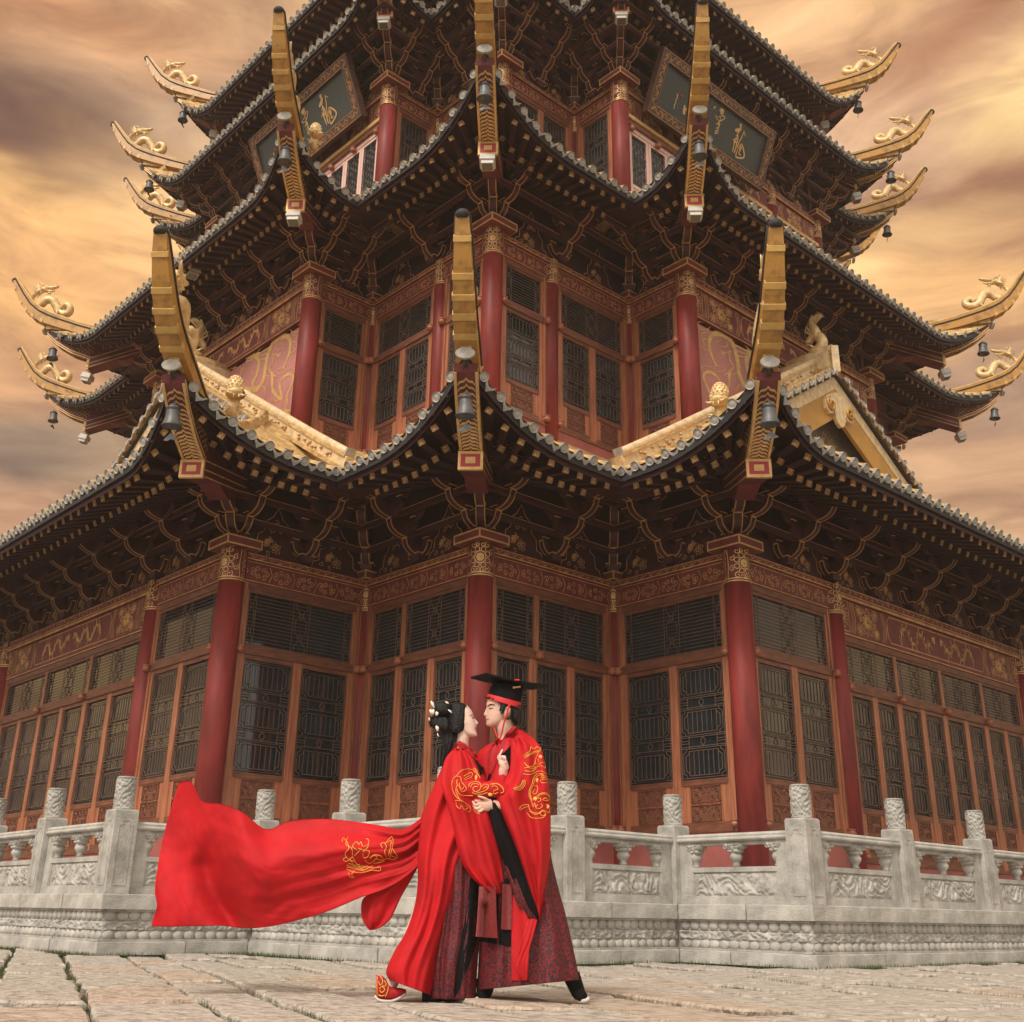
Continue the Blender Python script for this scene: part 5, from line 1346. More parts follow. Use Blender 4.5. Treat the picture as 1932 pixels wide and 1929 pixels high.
f4_ = roof_top(E4, list(range(20)), R4_, 2.4, 20.9)
for k in (1, 3, 5, 0, 6): ridge(E4, k, R4_, f4_, 2.4)
TIP4 = {}
for k in (0, 6, 1, 3, 5): TIP4[k] = corner(P4, E4.tip[k], e4+E4.fl, V4, T4, 0, diag(P4, k))
b = MB(); q = offs(P4, e4-2.4, True); b.add([UV(*p, 20.9) for p in q], [tuple(range(len(q)))], 'glaze'); b.obj('roof_deck', R4_)
# ------------------------------------------------------------------ bells, lamps, dragons, plaques
def bell_body(b):
    b.lathe([(.02, .20), (.055, .195), (.075, .17), (.085, .12), (.09, .05), (.098, .0), (.118, -.055), (.135, -.085), (.130, -.095), (.115, -.06), (.09, -.03), (.02, -.02)], 18, 'bell')
    for z in (.15, .135, .01): b.lathe([(.088, z-.006), (.096, z), (.088, z+.006)], 18, 'bell')
    b.tube([(0, 0, .19), (.02, 0, .23), (0, 0, .27), (-.02, 0, .23), (0, 0, .19)], .008, 5, 'bell')
def clap(b):
    b.tube([(0, 0, -.0), (0, 0, -.20)], .004, 4, 'bell')
    b.prism([(-.10, -.27), (0, -.18), (.10, -.26), (.04, -.275), (0, -.265), (-.05, -.29)], -.004, .004, 'bell')
bme, cme = shared('bell', bell_body, 'bell_body'), shared('clap', clap, 'clapper')
def bell(M0, label, x=-.24, z=-.62):
    p = M0@Vector((x, 0, z)); e = bpy.data.objects.new('bronze_bell', None); col.objects.link(e); e.location = p; e.rotation_euler = (R(5), 0, M0.to_euler().z+R(80))
    e['label'] = label; e['category'] = 'bell'; e['group'] = 'bells hanging under the upturned eave corners'
    inst(bme, 'bell_body', e); inst(cme, 'clapper', e)
def lampm(b):
    b.hexa([(-.10, -.09, 0), (.10, -.09, 0), (.10, .09, 0), (-.10, .09, 0), (-.13, -.11, .12), (.13, -.11, .12), (.13, .11, .12), (-.13, .11, .12)][4:]+[(-.12, -.10, .24), (.12, -.10, .24), (.12, .10, .24), (-.12, .10, .24)], 'lampw')
    b.box(-.10, .10, -.085, .085, .04, .12, 'lampw'); b.tube([(0, 0, .24), (0, 0, .32)], .02, 6, 'lampw')
def lampg(b): b.box(-.085, .085, -.07, .07, .03, .045, 'lampg')
lme, lgm = shared('lamp', lampm, 'lamp_housing'), shared('lampgl', lampg, 'lamp_lens')
def lamp(p, rz, label, sc_=1.):
    e = bpy.data.objects.new('floodlight', None); col.objects.link(e); e.location = p; e.rotation_euler = (R(-14), 0, rz); e.scale = (sc_,)*3
    e['label'] = label; e['category'] = 'floodlight'; e['group'] = 'floodlights under the eaves'
    inst(lme, 'lamp_housing', e); inst(lgm, 'lamp_lens', e)
def spl(P, n=6):
    out = []; P = [np.array(p, float) for p in P]
    for k in range(len(P)-1):
        p0 = P[max(0, k-1)]; p1 = P[k]; p2 = P[k+1]; p3 = P[min(len(P)-1, k+2)]
        for j in range(n):
            t = j/n; out.append(.5*((2*p1)+(p2-p0)*t+(2*p0-5*p1+4*p2-p3)*t*t+(3*p1-p0-3*p2+p3)*t**3))
    out.append(P[-1]); return out
def dragon_body(b):
    m = 'goldleaf'
    D = spl([(-.20, .50), (-.27, .56), (-.36, .52), (-.37, .43), (-.28, .38), (-.16, .42), (-.09, .54), (0, .66), (.12, .66), (.20, .58), (.30, .53), (.40, .58), (.43, .70), (.38, .80), (.28, .87)], 5)
    N = len(D); P = [(p[0], .03*math.sin(i*.2), p[1]) for i, p in enumerate(D)]
    b.tube(P, lambda t: .035+.045*math.sin(math.pi*min(1, t*1.15))**.7, 10, m)
    for i in range(2, N-1, 2):      # dorsal fins
        d = D[min(N-1, i+1)]-D[i-1]; nn = np.array([-d[1], d[0]]); nn /= (np.hypot(*nn)+1e-9)
        if i < 18: nn = nn
        s_ = 1 if i > 22 else 1
        q = D[i]; r_ = .075; b.add([(q[0]-.03, 0, q[1]), (q[0]+.03, 0, q[1]), (q[0]+nn[0]*r_*1.7*s_, 0, q[1]+nn[1]*r_*1.7*s_), (q[0], .02, q[1])], [(0, 1, 2), (1, 3, 2), (3, 0, 2)], m)
    for (x, z, dx, dz, sg) in ((-.12, .44, -.05, -.14, 1), (-.12, .44, .06, -.14, -1), (.30, .52, -.10, -.16, 1), (.34, .52, .05, -.10, -1)):
        b.tube([(x, sg*.03, z), (x+dx*.2-.03, sg*.09, z+dz*.4), (x+dx, sg*.08, z+dz)], [.03, .024, .018], 6, m)
        for k in (-1, 0, 1): b.tube([(x+dx, sg*.08, z+dz), (x+dx+.04+.01*k, sg*.08+.03*k, z+dz-.02)], [.014, .004], 4, m)
def dragon_head(b):
    m = 'goldleaf'
    b.ell((.20, 0, .92), (.085, .06, .06), m, 12, 8)
    b.tube([(.20, 0, .935), (.08, 0, .945), (-.02, 0, .965), (-.06, 0, .985)], [.05, .036, .028, .018], 8, m, flat=1.3)
    b.tube([(.19, 0, .89), (.08, 0, .875), (.0, 0, .885)], [.035, .024, .012], 8, m, flat=1.2)
    for sg in (-1, 1):
        b.ell((.13, sg*.04, .965), (.02, .016, .018), m, 8, 5); b.ell((-.03, sg*.018, .985), (.02, .014, .014), m, 6, 4)
        b.tube([(.20, sg*.03, .96), (.27, sg*.05, 1.02), (.33, sg*.04, 1.03)], [.016, .012, .003], 5, m)
        pass
        for k in range(7):
            a = -.9+k*.34; b.tube([(.23, sg*.035, .90), (.30, sg*.06, .90+.06*math.sin(a)), (.36+.05*math.cos(a*2), sg*.07, .90+.15*math.sin(a))], [.022, .015, .003], 5, m)
        for k in range(3): b.tube([(.10, sg*.01, .87), (.07+.03*k, sg*.01, .80)], [.01, .003], 4, m)
dme, dhm = shared('dragon', dragon_body, 'dragon_body'), shared('dhead', dragon_head, 'dragon_head')
def dragon(M0, label, s=1., x=0.):
    e = bpy.data.objects.new('dragon_statue', None); col.objects.link(e); p = M0@Vector((x, 0, .02)); e.location = p; e.rotation_euler = (0, 0, M0.to_euler().z); e.scale = (s,)*3
    e['label'] = label; e['category'] = 'dragon statue'; e['group'] = 'gilded dragons on the ridge horns'
    inst(dme, 'dragon_body', e); inst(dhm, 'dragon_head', e)
sidew = {0: 'left', 18: 'left', 6: 'right', 8: 'right'}
T_ = {2: (TIP2, 'second'), 3: (TIP3, 'third'), 4: (TIP4, 'topmost')}
WH = {16: 'rearmost left', 10: 'rearmost right', 1: 'left front', 3: 'middle front', 5: 'right front', 0: 'far left', 6: 'far right', 18: 'left rear', 8: 'right rear'}
EN = {1: 'lowest', 2: 'second lowest', 3: 'third', 4: 'topmost'}
for k in (1, 3, 5): bell(TIP1[k], 'grey bronze bell hanging under the %s corner of the lowest eave' % WH[k])
for n_ in (2, 3, 4):
    for k, M_ in T_[n_][0].items():
        if n_ == 4 and k in (1, 3, 5): continue
        if n_ == 3 and k in (1, 3, 5): pass
        bell(M_, 'grey bronze bell hanging under the %s corner of the %s eave' % (WH.get(k, 'rear'), EN[n_]))
        if k in WH: lamp(M_@Vector((-1.13, 0, -1.36)), M_.to_euler().z+math.pi/2, 'small white floodlight under the %s beam end of the %s eave' % (WH[k], EN[n_]))
        dragon(M_, 'gilded dragon statue on the %s horn of the %s roof' % (WH.get(k, 'rear'), EN[n_]), 1.25)
for k in (1, 3, 5): dragon(TIP1[k], 'gilded dragon statue on the %s horn of the lowest roof' % WH[k], 1.3)
for (x, y, z, rz, lb) in ((362, 525, 12.30, R(45), 'white floodlight under the left flank of the second lowest eave'), (1541, 518, 12.30, R(-45), 'white floodlight under the right flank of the second lowest eave'), (565, 62, 19.85, R(45), 'white floodlight under the left flank of the topmost eave'), (1365, 42, 19.85, R(-45), 'white floodlight under the right flank of the topmost eave')):
    d = ray(x, y); p = CAM+d*(z-CAM[2])/d[2]; lamp(p, rz, lb, 1.1)
# ridge-end dragons of the two gables, tails up
def chiwen(b):
    m = 'goldleaf'
    D = spl([(.02, .0), (-.14, .10), (-.18, .26), (-.10, .40), (.04, .44), (.16, .36), (.17, .22), (.08, .14), (-.0, .18)], 5)
    b.tube([(p[0], 0, p[1]) for p in D][:28], lambda t: .15-.07*t, 12, m)
    b.tube([(-.10, 0, .36), (-.02, 0, .62), (.08, 0, .84), (.02, 0, 1.02)], [.12, .10, .06, .02], 10, m)
    for k in range(9):
        a = R(35+k*15); r0 = .14; c_ = (.02, .48+k*.035)
        b.tube([(c_[0]+r0*math.cos(a)*.5, .0, c_[1]+r0*math.sin(a)*.4), (c_[0]+.27*math.cos(a), 0, c_[1]+.30*math.sin(a)), (c_[0]+.32*math.cos(a+.3), 0, c_[1]+.42*math.sin(a+.2))], [.035, .025, .003], 6, m)
    b.ell((-.02, 0, .02), (.22, .15, .14), m, 14, 8)
    for sg in (-1, 1): b.ell((-.14, sg*.10, .10), (.04, .03, .04), m, 8, 5); b.tube([(-.02, sg*.1, .1), (.12, sg*.14, .22), (.26, sg*.12, .20)], [.03, .02, .004], 6, m)
    b.tube([(-.16, 0, .04), (-.34, 0, .0), (-.42, 0, .05)], [.09, .05, .02], 8, m); b.tube([(-.14, 0, -.06), (-.32, 0, -.10)], [.06, .02], 8, m)
cwm = shared('chiwen', chiwen, 'dragon_statue')
for fl, lb in ((0, 'gilded ridge dragon with spiked tail on the right hand gable'), (1, 'gilded coiled ridge dragon on the left hand gable behind the horn')):
    p = UV(gu-.35, 0, GZ+.55) if not fl else UV(0, gu-.35, GZ+.55); o_ = UV(-1, 0, 0) if not fl else UV(0, -1, 0)
    inst(cwm, 'dragon_statue', None, Matrix.Translation(p)@Matrix.Rotation(math.atan2(o_.y, o_.x), 4, 'Z')@Matrix.Scale(.85, 4), label=lb, cat='dragon statue')
def beast(b):
    m = 'goldleaf'
    b.ell((0, 0, .50), (.13, .13, .18), m, 16, 10)
    for j in range(5):
        for k in range(12):
            a = 2*math.pi*(k+.5*(j % 2))/12; ph = .35+j*.30; b.ell((.125*math.sin(ph)*math.cos(a), .125*math.sin(ph)*math.sin(a), .50+.175*math.cos(ph)), (.022, .022, .022), m, 6, 4)
    for k in range(5): b.tube([(0, .02+.02*k, .66-.03*k), (0, .08+.03*k, .72-.05*k)], [.02, .003], 5, m); b.ell((.0, -.10, .34), (.16, .16, .09), m, 14, 8)
    b.tube([(0, 0, .0), (0, 0, .34)], [.09, .10], 10, m)
    for sg in (-1, 1):
        b.ell((sg*.08, -.20, .39), (.035, .03, .03), m, 8, 5); b.tube([(sg*.05, -.18, .30), (sg*.10, -.26, .26), (sg*.16, -.24, .30)], [.03, .02, .006], 6, m)
        b.tube([(sg*.04, -.24, .28), (sg*.04, -.25, .20)], [.014, .003], 5, m)
        for k in range(3): b.tube([(sg*.05, -.05, .12), (sg*(.14+.02*k), -.12, .05+.05*k)], [.03, .006], 5, m)
bsm = shared('beast', beast, 'beast_statue')
for (u, v, z, rz, lb) in ((6.35, 11.12, 6.86, R(25), 'gilded beast statue on the eave beside the left front horn'), (11.12, 6.35, 6.72, R(-25), 'gilded beast statue on the eave beside the right front horn')):
    inst(bsm, 'beast_statue', None, Matrix.Translation(UV(u, v, z))@Matrix.Rotation(rz, 4, 'Z')@Matrix.Scale(.9, 4), label=lb, cat='beast statue')
for (u, v, z, lb) in ((4.85, 9.4, 13.15, 'small gilded beast head beside the left front horn of the second roof'),):
    inst(bsm, 'beast_statue', None, Matrix.Translation(UV(u, v, z))@Matrix.Rotation(R(20), 4, 'Z')@Matrix.Scale(.8, 4), label=lb, cat='beast statue')
for nm_, E_, q in (('second lowest', E2, [(0, 3.0, 13.0), (5, 10.5, 13.0)]),):
    pass
for (M_, dx, dy, lb) in ((TIP2[0], -2.2, -1.2, 'gilded beast statue on the left flank of the second roof edge'), (TIP2[6], -2.2, 1.2, 'gilded beast statue on the right flank of the second roof edge'), (TIP2[18], -1.9, -.9, 'gilded beast statue on the left rear edge of the second roof'), (TIP2[8], -1.9, .9, 'gilded beast statue on the right rear edge of the second roof')):
    p = M_@Vector((dx, dy, .0)); inst(bsm, 'beast_statue', None, Matrix.Translation(p)@Matrix.Scale(.95, 4), label=lb, cat='beast statue')
# name plaques: gold cursive strokes read off the board, given in board coordinates
def plaque(A, B, label, x0_):
    M0, Ln = frame(A, B); root = bpy.data.objects.new('name_plaque', None); col.objects.link(root)
    w, h, lean = 3.75, 1.2, R(22)
    root.matrix_local = M0@Matrix.Translation((x0_, -.36, 16.18))@Matrix.Rotation(lean, 4, 'X')
    root['label'] = label; root['category'] = 'plaque'; root['group'] = 'dark calligraphy plaques under the third eave'
    def brd(b): b.box(0, w, 0, .08, 0, h, 'plq')
    inst(shared('plb', brd, 'board'), 'board', root)
    def frm(b):
        fwd = .24
        for (x0, x1, z0, z1) in ((-.12, w+.12, -.12, fwd-.12), (-.12, w+.12, h-fwd+.12, h+.12), (-.12, fwd-.12, fwd-.12, h-fwd+.12), (w-fwd+.12, w+.12, fwd-.12, h-fwd+.12)): b.box(x0, x1, -.06, .09, z0, z1, 'plqf')
        q = random.Random(2)
        def scr(x0, z0, dx, dz, n):
            for k in range(n):
                x = x0+dx*(k+.5)/n; z = z0+dz*(k+.5)/n; a = q.uniform(0, 6)
                if dx: P = [(x-.20, z-.05), (x-.1, z+.06), (x, z-.05), (x+.09, z+.05), (x+.18, z-.02)]
                else: P = [(x-.04, z-.2), (x+.06, z-.1), (x-.05, z), (x+.05, z+.1), (x-.02, z+.18)]
                b.line([tuple(p) for p in spl(P, 4)], .016, -.066, 'goldedge')
                for j in range(4): b.line(spiral(x+q.uniform(-.2, .2)*(1 if dx else .25), z+q.uniform(-.2, .2)*(1 if dz else .25), .04, 1.1, q.uniform(0, 6), 1, 7), .009, -.064, 'goldedge')
        c_ = fwd/2-.12; M_q = 0
        scr(0, c_, w, 0, 11); scr(0, h-c_, w, 0, 11); scr(c_, 0, 0, h, 4); scr(w-c_, 0, 0, h, 4)
        for ins in (-.10, fwd-.14): b.line([(ins, ins), (w-ins, ins), (w-ins, h-ins), (ins, h-ins)], .014, -.064, 'goldedge', True)
    inst(shared('plf', frm, 'plaque_frame'), 'plaque_frame', root)
    def strokes(b):
        # corners of the board field in the enlarged crop of the right plaque
        c00, c10, c11, c01 = (235, 640), (1530, 1525), (1695, 1125), (390, 210)
        src_ = np.array([c00, c10, c11, c01], float)
        dst = np.array([(.12, .12), (w-.12, .12), (w-.12, h-.12), (.12, h-.12)], float)
        Am = []; bb = []
        for (x, y), (X, Y) in zip(src_, dst):
            Am.append([x, y, 1, 0, 0, 0, -X*x, -X*y]); bb.append(X); Am.append([0, 0, 0, x, y, 1, -Y*x, -Y*y]); bb.append(Y)
        hh = np.linalg.solve(np.array(Am), np.array(bb))
        def W_(x, y):
            d = hh[6]*x+hh[7]*y+1; return ((hh[0]*x+hh[1]*y+hh[2])/d, (hh[3]*x+hh[4]*y+hh[5])/d)
        ST = [([(1335, 935), (1345, 965), (1330, 975)], .10), ([(1262, 995), (1300, 1005), (1345, 990)], .10), ([(1320, 1020), (1285, 1050), (1290, 1075), (1220, 1100)], .035), ([(1265, 1060), (1300, 1060), (1240, 1130)], .04), ([(1250, 1080), (1235, 1160), (1215, 1225)], .045), ([(1300, 1080), (1270, 1160), (1240, 1240)], .05), ([(1385, 1015), (1350, 1080), (1310, 1130), (1275, 1190)], .035), ([(1385, 1020), (1400, 1080)], .02),
              ([(1320, 1160), (1260, 1260), (1280, 1290), (1370, 1295), (1360, 1190), (1335, 1155), (1310, 1230)], .05), ([(1300, 1170), (1340, 1190), (1300, 1250), (1330, 1270)], .04), ([(1240, 1130), (1280, 1130), (1250, 1200)], .04),
              ([(1060, 770), (1090, 765), (1105, 790), (1070, 800)], .10), ([(980, 740), (1005, 718)], .05), ([(1005, 810), (1020, 860)], .025), ([(1030, 835), (1110, 830), (1125, 855), (1060, 880), (1030, 860)], .03), ([(1070, 840), (1050, 890), (1010, 910), (1055, 905), (1040, 940), (1000, 950)], .035), ([(1045, 870), (1035, 960), (990, 985), (1025, 1005), (1030, 940)], .035), ([(985, 1000), (1000, 1010)], .04),
              ([(670, 655), (700, 630), (725, 610)], .09), ([(715, 565), (725, 590)], .04), ([(675, 550), (695, 545)], .02), ([(600, 670), (590, 740), (585, 765)], .09), ([(600, 735), (640, 700), (700, 680), (720, 700), (710, 780), (690, 795), (620, 740)], .05), ([(660, 700), (640, 745)], .03)]
        for k in range(9): ST.append(([(515-k*7, 545+k*17), (508-k*7+(k % 3)*6, 560+k*17)], .035))
        for P, lw in ST:
            D = spl([W_(*p) for p in P], 5); n = len(D)
            for i in range(n-1): b.line([tuple(D[i]), tuple(D[i+1])], lw*.8*(.55+.55*math.sin(math.pi*(i+.7)/n)), -.012-.0005*(i % 3), 'gold')
    inst(shared('pls', strokes, 'gilded_characters'), 'gilded_characters', root)
    b = MB(); b.ell((.75, -.012, .66), (.04, .008, .04), 'red', 10, 6); b.obj('seal', root)
plaque((-w3, b3), (w3, b3), 'dark green calligraphy plaque leaning out on the left face', 2.88)
plaque((b3, w3), (b3, -w3), 'dark green calligraphy plaque leaning out on the right face', .54)
# ------------------------------------------------------------------ the couple
Y0 = -18.7; K_ = 2.0373
def S(x, y, dY=0.): return atY(x/K_, y/K_, Y0+dY)
def cr(T0, n):      # resample a control list of equal-length tuples with Catmull-Rom
    P = np.array(T0, float); m_ = len(P); out = []
    for i in range(n+1):
        t = i/n*(m_-1); k = min(m_-2, int(t)); f = t-k
        p0, p1, p2, p3 = P[max(0, k-1)], P[k], P[k+1], P[min(m_-1, k+2)]
        out.append(.5*((2*p1)+(p2-p0)*f+(2*p0-5*p1+4*p2-p3)*f*f+(3*p1-p0-3*p2+p3)*f**3))
    return out
def loft(rows, m, n=40, nr=48, fold=(0, 1, 0, 0), p=.85, g=None, edge=None, caps=True):
    """rows: (Lx,Ly,Rx,Ry,depth,centre) in photograph pixels / metres; a closed garment of elliptical section"""
    b = MB(); C_ = cr(rows, nr); vs = []
    for j, (lx, ly, rx, ry, dp, ce) in enumerate(C_):
        t = j/nr; dp = max(dp, .002)
        for k in range(n):
            a = 2*math.pi*k/n; c_, s_ = math.cos(a), math.sin(a); cc = math.copysign(abs(c_)**.92, c_)
            x = (lx+rx)/2+(rx-lx)/2*cc; y = (ly+ry)/2+(ry-ly)/2*cc
            q = fold[0]*(.55*(1-2*abs(math.sin(fold[1]*.5*cc+fold[2]*.7+fold[3]*.45*t+.5*noise.noise((cc*1.2, t*2.5, fold[2])))))+.18*noise.noise((cc*9, t*14, 3.)))*abs(s_)**.6+fold[0]*(math.sin(fold[1]*cc+fold[2]+fold[3]*t)+.5*math.sin(fold[1]*1.9*cc-fold[3]*1.4*t+2.)+.35*noise.noise((cc*3.1+fold[2], t*5., 1.3)))*abs(s_)**.6
            dY = ce-dp*math.copysign(abs(s_)**p, s_)-q*(1 if s_ > 0 else -1)
            if g: dY += g(cc, t)
            vs.append(tuple(S(x, y, dY)))
    fs = [(j*n+k, j*n+(k+1) % n, (j+1)*n+(k+1) % n, (j+1)*n+k) for j in range(nr) for k in range(n)]
    if caps: fs += [tuple(range(n))[::-1], tuple(range(nr*n, nr*n+n))]
    b.add(vs, fs, m, True); return b
def bvh_of(b): return BVHTree.FromPolygons([tuple(v) for v in b.v], b.f)
def hit(x, y, trees, off=.004, fb=-.1):
    d = Vector(ray(x/K_, y/K_)).normalized(); best = None
    for t in trees:
        loc, nrm, idx, dist = t.ray_cast(Vector(CAM), d, 60)
        if loc is not None and (best is None or dist < best): best = dist
    if best is None: return Vector(S(x, y, fb)), False
    return Vector(CAM)+d*(best-off), True
def patch(b, Lp, Rp, trees, m, off=.004, n=14, nx=6):
    L_ = cr(Lp, n); R_ = cr(Rp, n); vs = []; last = None
    for j in range(n+1):
        for i in range(nx+1):
            p = L_[j]+(R_[j]-L_[j])*i/nx; h_, ok = hit(p[0], p[1], trees, off, -.1)
            if not ok and last is not None: h_ = Vector(S(p[0], p[1], last.y-Y0))
            last = h_; vs.append(h_)
    b.add(vs, [(j*(nx+1)+i, j*(nx+1)+i+1, (j+1)*(nx+1)+i+1, (j+1)*(nx+1)+i) for j in range(n) for i in range(nx)], m, True)
def stitch(b, P, trees, w=.0026, m='emb', off=.003, dense=5):
    D = spl(P, dense); Q = []
    for p in D:
        h_, ok = hit(p[0], p[1], trees, off)
        if ok: Q.append(h_)
        elif Q: b.tube(Q, w, 4, m) if len(Q) > 1 else None; Q = []
    if len(Q) > 1: b.tube(Q, w, 4, m)
def person(label):
    e = bpy.data.objects.new('person', None); col.objects.link(e); e['label'] = label; e['category'] = 'person'; return e
def headmesh(rows, ox, oy, sc_, dirx, yc, nr=60, n=48, grow=0., mask=None, m='skin'):
    """rows: (y, face x, back x, half width, bump, bump sigma) in crop pixels; dirx=-1 faces left"""
    C_ = cr(rows, nr); b = MB(); vs = []; cc_ = []
    for (y, xf, xb, w, bp, sg) in C_:
        mx_, a_ = (xf+xb)/2, (xb-xf)/2
        for k in range(n):
            a = 2*math.pi*k/n; c_, s_ = -math.cos(a), math.sin(a)
            c2_ = math.copysign(abs(c_)**.9, c_); yy = w*math.copysign(abs(s_)**.82, s_)
            x = mx_+a_*c2_
            if c_ < 0 or True:
                fr = max(0, -c_*dirx*dirx if True else 0)
                x -= math.copysign(1, a_)*bp*math.exp(-(yy/max(.004, sg))**2)*(1 if c_ < .2 else 0)
            gx = grow*sc_*K_ if False else 0
            px_, py_ = ox+x/sc_, oy+y/sc_
            P = S(px_, py_, yc-yy)
            vs.append(np.array(P)); cc_.append((x, y))
    vs = np.array(vs)
    if grow:
        cen = vs.mean(axis=0); 
        for i in range(len(vs)):
            d = vs[i]-cen; d[2] *= .6; d /= np.linalg.norm(d); vs[i] += d*grow
    fs = []
    for j in range(nr):
        for k in range(n):
            q = (j*n+k, j*n+(k+1) % n, (j+1)*n+(k+1) % n, (j+1)*n+k)
            if mask:
                cx_ = sum(cc_[i][0] for i in q)/4; cy_ = sum(cc_[i][1] for i in q)/4
                if not mask(cx_, cy_): continue
            fs.append(q)
    if not mask: fs += [tuple(range(n))[::-1], tuple(range(nr*n, nr*n+n))]
    b.add([tuple(v) for v in vs], fs, m, True); return b
def inpoly(x, y, P):
    r_ = False; j = len(P)-1
    for i in range(len(P)):
        if (P[i][1] > y) != (P[j][1] > y) and x < (P[j][0]-P[i][0])*(y-P[i][1])/(P[j][1]-P[i][1])+P[i][0]: r_ = not r_
        j = i
    return r_
def remesh(o, v=.0045, it=2):
    m_ = o.modifiers.new('r', 'REMESH'); m_.mode = 'VOXEL'; m_.voxel_size = v; m_.use_smooth_shade = True
    if it: s_ = o.modifiers.new('s', 'SMOOTH'); s_.factor = .5; s_.iterations = it
def fingers(b, base, tips, r0, m):
    for P in tips:
        n_ = len(P); b.tube([Vector(S(*p)) for p in spl3(P)], lambda t: r0*(1-.32*t), 8, m)
        e_ = S(*P[-1]); b.ell(tuple(e_), (r0*.70,)*3, m, 8, 6)
def spl3(P): return [tuple(p) for p in cr(P, (len(P)-1)*4)]
# =========================================================== man
man = person('man in red robe and flat topped black hat facing the woman and holding her arm')
ox, oy, sk = 1800., 2650., 6.43
MH = [(932, 520, 620, .018, 0, .02), (918, 470, 690, .034, 0, .02), (885, 445, 790, .047, 0, .02), (835, 441, 860, .056, 0, .02), (806, 449, 890, .060, 0, .02), (785, 448, 915, .062, 16, .020), (765, 450, 940, .064, 24, .022), (748, 452, 950, .065, 12, .022), (735, 453, 960, .066, 32, .020), (710, 456, 990, .067, 24, .016), (680, 458, 1030, .069, 30, .016), (660, 458, 1060, .070, 62, .017), (620, 460, 1110, .072, 84, .015), (585, 462, 1150, .073, 66, .012), (530, 464, 1190, .074, 45, .010), (470, 467, 1220, .076, 24, .010), (430, 463, 1240, .077, 8, .012), (390, 447, 1250, .078, 0, .02), (290, 468, 1262, .079, 0, .02), (200, 490, 1265, .079, 0, .02), (100, 540, 1250, .075, 0, .02), (0, 640, 1200, .066, 0, .02), (-80, 780, 1060, .040, 0, .02)]
YM = .0
hb = headmesh(MH, ox, oy, sk, -1, YM)
body = MB(); body.add(hb.v, hb.f, 'skin', True)
T1_ = bvh_of(hb)
cS = lambda x, y, d=0.: S(ox+x/sk, oy+y/sk, d)
body.tube([cS(880, 800, YM), cS(900, 950, YM), cS(950, 1120, YM+.01), cS(960, 1300, YM+.02)], [.058, .056, .060, .075], 18, 'skin')
# torso, arms, legs: one body under the clothes
TB = loft([(1905, 2850, 1985, 2835, .06, .02), (1870, 2890, 2040, 2885, .10, .02), (1860, 3000, 2060, 3000, .11, .02), (1880, 3150, 2050, 3150, .10, .02), (1880, 3300, 2060, 3300, .12, .02)], 'skin', 24, 20)
body.add(TB.v, TB.f, 'skin', True)
for P, r_ in (([(2020, 2890, -.07), (2055, 3000, -.11), (2050, 3080, -.13), (1960, 3100, -.17), (1888, 3095, -.20)], [.05, .045, .04, .036, .03]), ([(1890, 2890, .14), (1850, 2990, .16), (1850, 3080, .12)], [.055, .05, .04]), ([(1900, 3290, .05), (1880, 3550, .06), (1865, 3800, .05)], [.08, .06, .045]), ([(2040, 3290, 0), (2130, 3550, .02), (2205, 3780, .02)], [.08, .06, .045])):
    body.tube([Vector(S(*p)) for p in spl3(P)], lambda t, r_=r_: float(np.interp(t, np.linspace(0, 1, len(r_)), r_)), 12, 'skin')
# his hand round her forearm
hc = (-.215)
pal = [(1888, 3098, hc), (1868, 3100, hc), (1850, 3098, hc)]
body.tube([Vector(S(*p)) for p in spl3([(1905, 3095, hc+.01), (1880, 3096, hc), (1858, 3094, hc), (1846, 3092, hc)])], [.030, .034, .036, .036, .038, .040, .040, .038, .036, .034, .032, .030, .028], 12, 'skin', flat=.62, upv=(0, 0, 1))
fingers(body, None, [[(1852, 3078, hc), (1833, 3081, hc-.012), (1822, 3072, hc+.01)], [(1850, 3090, hc-.005), (1828, 3096, hc-.02), (1817, 3082, hc+.005)], [(1852, 3102, hc-.008), (1832, 3111, hc-.02), (1820, 3098, hc)], [(1858, 3112, hc-.008), (1842, 3122, hc-.015), (1829, 3113, hc)], [(1880, 3080, hc-.008), (1862, 3070, hc-.03), (1840, 3063, hc-.035)]], .0105, 'skin')
o = body.obj('body', man); remesh(o, .004, 1)
# ear
b = MB(); b.tube([cS(*p) for p in ((905, 690, -.078), (940, 640, -.085), (1000, 560, -.090), (1015, 490, -.088), (970, 450, -.084), (925, 500, -.080), (905, 580, -.078), (900, 650, -.076))], .0085, 7, 'skin'); b.ell(tuple(cS(950, 570, -.076)), (.017, .008, .030), 'skin', 12, 8); b.obj('ear', man)
# face: brow, closed lids, lips
b = MB(); off_ = [T1_]
def fs_(pts): return [(ox+x/sk, oy+y/sk) for x, y in pts]
stitch(b, fs_([(490, 415), (530, 385), (590, 378), (655, 400)]), off_, .0034, 'eye', .0015); stitch(b, fs_([(500, 412), (545, 392), (600, 386)]), off_, .003, 'eye', .0012)
stitch(b, fs_([(512, 470), (540, 488), (580, 480), (612, 462)]), off_, .0022, 'eye', .0015); stitch(b, fs_([(515, 490), (545, 502), (575, 495)]), off_, .0012, 'eye', .001)
b.obj('eyebrow_and_lashes', man)
b = MB(); patch(b, fs_([(420, 736), (470, 735), (528, 737)]), fs_([(430, 768), (470, 764), (520, 744)]), off_, 'lips', .0015, 8, 3); stitch(b, fs_([(425, 748), (470, 745), (530, 736)]), off_, .0009, 'eye', .0022); b.obj('lips', man)
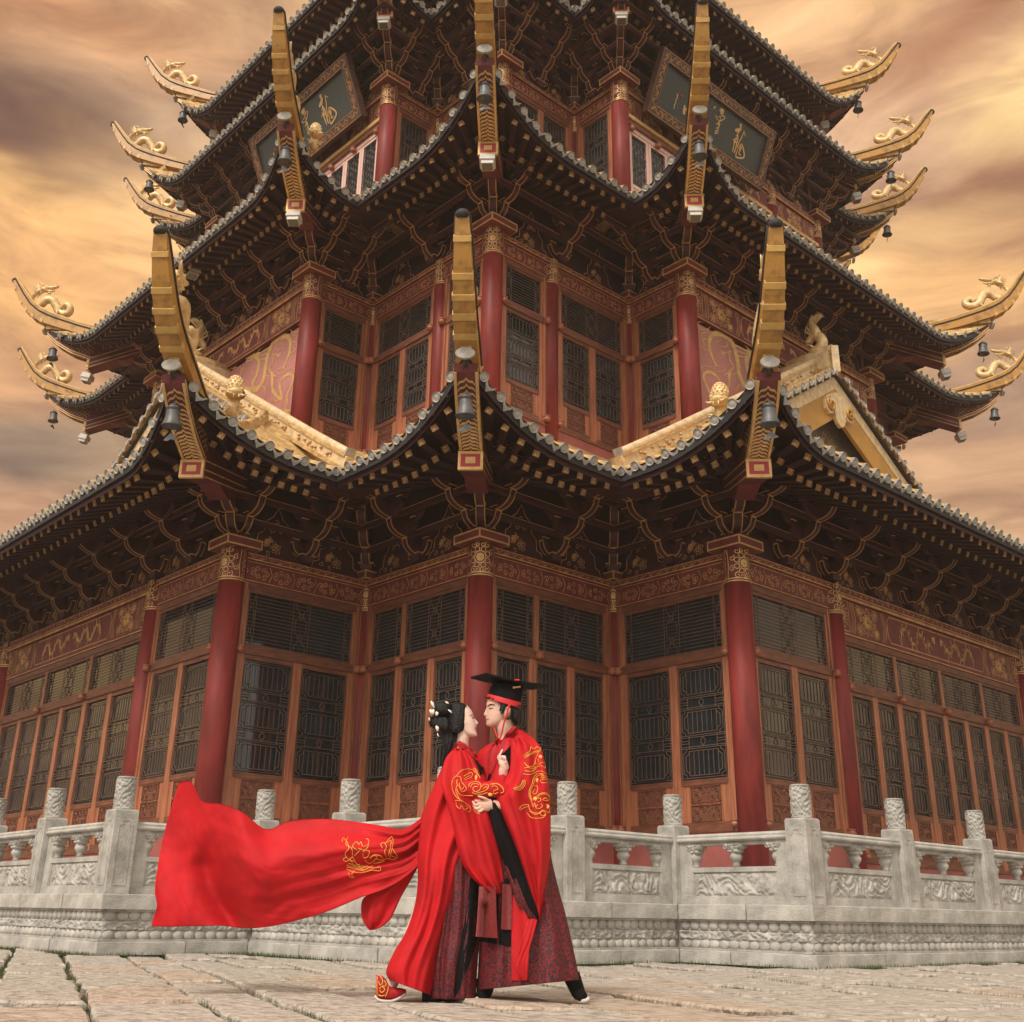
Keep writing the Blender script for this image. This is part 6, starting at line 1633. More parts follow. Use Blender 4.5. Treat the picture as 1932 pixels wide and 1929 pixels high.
# hair
HP = [(440, 215), (470, 262), (560, 262), (690, 290), (755, 370), (780, 480), (795, 560), (825, 660), (880, 560), (925, 470), (1000, 410), (1035, 480), (1045, 640), (1075, 760), (1150, 870), (1400, 880), (1400, 470), (1290, 440), (1100, 370), (900, 305), (700, 262), (560, 238), (300, 215)]
hr_ = headmesh(MH, ox, oy, sk, -1, YM, grow=.010, mask=lambda x, y: inpoly(x, y, HP), m='hair')
o = hr_.obj('hair', man); md = o.modifiers.new('s', 'SOLIDIFY'); md.thickness = .008; md.offset = 1
nape = loft([(ox+1030/sk, oy+500/sk, ox+1285/sk, oy+520/sk, .070, 0), (ox+1045/sk, oy+650/sk, ox+1290/sk, oy+640/sk, .068, 0), (ox+1075/sk, oy+770/sk, ox+1275/sk, oy+780/sk, .060, 0), (ox+1150/sk, oy+870/sk, ox+1235/sk, oy+890/sk, .035, 0)], 'hair', 24, 16, (.004, 14, 0, 2)); nape.obj('hair', man)
# hat
c1x = lambda x, y, d: S(1600+x/3.215, 2550+y/3.215, d)
b = MB()
def ringrow(lx, ly, rx, ry, dp): return (1600+lx/3.215, 2550+ly/3.215, 1600+rx/3.215, 2550+ry/3.215, dp, 0.)
hat = loft([ringrow(886, 384, 1292, 494, .097), ringrow(898, 350, 1299, 450, .097), ringrow(915, 310, 1308, 400, .095), ringrow(948, 230, 1328, 300, .090)], 'black', 40, 16, p=1.); hat.obj('hat', man)
band = loft([ringrow(866, 440, 1290, 558, .103), ringrow(872, 412, 1293, 522, .103), ringrow(884, 378, 1296, 488, .102)], 'hatred', 40, 6, p=1.)
bo = band.obj('hat_band', man)
b = MB(); T0 = [c1x(670, 192, .13), c1x(1432, 335, .15), c1x(1632, 288, -.13), c1x(862, 143, -.15)]
T0 = [Vector(p) for p in T0]; up_ = Vector((0, 0, .012))
def bowed(s, t, k):
    p = (T0[0]*(1-s)+T0[1]*s)*(1-t)+(T0[3]*(1-s)+T0[2]*s)*t
    return tuple(p+Vector((0, 0, -.010*math.sin(math.pi*s)+.012*k)))
b.grid(lambda s, t: bowed(s, t, 0), 12, 4, 'black'); b.grid(lambda s, t: bowed(s, t, 1), 12, 4, 'black')
for e_ in ((0, 0, 1, 0), (1, 0, 1, 1), (1, 1, 0, 1), (0, 1, 0, 0)):
    b.grid(lambda s, t: bowed(e_[0]+(e_[2]-e_[0])*s, e_[1]+(e_[3]-e_[1])*s, t), 12, 1, 'black')
b.obj('hat_board', man)
b = MB(); b.ell(tuple(c1x(1248, 212, -.150)), (.020, .01, .007), 'hatred', 10, 6); b.tube([c1x(1205, 303, -.097), c1x(1290, 292, -.10)], [.005, .008], 8, 'gold'); b.ell(tuple(c1x(1208, 304, -.10)), (.009, .009, .009), 'gold', 8, 6); b.obj('hat_pin', man)
b = MB()
for P in ([(1150, 525, -.095), (1125, 610, -.098), (1085, 740, -.09), (1055, 870, -.085), (1020, 985, -.09), (1045, 1075, -.12), (1060, 1120, -.15)], [(965, 790, -.03), (985, 870, -.05), (1005, 930, -.07), (1020, 985, -.09)]):
    b.tube([Vector(c1x(*p)) for p in spl3(P)], .0055, 6, 'hatred')
b.ell(tuple(c1x(1150, 525, -.094)), (.010, .008, .012), 'hatred', 8, 6); b.ell(tuple(c1x(1020, 985, -.093)), (.010, .010, .010), 'hatred', 8, 6)
b.obj('hat_cord', man)
# inner robe and outer robe
tor = loft([(1930, 2862, 1992, 2800, .055, .015), (1898, 2856, 2012, 2812, .075, .015), (1862, 2872, 2045, 2836, .11, .01), (1832, 2905, 2072, 2872, .13, .0), (1824, 2960, 2092, 2950, .14, .0), (1834, 3030, 2104, 3030, .14, .0), (1850, 3120, 2108, 3120, .14, 0), (1862, 3220, 2112, 3220, .14, 0), (1872, 3300, 2118, 3300, .14, 0)], 'robe', 48, 50, (.014, 9, 1.3, 2.5))
tor.obj('robe', man); Tt = bvh_of(tor)
q1 = lambda P: [(1600+x/3.215, 2550+y/3.215) for x, y in P]
b = MB()
patch(b, q1([(1180, 990), (1060, 1100), (1060, 1150), (1110, 1240), (1150, 1330), (1188, 1400)]), q1([(1204, 985), (1198, 1080), (1196, 1150), (1194, 1240), (1193, 1330), (1190, 1410)]), [Tt], 'black', .004)
patch(b, q1([(940, 1010), (950, 1040), (955, 1060)]), q1([(975, 1005), (970, 1030), (960, 1060)]), [Tt], 'black', .004, 6, 3)
patch(b, q1([(940, 1300), (900, 1360), (880, 1430), (880, 1480)]), q1([(990, 1240), (940, 1330), (920, 1400), (910, 1460)]), [Tt], 'black', .0045, 8, 4)
b.obj('under_robe', man)
b = MB()
patch(b, q1([(1005, 900), (960, 980), (915, 1090), (890, 1200), (885, 1310), (905, 1360)]), q1([(1060, 1010), (1045, 1080), (1020, 1150), (990, 1230), (950, 1320), (915, 1380)]), [Tt], 'lapel', .006)
patch(b, q1([(1180, 790), (1090, 900), (1050, 990), (1030, 1060), (1060, 1110)]), q1([(1235, 775), (1225, 870), (1225, 950), (1160, 1030), (1080, 1110)]), [Tt], 'lapel', .009)
patch(b, q1([(1225, 800), (1212, 900), (1205, 1050), (1198, 1200), (1196, 1350), (1196, 1480)]), q1([(1300, 850), (1345, 960), (1340, 1100), (1330, 1250), (1320, 1400), (1310, 1500)]), [Tt], 'robe', .010)
b.obj('lapel', man)
# brocade skirt
sk_ = loft([(1876, 3230, 2112, 3230, .145, 0), (1874, 3320, 2122, 3310, .15, 0), (1866, 3420, 2148, 3420, .16, 0), (1858, 3504, 2171, 3504, .17, 0), (1846, 3630, 2199, 3625, .19, 0), (1838, 3723, 2218, 3715, .21, 0), (1832, 3808, 2227, 3768, .22, 0)], 'brocade', 80, 44, (.020, 11, .4, 1.2))
sk_.obj('skirt', man); Ts = bvh_of(sk_)
b = MB()
patch(b, [(1850, 3380), (1850, 3500), (1842, 3620)], [(1968, 3380), (1966, 3500), (1966, 3640)], [Ts], 'black', .004); b.obj('skirt_fold', man)
b = MB()
patch(b, [(1966, 3440), (1966, 3520), (1966, 3650), (1966, 3770)], [(2030, 3440), (2030, 3520), (2029, 3650), (2026, 3772)], [Ts], 'robe', .012)
b.obj('front_panel', man)
b = MB(); patch(b, [(1930, 3400), (1929, 3480), (1926, 3574)], [(1968, 3400), (1967, 3480), (1966, 3576)], [Ts], 'sashm', .022); patch(b, [(1842, 3400), (1836, 3500), (1828, 3602)], [(1906, 3400), (1908, 3500), (1913, 3608)], [Ts], 'sashm', .09); b.obj('sash', man)
# sleeve lining, sleeve, cuff band
lin = loft([(1868, 3085, 1905, 3065, .03, -.19), (1880, 3117, 1922, 3110, .05, -.19), (1894, 3187, 1950, 3180, .06, -.19), (1922, 3280, 1990, 3270, .06, -.18), (1957, 3360, 2020, 3350, .05, -.175), (1990, 3430, 2045, 3430, .05, -.175), (2030, 3500, 2066, 3500, .03, -.175), (2064, 3538, 2074, 3538, .008, -.18)], 'black', 30, 30, (.008, 5, 0, 2)); lin.obj('sleeve_lining', man)
lin2 = loft([(1940, 3330, 1985, 3330, .03, -.175), (1965, 3410, 2020, 3410, .04, -.175), (1985, 3470, 2045, 3480, .04, -.175), (2015, 3520, 2062, 3530, .03, -.175), (2050, 3545, 2068, 3548, .01, -.17)], 'brocade', 30, 20, (.010, 6, 0, 2)); lin2.obj('inner_sleeve', man)
slv = loft([(1962, 2842, 2040, 2832, .05, -.09), (1962, 2880, 2078, 2874, .085, -.10), (1958, 2950, 2096, 2945, .10, -.12), (1936, 3005, 2108, 3010, .10, -.14), (1900, 3050, 2114, 3060, .10, -.15), (1899, 3080, 2116, 3105, .10, -.15), (1932, 3160, 2117, 3180, .10, -.15), (1975, 3262, 2115, 3262, .09, -.15), (2010, 3355, 2107, 3345, .075, -.15), (2044, 3455, 2093, 3440, .045, -.15), (2072, 3541, 2076, 3540, .008, -.15)], 'robe', 60, 70, (.027, 5.5, .5, 6.))
slv.obj('sleeve', man); Tv = bvh_of(slv)
b = MB(); patch(b, [(1898, 3064), (1935, 3160), (1978, 3262), (2013, 3355), (2046, 3455), (2070, 3530)], [(1955, 3055), (1985, 3160), (2025, 3262), (2050, 3350), (2068, 3440), (2076, 3535)], [Tv], 'robe', .007, 30, 5); b.obj('cuff_band', man)
rib = loft([(2020, 3530, 2066, 3535, .006, -.19), (2008, 3610, 2050, 3600, .006, -.245), (1985, 3690, 2034, 3655, .006, -.27), (1978, 3722, 2032, 3710, .006, -.275), (2006, 3769, 2027, 3769, .006, -.275)], 'robe', 16, 24, (.010, 4, 0, 5)); rib.obj('ribbon', man)
# far shoulder and sleeve of the man is under the robe; embroidery on the near sleeve
EM = [[(1345, 1150), (1400, 1130), (1450, 1100), (1535, 1075), (1525, 1045), (1500, 1050), (1490, 1030), (1465, 1060), (1430, 1055), (1415, 1035), (1405, 1090), (1350, 1125), (1325, 1145)], [(1330, 1180), (1400, 1145), (1470, 1110), (1540, 1085)], [(1330, 1165), (1390, 1130), (1440, 1105)],
 [(1335, 1230), (1370, 1270), (1430, 1285), (1460, 1250), (1475, 1190), (1510, 1100)], [(1335, 1300), (1380, 1290), (1430, 1310), (1480, 1280), (1440, 1330), (1400, 1340), (1340, 1330)], [(1475, 1190), (1470, 1250), (1500, 1240), (1510, 1200), (1490, 1180)], [(1440, 1345), (1500, 1290), (1550, 1270), (1590, 1300), (1590, 1250), (1560, 1230), (1520, 1250), (1490, 1290)], [(1320, 1370), (1380, 1380), (1440, 1370), (1500, 1340), (1560, 1340), (1600, 1370)],
 [(1570, 1370), (1500, 1370), (1450, 1420), (1430, 1500), (1400, 1560), (1395, 1640), (1420, 1700), (1445, 1780), (1460, 1730), (1480, 1790)], [(1580, 1385), (1510, 1390), (1465, 1440), (1445, 1510), (1415, 1570), (1410, 1640), (1435, 1700)], [(1540, 1400), (1600, 1400), (1615, 1440), (1540, 1440), (1550, 1480), (1620, 1480)], [(1540, 1420), (1600, 1420)],
 [(1460, 1520), (1500, 1530), (1490, 1600), (1460, 1620), (1440, 1600), (1465, 1560)], [(1500, 1720), (1540, 1700), (1530, 1670), (1505, 1680), (1520, 1640), (1580, 1620), (1630, 1640), (1650, 1690)], [(1480, 1700), (1500, 1640), (1550, 1610), (1610, 1610), (1650, 1650)], [(1570, 1680), (1600, 1670), (1630, 1700), (1590, 1700), (1560, 1690)], [(1280, 1810), (1290, 1775), (1340, 1755), (1390, 1755), (1380, 1775), (1330, 1790), (1290, 1820)], [(1390, 1760), (1400, 1810), (1450, 1850), (1520, 1850), (1570, 1820), (1640, 1850), (1640, 1780), (1600, 1750)],
 [(1400, 1830), (1460, 1870), (1520, 1860), (1560, 1830), (1600, 1860), (1570, 1890), (1540, 1880), (1530, 1850)], [(1370, 1850), (1420, 1910), (1500, 1920), (1570, 1910), (1600, 1870)],
 [(1340, 1440), (1345, 1500), (1300, 1560), (1240, 1570), (1200, 1545)], [(1325, 1450), (1325, 1500), (1285, 1545), (1230, 1555)], [(1320, 1450), (1300, 1500), (1270, 1530), (1210, 1540)], [(1500, 1750), (1480, 1790), (1520, 1800), (1560, 1770), (1540, 1740)]]
b = MB()
for P in EM: stitch(b, q1(P), [Tv, Tt], .0021)
for (x, y) in ((1535, 1163), (1498, 1452), (1622, 1775), (1470, 1680)):
    h_, ok = hit(1600+x/3.215, 2550+y/3.215, [Tv], .001); b.ell(tuple(h_), (.013, .004, .013), 'emb', 10, 6)
b.obj('embroidery', man)
# boots
def boot(P, R_, sole, name='boot'):
    b = MB(); b.tube([Vector(S(*p)) for p in spl3(P)], lambda t: float(np.interp(t, np.linspace(0, 1, len(R_)), R_)), 14, 'black'); 
    o = b.obj(name, man); b = MB(); b.tube([Vector(S(*p)) for p in spl3(sole)], .011, 8, 'sole'); b.obj('boot_sole', o)
boot([(2196, 3750, 0), (2212, 3790, -.0), (2226, 3822, -.02), (2240, 3832, -.08)], [.055, .048, .042, .030], [(2212, 3842, -.02), (2235, 3850, -.07), (2256, 3846, -.09), (2262, 3838, -.08)])
boot([(1866, 3770, .05), (1864, 3800, .03), (1858, 3822, -.02), (1846, 3832, -.08)], [.06, .055, .046, .032], [(1880, 3842, .0), (1860, 3848, -.08), (1838, 3847, -.10), (1832, 3838, -.09)])
# =========================================================== woman
wom = person('woman in red robe with a long wind blown train and black pinned hair')
ox, oy, sk = 1600., 2700., 6.43; YW = -.02
WHd = [(858, 1470, 1380, .016, 0, .02), (848, 1500, 1290, .032, 0, .02), (815, 1508, 1220, .043, 0, .02), (775, 1500, 1180, .050, 0, .02), (745, 1484, 1150, .053, 0, .02), (715, 1474, 1130, .055, 6, .02), (690, 1474, 1110, .056, 20, .018), (660, 1474, 1090, .057, 8, .018), (630, 1474, 1070, .058, 26, .018), (600, 1474, 1050, .060, 16, .014), (570, 1470, 1030, .061, 30, .014), (548, 1466, 1000, .063, 58, .015), (520, 1460, 970, .065, 80, .013), (480, 1452, 930, .067, 58, .011), (430, 1440, 900, .068, 32, .010), (380, 1426, 870, .069, 10, .010), (320, 1412, 850, .070, 0, .01), (250, 1390, 840, .071, 0, .01), (160, 1330, 845, .070, 0, .01), (80, 1250, 870, .062, 0, .01), (20, 1120, 950, .040, 0, .01)]
wh = headmesh(WHd, ox, oy, sk, 1, YW)
body = MB(); body.add(wh.v, wh.f, 'skinw', True); T2_ = bvh_of(wh)
cS = lambda x, y, d=0.: S(ox+x/sk, oy+y/sk, d)
body.tube([cS(1170, 740, YW), cS(1160, 880, YW), cS(1140, 1040, YW+.01), cS(1135, 1180, YW+.01)], [.042, .041, .043, .046], 18, 'skinw')
TB = loft([(1764, 2900, 1796, 2900, .035, 0), (1735, 2950, 1825, 2945, .07, 0), (1720, 3050, 1835, 3050, .08, 0), (1700, 3200, 1830, 3200, .09, 0), (1690, 3330, 1830, 3330, .10, 0)], 'skinw', 24, 20); body.add(TB.v, TB.f, 'skinw', True)
for P, r_ in (([(1752, 2955, -.05), (1748, 3010, -.09), (1780, 3040, -.15), (1860, 3040, -.16), (1925, 3040, -.13)], [.038, .036, .034, .03, .028]), ([(1800, 2940, .08), (1850, 3010, .02), (1920, 3020, -.10), (1935, 2960, -.16), (1936, 2935, -.165)], [.045, .04, .035, .030, .022]), ([(1700, 3320, .0), (1600, 3560, .02), (1510, 3780, .02), (1490, 3815, .0)], [.08, .055, .035, .03]), ([(1770, 3320, 0), (1760, 3560, .0), (1750, 3790, .0)], [.08, .055, .04])):
    body.tube([Vector(S(*p)) for p in spl3(P)], lambda t, r_=r_: float(np.interp(t, np.linspace(0, 1, len(r_)), r_)), 12, 'skinw')
hd = -.175
body.tube([Vector(S(*p)) for p in spl3([(1945, 2962, hd+.005), (1938, 2942, hd), (1930, 2925, hd), (1926, 2915, hd)])], [.022, .024, .027, .029, .030, .031, .031, .030, .028, .026, .024, .022, .020], 10, 'skinw', flat=.7)
fingers(body, None, [[(1918, 2925, hd-.01), (1920, 2908, hd-.02), (1926, 2894, hd-.02), (1931, 2884, hd-.01)], [(1926, 2920, hd-.015), (1932, 2908, hd-.03), (1936, 2916, hd-.035)], [(1932, 2920, hd-.015), (1940, 2909, hd-.03), (1943, 2920, hd-.035)], [(1934, 2928, hd-.012), (1944, 2922, hd-.025), (1944, 2934, hd-.03)], [(1920, 2928, hd+.01), (1914, 2912, hd-.0), (1922, 2900, hd-.015)]], .0085, 'skinw')
Tb2 = bvh_of(body); o = body.obj('body', wom); remesh(o, .004, 1)
b = MB(); off_ = [T2_]
stitch(b, fs_([(1330, 350), (1360, 325), (1395, 312)]), off_, .0022, 'eye', .001); stitch(b, fs_([(1385, 395), (1405, 402), (1428, 385)]), off_, .0028, 'eye', .001); stitch(b, fs_([(1375, 385), (1400, 375), (1425, 372)]), off_, .0012, 'eye', .001)
b.obj('eyebrow_and_lashes', wom)
b = MB(); patch(b, fs_([(1448, 635), (1470, 625), (1494, 622)]), fs_([(1452, 655), (1470, 690), (1490, 690)]), off_, 'lips', .001, 6, 3); b.obj('lips', wom)
HPW = [(1262, -100), (1296, 130), (1302, 300), (1290, 420), (1262, 560), (1200, 690), (1080, 765), (980, 800), (500, 800), (500, -200)]
hm = MB()
o = None
def hl(rows, **k): return loft([(ox+a/sk, oy+b_/sk, ox+c_/sk, oy+d/sk, e, f) for a, b_, c_, d, e, f in rows], 'hair', 40, 36, k.get('fold', (.003, 16, 0, 1.5)))
crown = hl([(960, 8, 1080, 2, .03, YW), (880, 30, 1215, 60, .060, YW), (830, 120, 1285, 130, .078, YW), (790, 260, 1302, 280, .084, YW), (770, 420, 1291, 430, .086, YW), (760, 560, 1262, 560, .082, YW), (760, 660, 1205, 680, .076, YW), (780, 740, 1120, 750, .066, YW), (800, 790, 1000, 800, .05, YW)])
b = MB(); b.add(crown.v, crown.f, 'hair', True); b.obj('hair', wom)
b = MB()
bun = hl([(560, -10, 700, -20, .02, YW), (430, 40, 830, 20, .06, YW), (400, 120, 880, 90, .075, YW), (410, 220, 890, 200, .078, YW), (430, 320, 870, 320, .06, YW), (520, 390, 780, 390, .03, YW)]); b.add(bun.v, bun.f, 'hair', True); b.obj('hair_bun', wom)
b = MB(); bun = hl([(420, 340, 700, 330, .02, YW-.01), (340, 400, 850, 380, .06, YW-.01), (305, 490, 900, 480, .075, YW-.01), (340, 600, 920, 600, .075, YW-.01), (450, 680, 900, 700, .065, YW-.01), (560, 760, 1000, 790, .055, YW), (620, 900, 1000, 880, .050, YW), (650, 1060, 930, 1040, .045, YW), (660, 1250, 860, 1230, .038, YW), (640, 1450, 760, 1400, .03, YW), (628, 1660, 650, 1640, .006, YW)], fold=(.006, 13, 0, 4)); b.add(bun.v, bun.f, 'hair', True)
rr = random.Random(4)
for k in range(40):
    x0, y0 = rr.uniform(320, 480), rr.uniform(360, 640); b.tube([cS(x0+60, y0, YW-.06), cS(x0, y0+rr.uniform(-30, 30), YW-.06), cS(x0-rr.uniform(5, 40), y0+rr.uniform(-50, 50), YW-.05)], [.003, .002, .0008], 3, 'hair')
b.obj('hair_tail', wom)
for P, r_ in (([(360, -20), (400, 40), (440, 150)], .010), ([(335, 190), (370, 230), (400, 300)], .013), ([(430, 180), (410, 240), (410, 310)], .012), ([(490, 240), (515, 280), (500, 340)], .012), ([(490, 590), (520, 640), (530, 720)], .012), ([(720, -10), (760, 15), (800, 40)], .007), ([(790, 190), (840, 230), (880, 275)], .006), ([(318, 380), (322, 430), (325, 470)], .005), ([(520, 770), (535, 820), (560, 860)], .004)):
    b = MB(); b.tube([Vector(cS(x, y, YW-.085)) for x, y in P], [r_*.4, r_, r_*.5], 8, 'white', flat=.5); b.obj('hair_ornament', wom)
# robe body
wt = loft([(1752, 2862, 1790, 2862, .045, 0), (1738, 2880, 1806, 2878, .065, 0), (1722, 2905, 1828, 2908, .09, 0), (1704, 2940, 1848, 2940, .11, 0), (1684, 2985, 1862, 2985, .12, 0), (1660, 3040, 1868, 3040, .13, 0), (1632, 3105, 1868, 3100, .13, 0), (1613, 3165, 1856, 3165, .13, -.01), (1608, 3250, 1800, 3250, .13, -.02), (1605, 3327, 1771, 3322, .14, -.03), (1605, 3397, 1756, 3400, .145, -.03), (1593, 3485, 1738, 3490, .15, -.03), (1560, 3583, 1714, 3590, .16, -.03), (1513, 3663, 1694, 3670, .175, -.03), (1484, 3733, 1677, 3748, .185, -.03), (1496, 3768, 1658, 3828, .18, -.03)], 'robe', 70, 110, (.026, 7.5, .9, -2.6)); wt.obj('robe', wom); Tw = bvh_of(wt)
wc_unused = None and loft([(1632, 3170, 1790, 3170, .12, -.03), (1610, 3250, 1780, 3250, .13, -.03), (1605, 3327, 1771, 3322, .14, -.03), (1605, 3397, 1756, 3400, .145, -.03), (1593, 3485, 1738, 3490, .15, -.03), (1560, 3583, 1714, 3590, .16, -.03), (1513, 3663, 1694, 3670, .175, -.03), (1484, 3733, 1677, 3748, .185, -.03), (1496, 3768, 1658, 3828, .18, -.03)], 'robe', 70, 60, (.017, 7.5, .9, -1.6))
wsk = loft([(1700, 3300, 1850, 3300, .12, 0), (1700, 3420, 1850, 3420, .13, -.01), (1680, 3583, 1846, 3583, .15, -.02), (1660, 3700, 1836, 3705, .165, -.02), (1655, 3840, 1828, 3848, .175, -.02)], 'brocade', 70, 44, (.022, 9, 2.2, .8)); wsk.obj('skirt', wom); Tk = bvh_of(wsk)
b = MB(); patch(b, [(1806, 3380), (1792, 3500), (1776, 3600), (1757, 3700), (1746, 3800), (1744, 3840)], [(1845, 3380), (1842, 3500), (1838, 3600), (1812, 3690), (1780, 3760), (1768, 3800)], [Tk], 'black', .004, 20, 5); b.obj('skirt_fold', wom)
us = loft([(1624, 3790, 1800, 3790, .11, -.0), (1622, 3822, 1800, 3822, .11, -.0), (1622, 3851, 1790, 3851, .10, 0)], 'black', 30, 8, (.008, 12, 0, 0)); us.obj('underskirt', wom)
# near sleeve
ws = loft([(1735, 2888, 1800, 2885, .04, -.08), (1712, 2918, 1830, 2915, .07, -.10), (1700, 2960, 1850, 2955, .085, -.12), (1694, 3010, 1868, 3000, .09, -.14), (1708, 3060, 1872, 3040, .09, -.15), (1722, 3105, 1880, 3090, .085, -.15), (1738, 3165, 1892, 3150, .08, -.15), (1755, 3250, 1914, 3240, .08, -.15), (1778, 3325, 1930, 3325, .07, -.15), (1822, 3385, 1936, 3388, .055, -.15), (1886, 3436, 1940, 3437, .012, -.15)], 'robe', 60, 70, (.024, 5.5, 1.5, 4.5)); ws.obj('sleeve', wom); Tq = bvh_of(ws)
fa = MB(); fa.tube([Vector(S(*p)) for p in spl3([(1745, 3010, -.16), (1790, 3030, -.19), (1840, 3040, -.20), (1890, 3035, -.20), (1930, 3040, -.19), (1945, 3050, -.175)])], lambda t: .060-.012*t+.004*math.sin(t*22), 24, 'robe', flat=.9); fa.obj('forearm_sleeve', wom); Tf = bvh_of(fa)
fb_ = loft([(1914, 2928, 1946, 2962, .03, -.13), (1900, 2960, 1962, 2995, .045, -.13), (1886, 2995, 1972, 3030, .05, -.13), (1872, 3020, 1970, 3070, .05, -.12), (1870, 3050, 1965, 3100, .04, -.11)], 'robe', 30, 24, (.006, 5, 0, 2)); fb_.obj('far_sleeve', wom)
b = MB(); patch(b, q1([(680, 1150), (720, 1200), (760, 1290), (790, 1390)]), q1([(715, 1150), (790, 1230), (840, 1310), (815, 1375)]), [Tw, Tq], 'black', .006, 12, 4); b.obj('under_robe', wom)
b = MB(); patch(b, q1([(470, 1010), (560, 1050), (640, 1110), (690, 1150), (740, 1200), (820, 1290), (850, 1390)]), q1([(530, 960), (610, 1000), (680, 1060), (740, 1130), (800, 1210), (860, 1320), (885, 1440)]), [Tw, Tq, Tb2], 'lapel', .010, 20, 4)
b.obj('lapel', wom)
EW = [[(450, 1430), (500, 1390), (560, 1330), (640, 1310), (700, 1320), (720, 1300), (760, 1345)], [(500, 1400), (545, 1410), (560, 1470), (600, 1520), (620, 1560), (570, 1590), (530, 1530), (500, 1480), (510, 1440)], [(590, 1400), (660, 1360), (690, 1360), (690, 1400), (620, 1440), (590, 1430)], [(610, 1420), (660, 1390)], [(530, 1480), (545, 1540), (570, 1560), (590, 1530)], [(720, 1320), (760, 1370), (790, 1420)], [(705, 1330), (740, 1360), (780, 1400)],
 [(450, 1440), (440, 1500), (450, 1570), (490, 1650), (560, 1700), (620, 1740), (670, 1790), (660, 1840), (620, 1830)], [(500, 1560), (540, 1630), (620, 1640), (700, 1640)], [(490, 1720), (500, 1770), (540, 1800), (560, 1760), (590, 1810), (640, 1790), (610, 1760)], [(480, 1700), (530, 1700), (590, 1720), (640, 1760)], [(510, 1500), (490, 1560), (500, 1620), (540, 1690)],
 [(650, 1530), (660, 1490), (720, 1465), (780, 1480), (800, 1520), (780, 1570), (730, 1590), (700, 1560), (720, 1530), (760, 1530)], [(670, 1540), (690, 1500), (740, 1490), (780, 1510)], [(700, 1580), (760, 1600), (820, 1590), (880, 1560), (890, 1510), (840, 1500), (810, 1530)], [(690, 1600), (740, 1620), (820, 1620), (880, 1600)], [(830, 1560), (860, 1530), (880, 1550), (850, 1580)], [(910, 1500), (960, 1490), (1010, 1500), (1060, 1540), (1080, 1590), (1040, 1610)], [(930, 1530), (980, 1520), (1010, 1560), (960, 1580), (960, 1620), (1010, 1600)], [(930, 1510), (1000, 1490), (1060, 1530), (1085, 1580)], [(710, 1800), (730, 1840), (790, 1870)]]
b = MB()
for P in EW: stitch(b, q1(P), [Tq, Tf, Tw], .0021)
h_, ok = hit(1600+740/3.215, 2550+1420/3.215, [Tq], .001); b.ell(tuple(h_), (.009, .004, .018), 'emb', 10, 6)
h_, ok = hit(1600+915/3.215, 2550+1620/3.215, [Tf, Tq], .001); b.ell(tuple(h_), (.016, .004, .014), 'emb', 10, 6)
b.obj('embroidery', wom)
# train
TR = [(688, 3009, 583, 3563), (735, 3008, 665, 3564), (775, 3078, 745, 3562), (850, 3092, 850, 3560), (930, 3122, 945, 3570), (1022, 3188, 1040, 3563), (1116, 3157, 1140, 3540), (1250, 3149, 1260, 3505), (1370, 3161, 1385, 3453), (1464, 3175, 1480, 3418), (1543, 3188, 1556, 3375), (1600, 3160, 1620, 3318), (1665, 3100, 1690, 3250), (1735, 3040, 1745, 3175)]
def gt_(c_, t):     # c: -1 top .. 1 bottom, t: 0 free end .. 1 shoulder
    v = (c_+1)/2
    d = -.10*math.sin(math.pi*min(1, t*1.1))*math.sin(math.pi*v)
    d += .085*math.sin(2.2+7.5*t-3.2*v)*math.exp(-3*t)*(1+v)
    d += .12*math.exp(-((t-.20-.10*(v-.6)-.25*(v-.6)**2)/.045)**2)*smooths((v-.1)*2)      # sharp fold near the free end
    d -= .07*math.exp(-((t-.30-.05*v)/.07)**2)
    d += .034*math.sin(9*v+3.*t)*smooths((t-.25)*3)+.016*math.sin(19*v-5*t+1)*smooths((t-.35)*3)
    # creases running to the shoulder and ragged cross folds
    w_ = smooths((t-.35)*2.2); cz = v*5.2+.9*noise.noise((t*3, v*2, 4.))
    d += w_*.040*(abs((cz % 1)-.5)*2-.5)*(.5+.5*math.sin(v*math.pi))
    c2_ = t*6.5-1.6*v+.8*noise.noise((t*4, v*3, 7.)); d += .006*(abs((c2_ % 1)-.5)*2-.5)**3*4*(1-w_)
    d += .016*noise.noise((t*9, v*4, 2.))+.006*noise.noise((t*26, v*11, 5.)); return d+.02
def train_mesh():
    b = MB(); nr, nc = 180, 90; C_ = cr(TR, nr)
    vs = []
    for side in (0, 1):
        for j, (tx, ty, bx, by) in enumerate(C_):
            t = j/nr
            for i in range(nc+1):
                v = i/nc; bul = -22*math.sin(math.pi*v)**1.0*math.exp(-t*14)+14*math.exp(-((v-.86)/.07)**2)*math.exp(-t*20)
                vs.append(tuple(S(tx+(bx-tx)*v+bul, ty+(by-ty)*v, gt_(2*v-1, t)-.06*smooths((t-.7)*3.3)+.004*side)))
    N = (nr+1)*(nc+1); fs = []
    for j in range(nr):
        for i in range(nc):
            a = j*(nc+1)+i; fs.append((a, a+nc+1, a+nc+2, a+1)); fs.append((a+N, a+1+N, a+nc+2+N, a+nc+1+N))
    for j in range(nr):
        for i in (0, nc): a = j*(nc+1)+i; fs.append((a, a+nc+1, a+nc+1+N, a+N))
    for i in range(nc):
        for j in (0, nr): a = j*(nc+1)+i; fs.append((a, a+1, a+1+N, a+N))
    b.add(vs, fs, 'robe', True); return b
tm_ = train_mesh(); tm_.obj('train', wom); Tn = bvh_of(tm_)
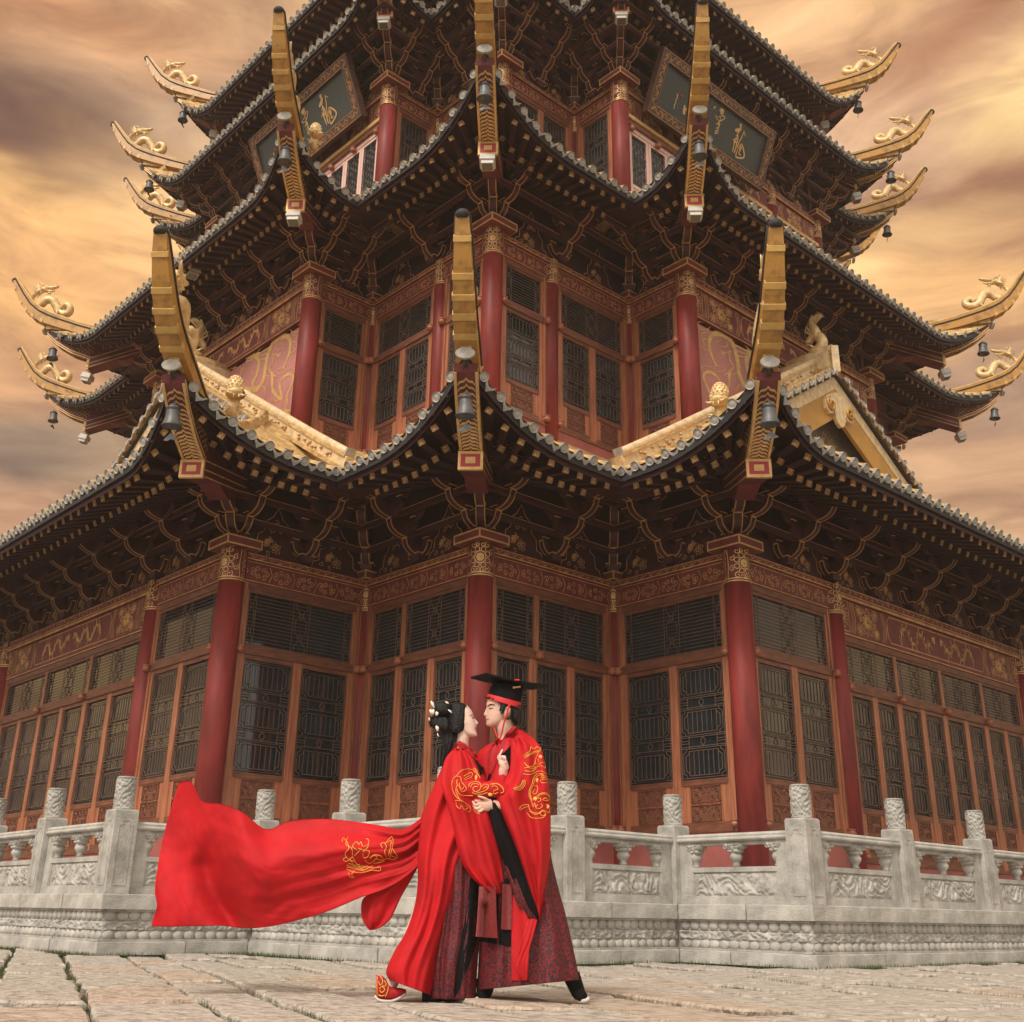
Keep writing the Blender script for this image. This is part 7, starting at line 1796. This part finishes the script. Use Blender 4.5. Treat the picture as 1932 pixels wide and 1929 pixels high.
fl_ = loft([(1560, 3330, 1640, 3270, .02, .04), (1520, 3385, 1612, 3325, .03, .05), (1450, 3425, 1577, 3390, .035, .06), (1396, 3455, 1542, 3450, .04, .06), (1388, 3515, 1504, 3530, .04, .06), (1401, 3553, 1468, 3564, .03, .06), (1420, 3578, 1443, 3575, .01, .06)], 'robe', 40, 40, (.014, 5, 0, 3)); fl_.obj('sleeve_end', wom)
q4 = lambda P: [(500+x/1.38, 2900+y/1.38) for x, y in P]
ET = [[(1125, 465), (1130, 445), (1150, 465), (1160, 500), (1140, 530), (1160, 560), (1190, 570)], [(1155, 440), (1145, 480), (1175, 500), (1180, 540)], [(1205, 510), (1180, 490), (1200, 465), (1215, 480), (1225, 465), (1235, 490), (1262, 480), (1265, 455), (1250, 450)], [(1210, 500), (1240, 510), (1260, 495), (1265, 470)], [(1190, 540), (1210, 520), (1230, 500)], [(1150, 545), (1130, 560), (1150, 570), (1180, 545)], [(1180, 545), (1200, 580), (1230, 600), (1260, 590)], [(1165, 550), (1185, 590), (1210, 610)],
 [(1235, 520), (1250, 510), (1270, 520), (1260, 545), (1240, 550), (1235, 530)], [(1245, 560), (1265, 580), (1290, 570), (1310, 545), (1290, 540), (1275, 555)], [(1270, 550), (1300, 535), (1335, 545), (1340, 570), (1310, 575)], [(1290, 580), (1330, 575), (1360, 555), (1400, 560), (1420, 545)], [(1340, 500), (1330, 480), (1345, 470), (1360, 490), (1350, 520), (1360, 545)], [(1350, 480), (1375, 450), (1390, 440), (1395, 470), (1385, 520), (1375, 560)], [(1365, 470), (1385, 460), (1380, 500), (1370, 540)], [(1390, 500), (1410, 530), (1420, 550), (1385, 540)],
 [(1150, 590), (1180, 600), (1240, 595), (1290, 605), (1325, 600), (1325, 620), (1280, 615)], [(1150, 610), (1180, 625), (1230, 630), (1280, 615)], [(1160, 580), (1190, 590), (1220, 585)], [(1190, 620), (1175, 640), (1190, 655), (1165, 650), (1160, 630)], [(1210, 600), (1240, 615), (1270, 600)], [(1220, 610), (1250, 600), (1290, 595)], [(1150, 600), (1200, 610), (1250, 625)], [(1300, 555), (1320, 560), (1350, 570)]]
b = MB()
for P in ET: stitch(b, q4(P), [Tn], .0023)
b.obj('train_embroidery', wom)
# shoes
sh = loft([(1447, 3748, 1443, 3832, .020, -.03), (1458, 3748, 1452, 3842, .036, -.03), (1480, 3762, 1478, 3847, .045, -.03), (1498, 3792, 1500, 3847, .045, -.03), (1520, 3797, 1522, 3842, .042, -.03), (1545, 3800, 1545, 3830, .035, -.03), (1562, 3806, 1562, 3820, .02, -.03)], 'lapel', 24, 30); sh.obj('shoe', wom); Th = bvh_of(sh)
b = MB(); b.tube([Vector(S(*p)) for p in spl3([(1441, 3830, -.06), (1455, 3845, -.07), (1480, 3850, -.075), (1508, 3849, -.07), (1535, 3838, -.065), (1560, 3822, -.05)])], .008, 8, 'sole'); b.obj('shoe_sole', wom)
b = MB()
for P in ([(215, 1605), (245, 1620), (260, 1660), (240, 1690), (225, 1660)], [(215, 1620), (212, 1700), (215, 1780)], [(300, 1640), (305, 1720), (280, 1790)], [(230, 1720), (260, 1700), (275, 1730), (250, 1750), (235, 1730)], [(270, 1650), (290, 1680), (275, 1700)], [(225, 1770), (250, 1780), (275, 1770)], [(262, 1690), (262, 1710)], [(285, 1620), (300, 1650)]):
    stitch(b, [(1350+x/2.143, 3000+y/2.143) for x, y in P], [Th], .0028)
b.obj('shoe_embroidery', wom)
# ------------------------------------------------------------------ air
b = MB(); b.box(-45, 45, -30, 45, -1.1, 32, 'glass'); ho = b.obj('haze', kind='stuff', label='thin warm evening haze in the air')
hm_ = bpy.data.materials.new('warm_haze'); hm_.use_nodes = True; hn = hm_.node_tree; hn.nodes.clear()
pv = hn.nodes.new('ShaderNodeVolumePrincipled'); pv.inputs['Density'].default_value = .0014; pv.inputs['Color'].default_value = (.95, .80, .66, 1)
oo = hn.nodes.new('ShaderNodeOutputMaterial'); hn.links.new(pv.outputs[0], oo.inputs['Volume']); ho.data.materials.clear(); ho.data.materials.append(hm_)
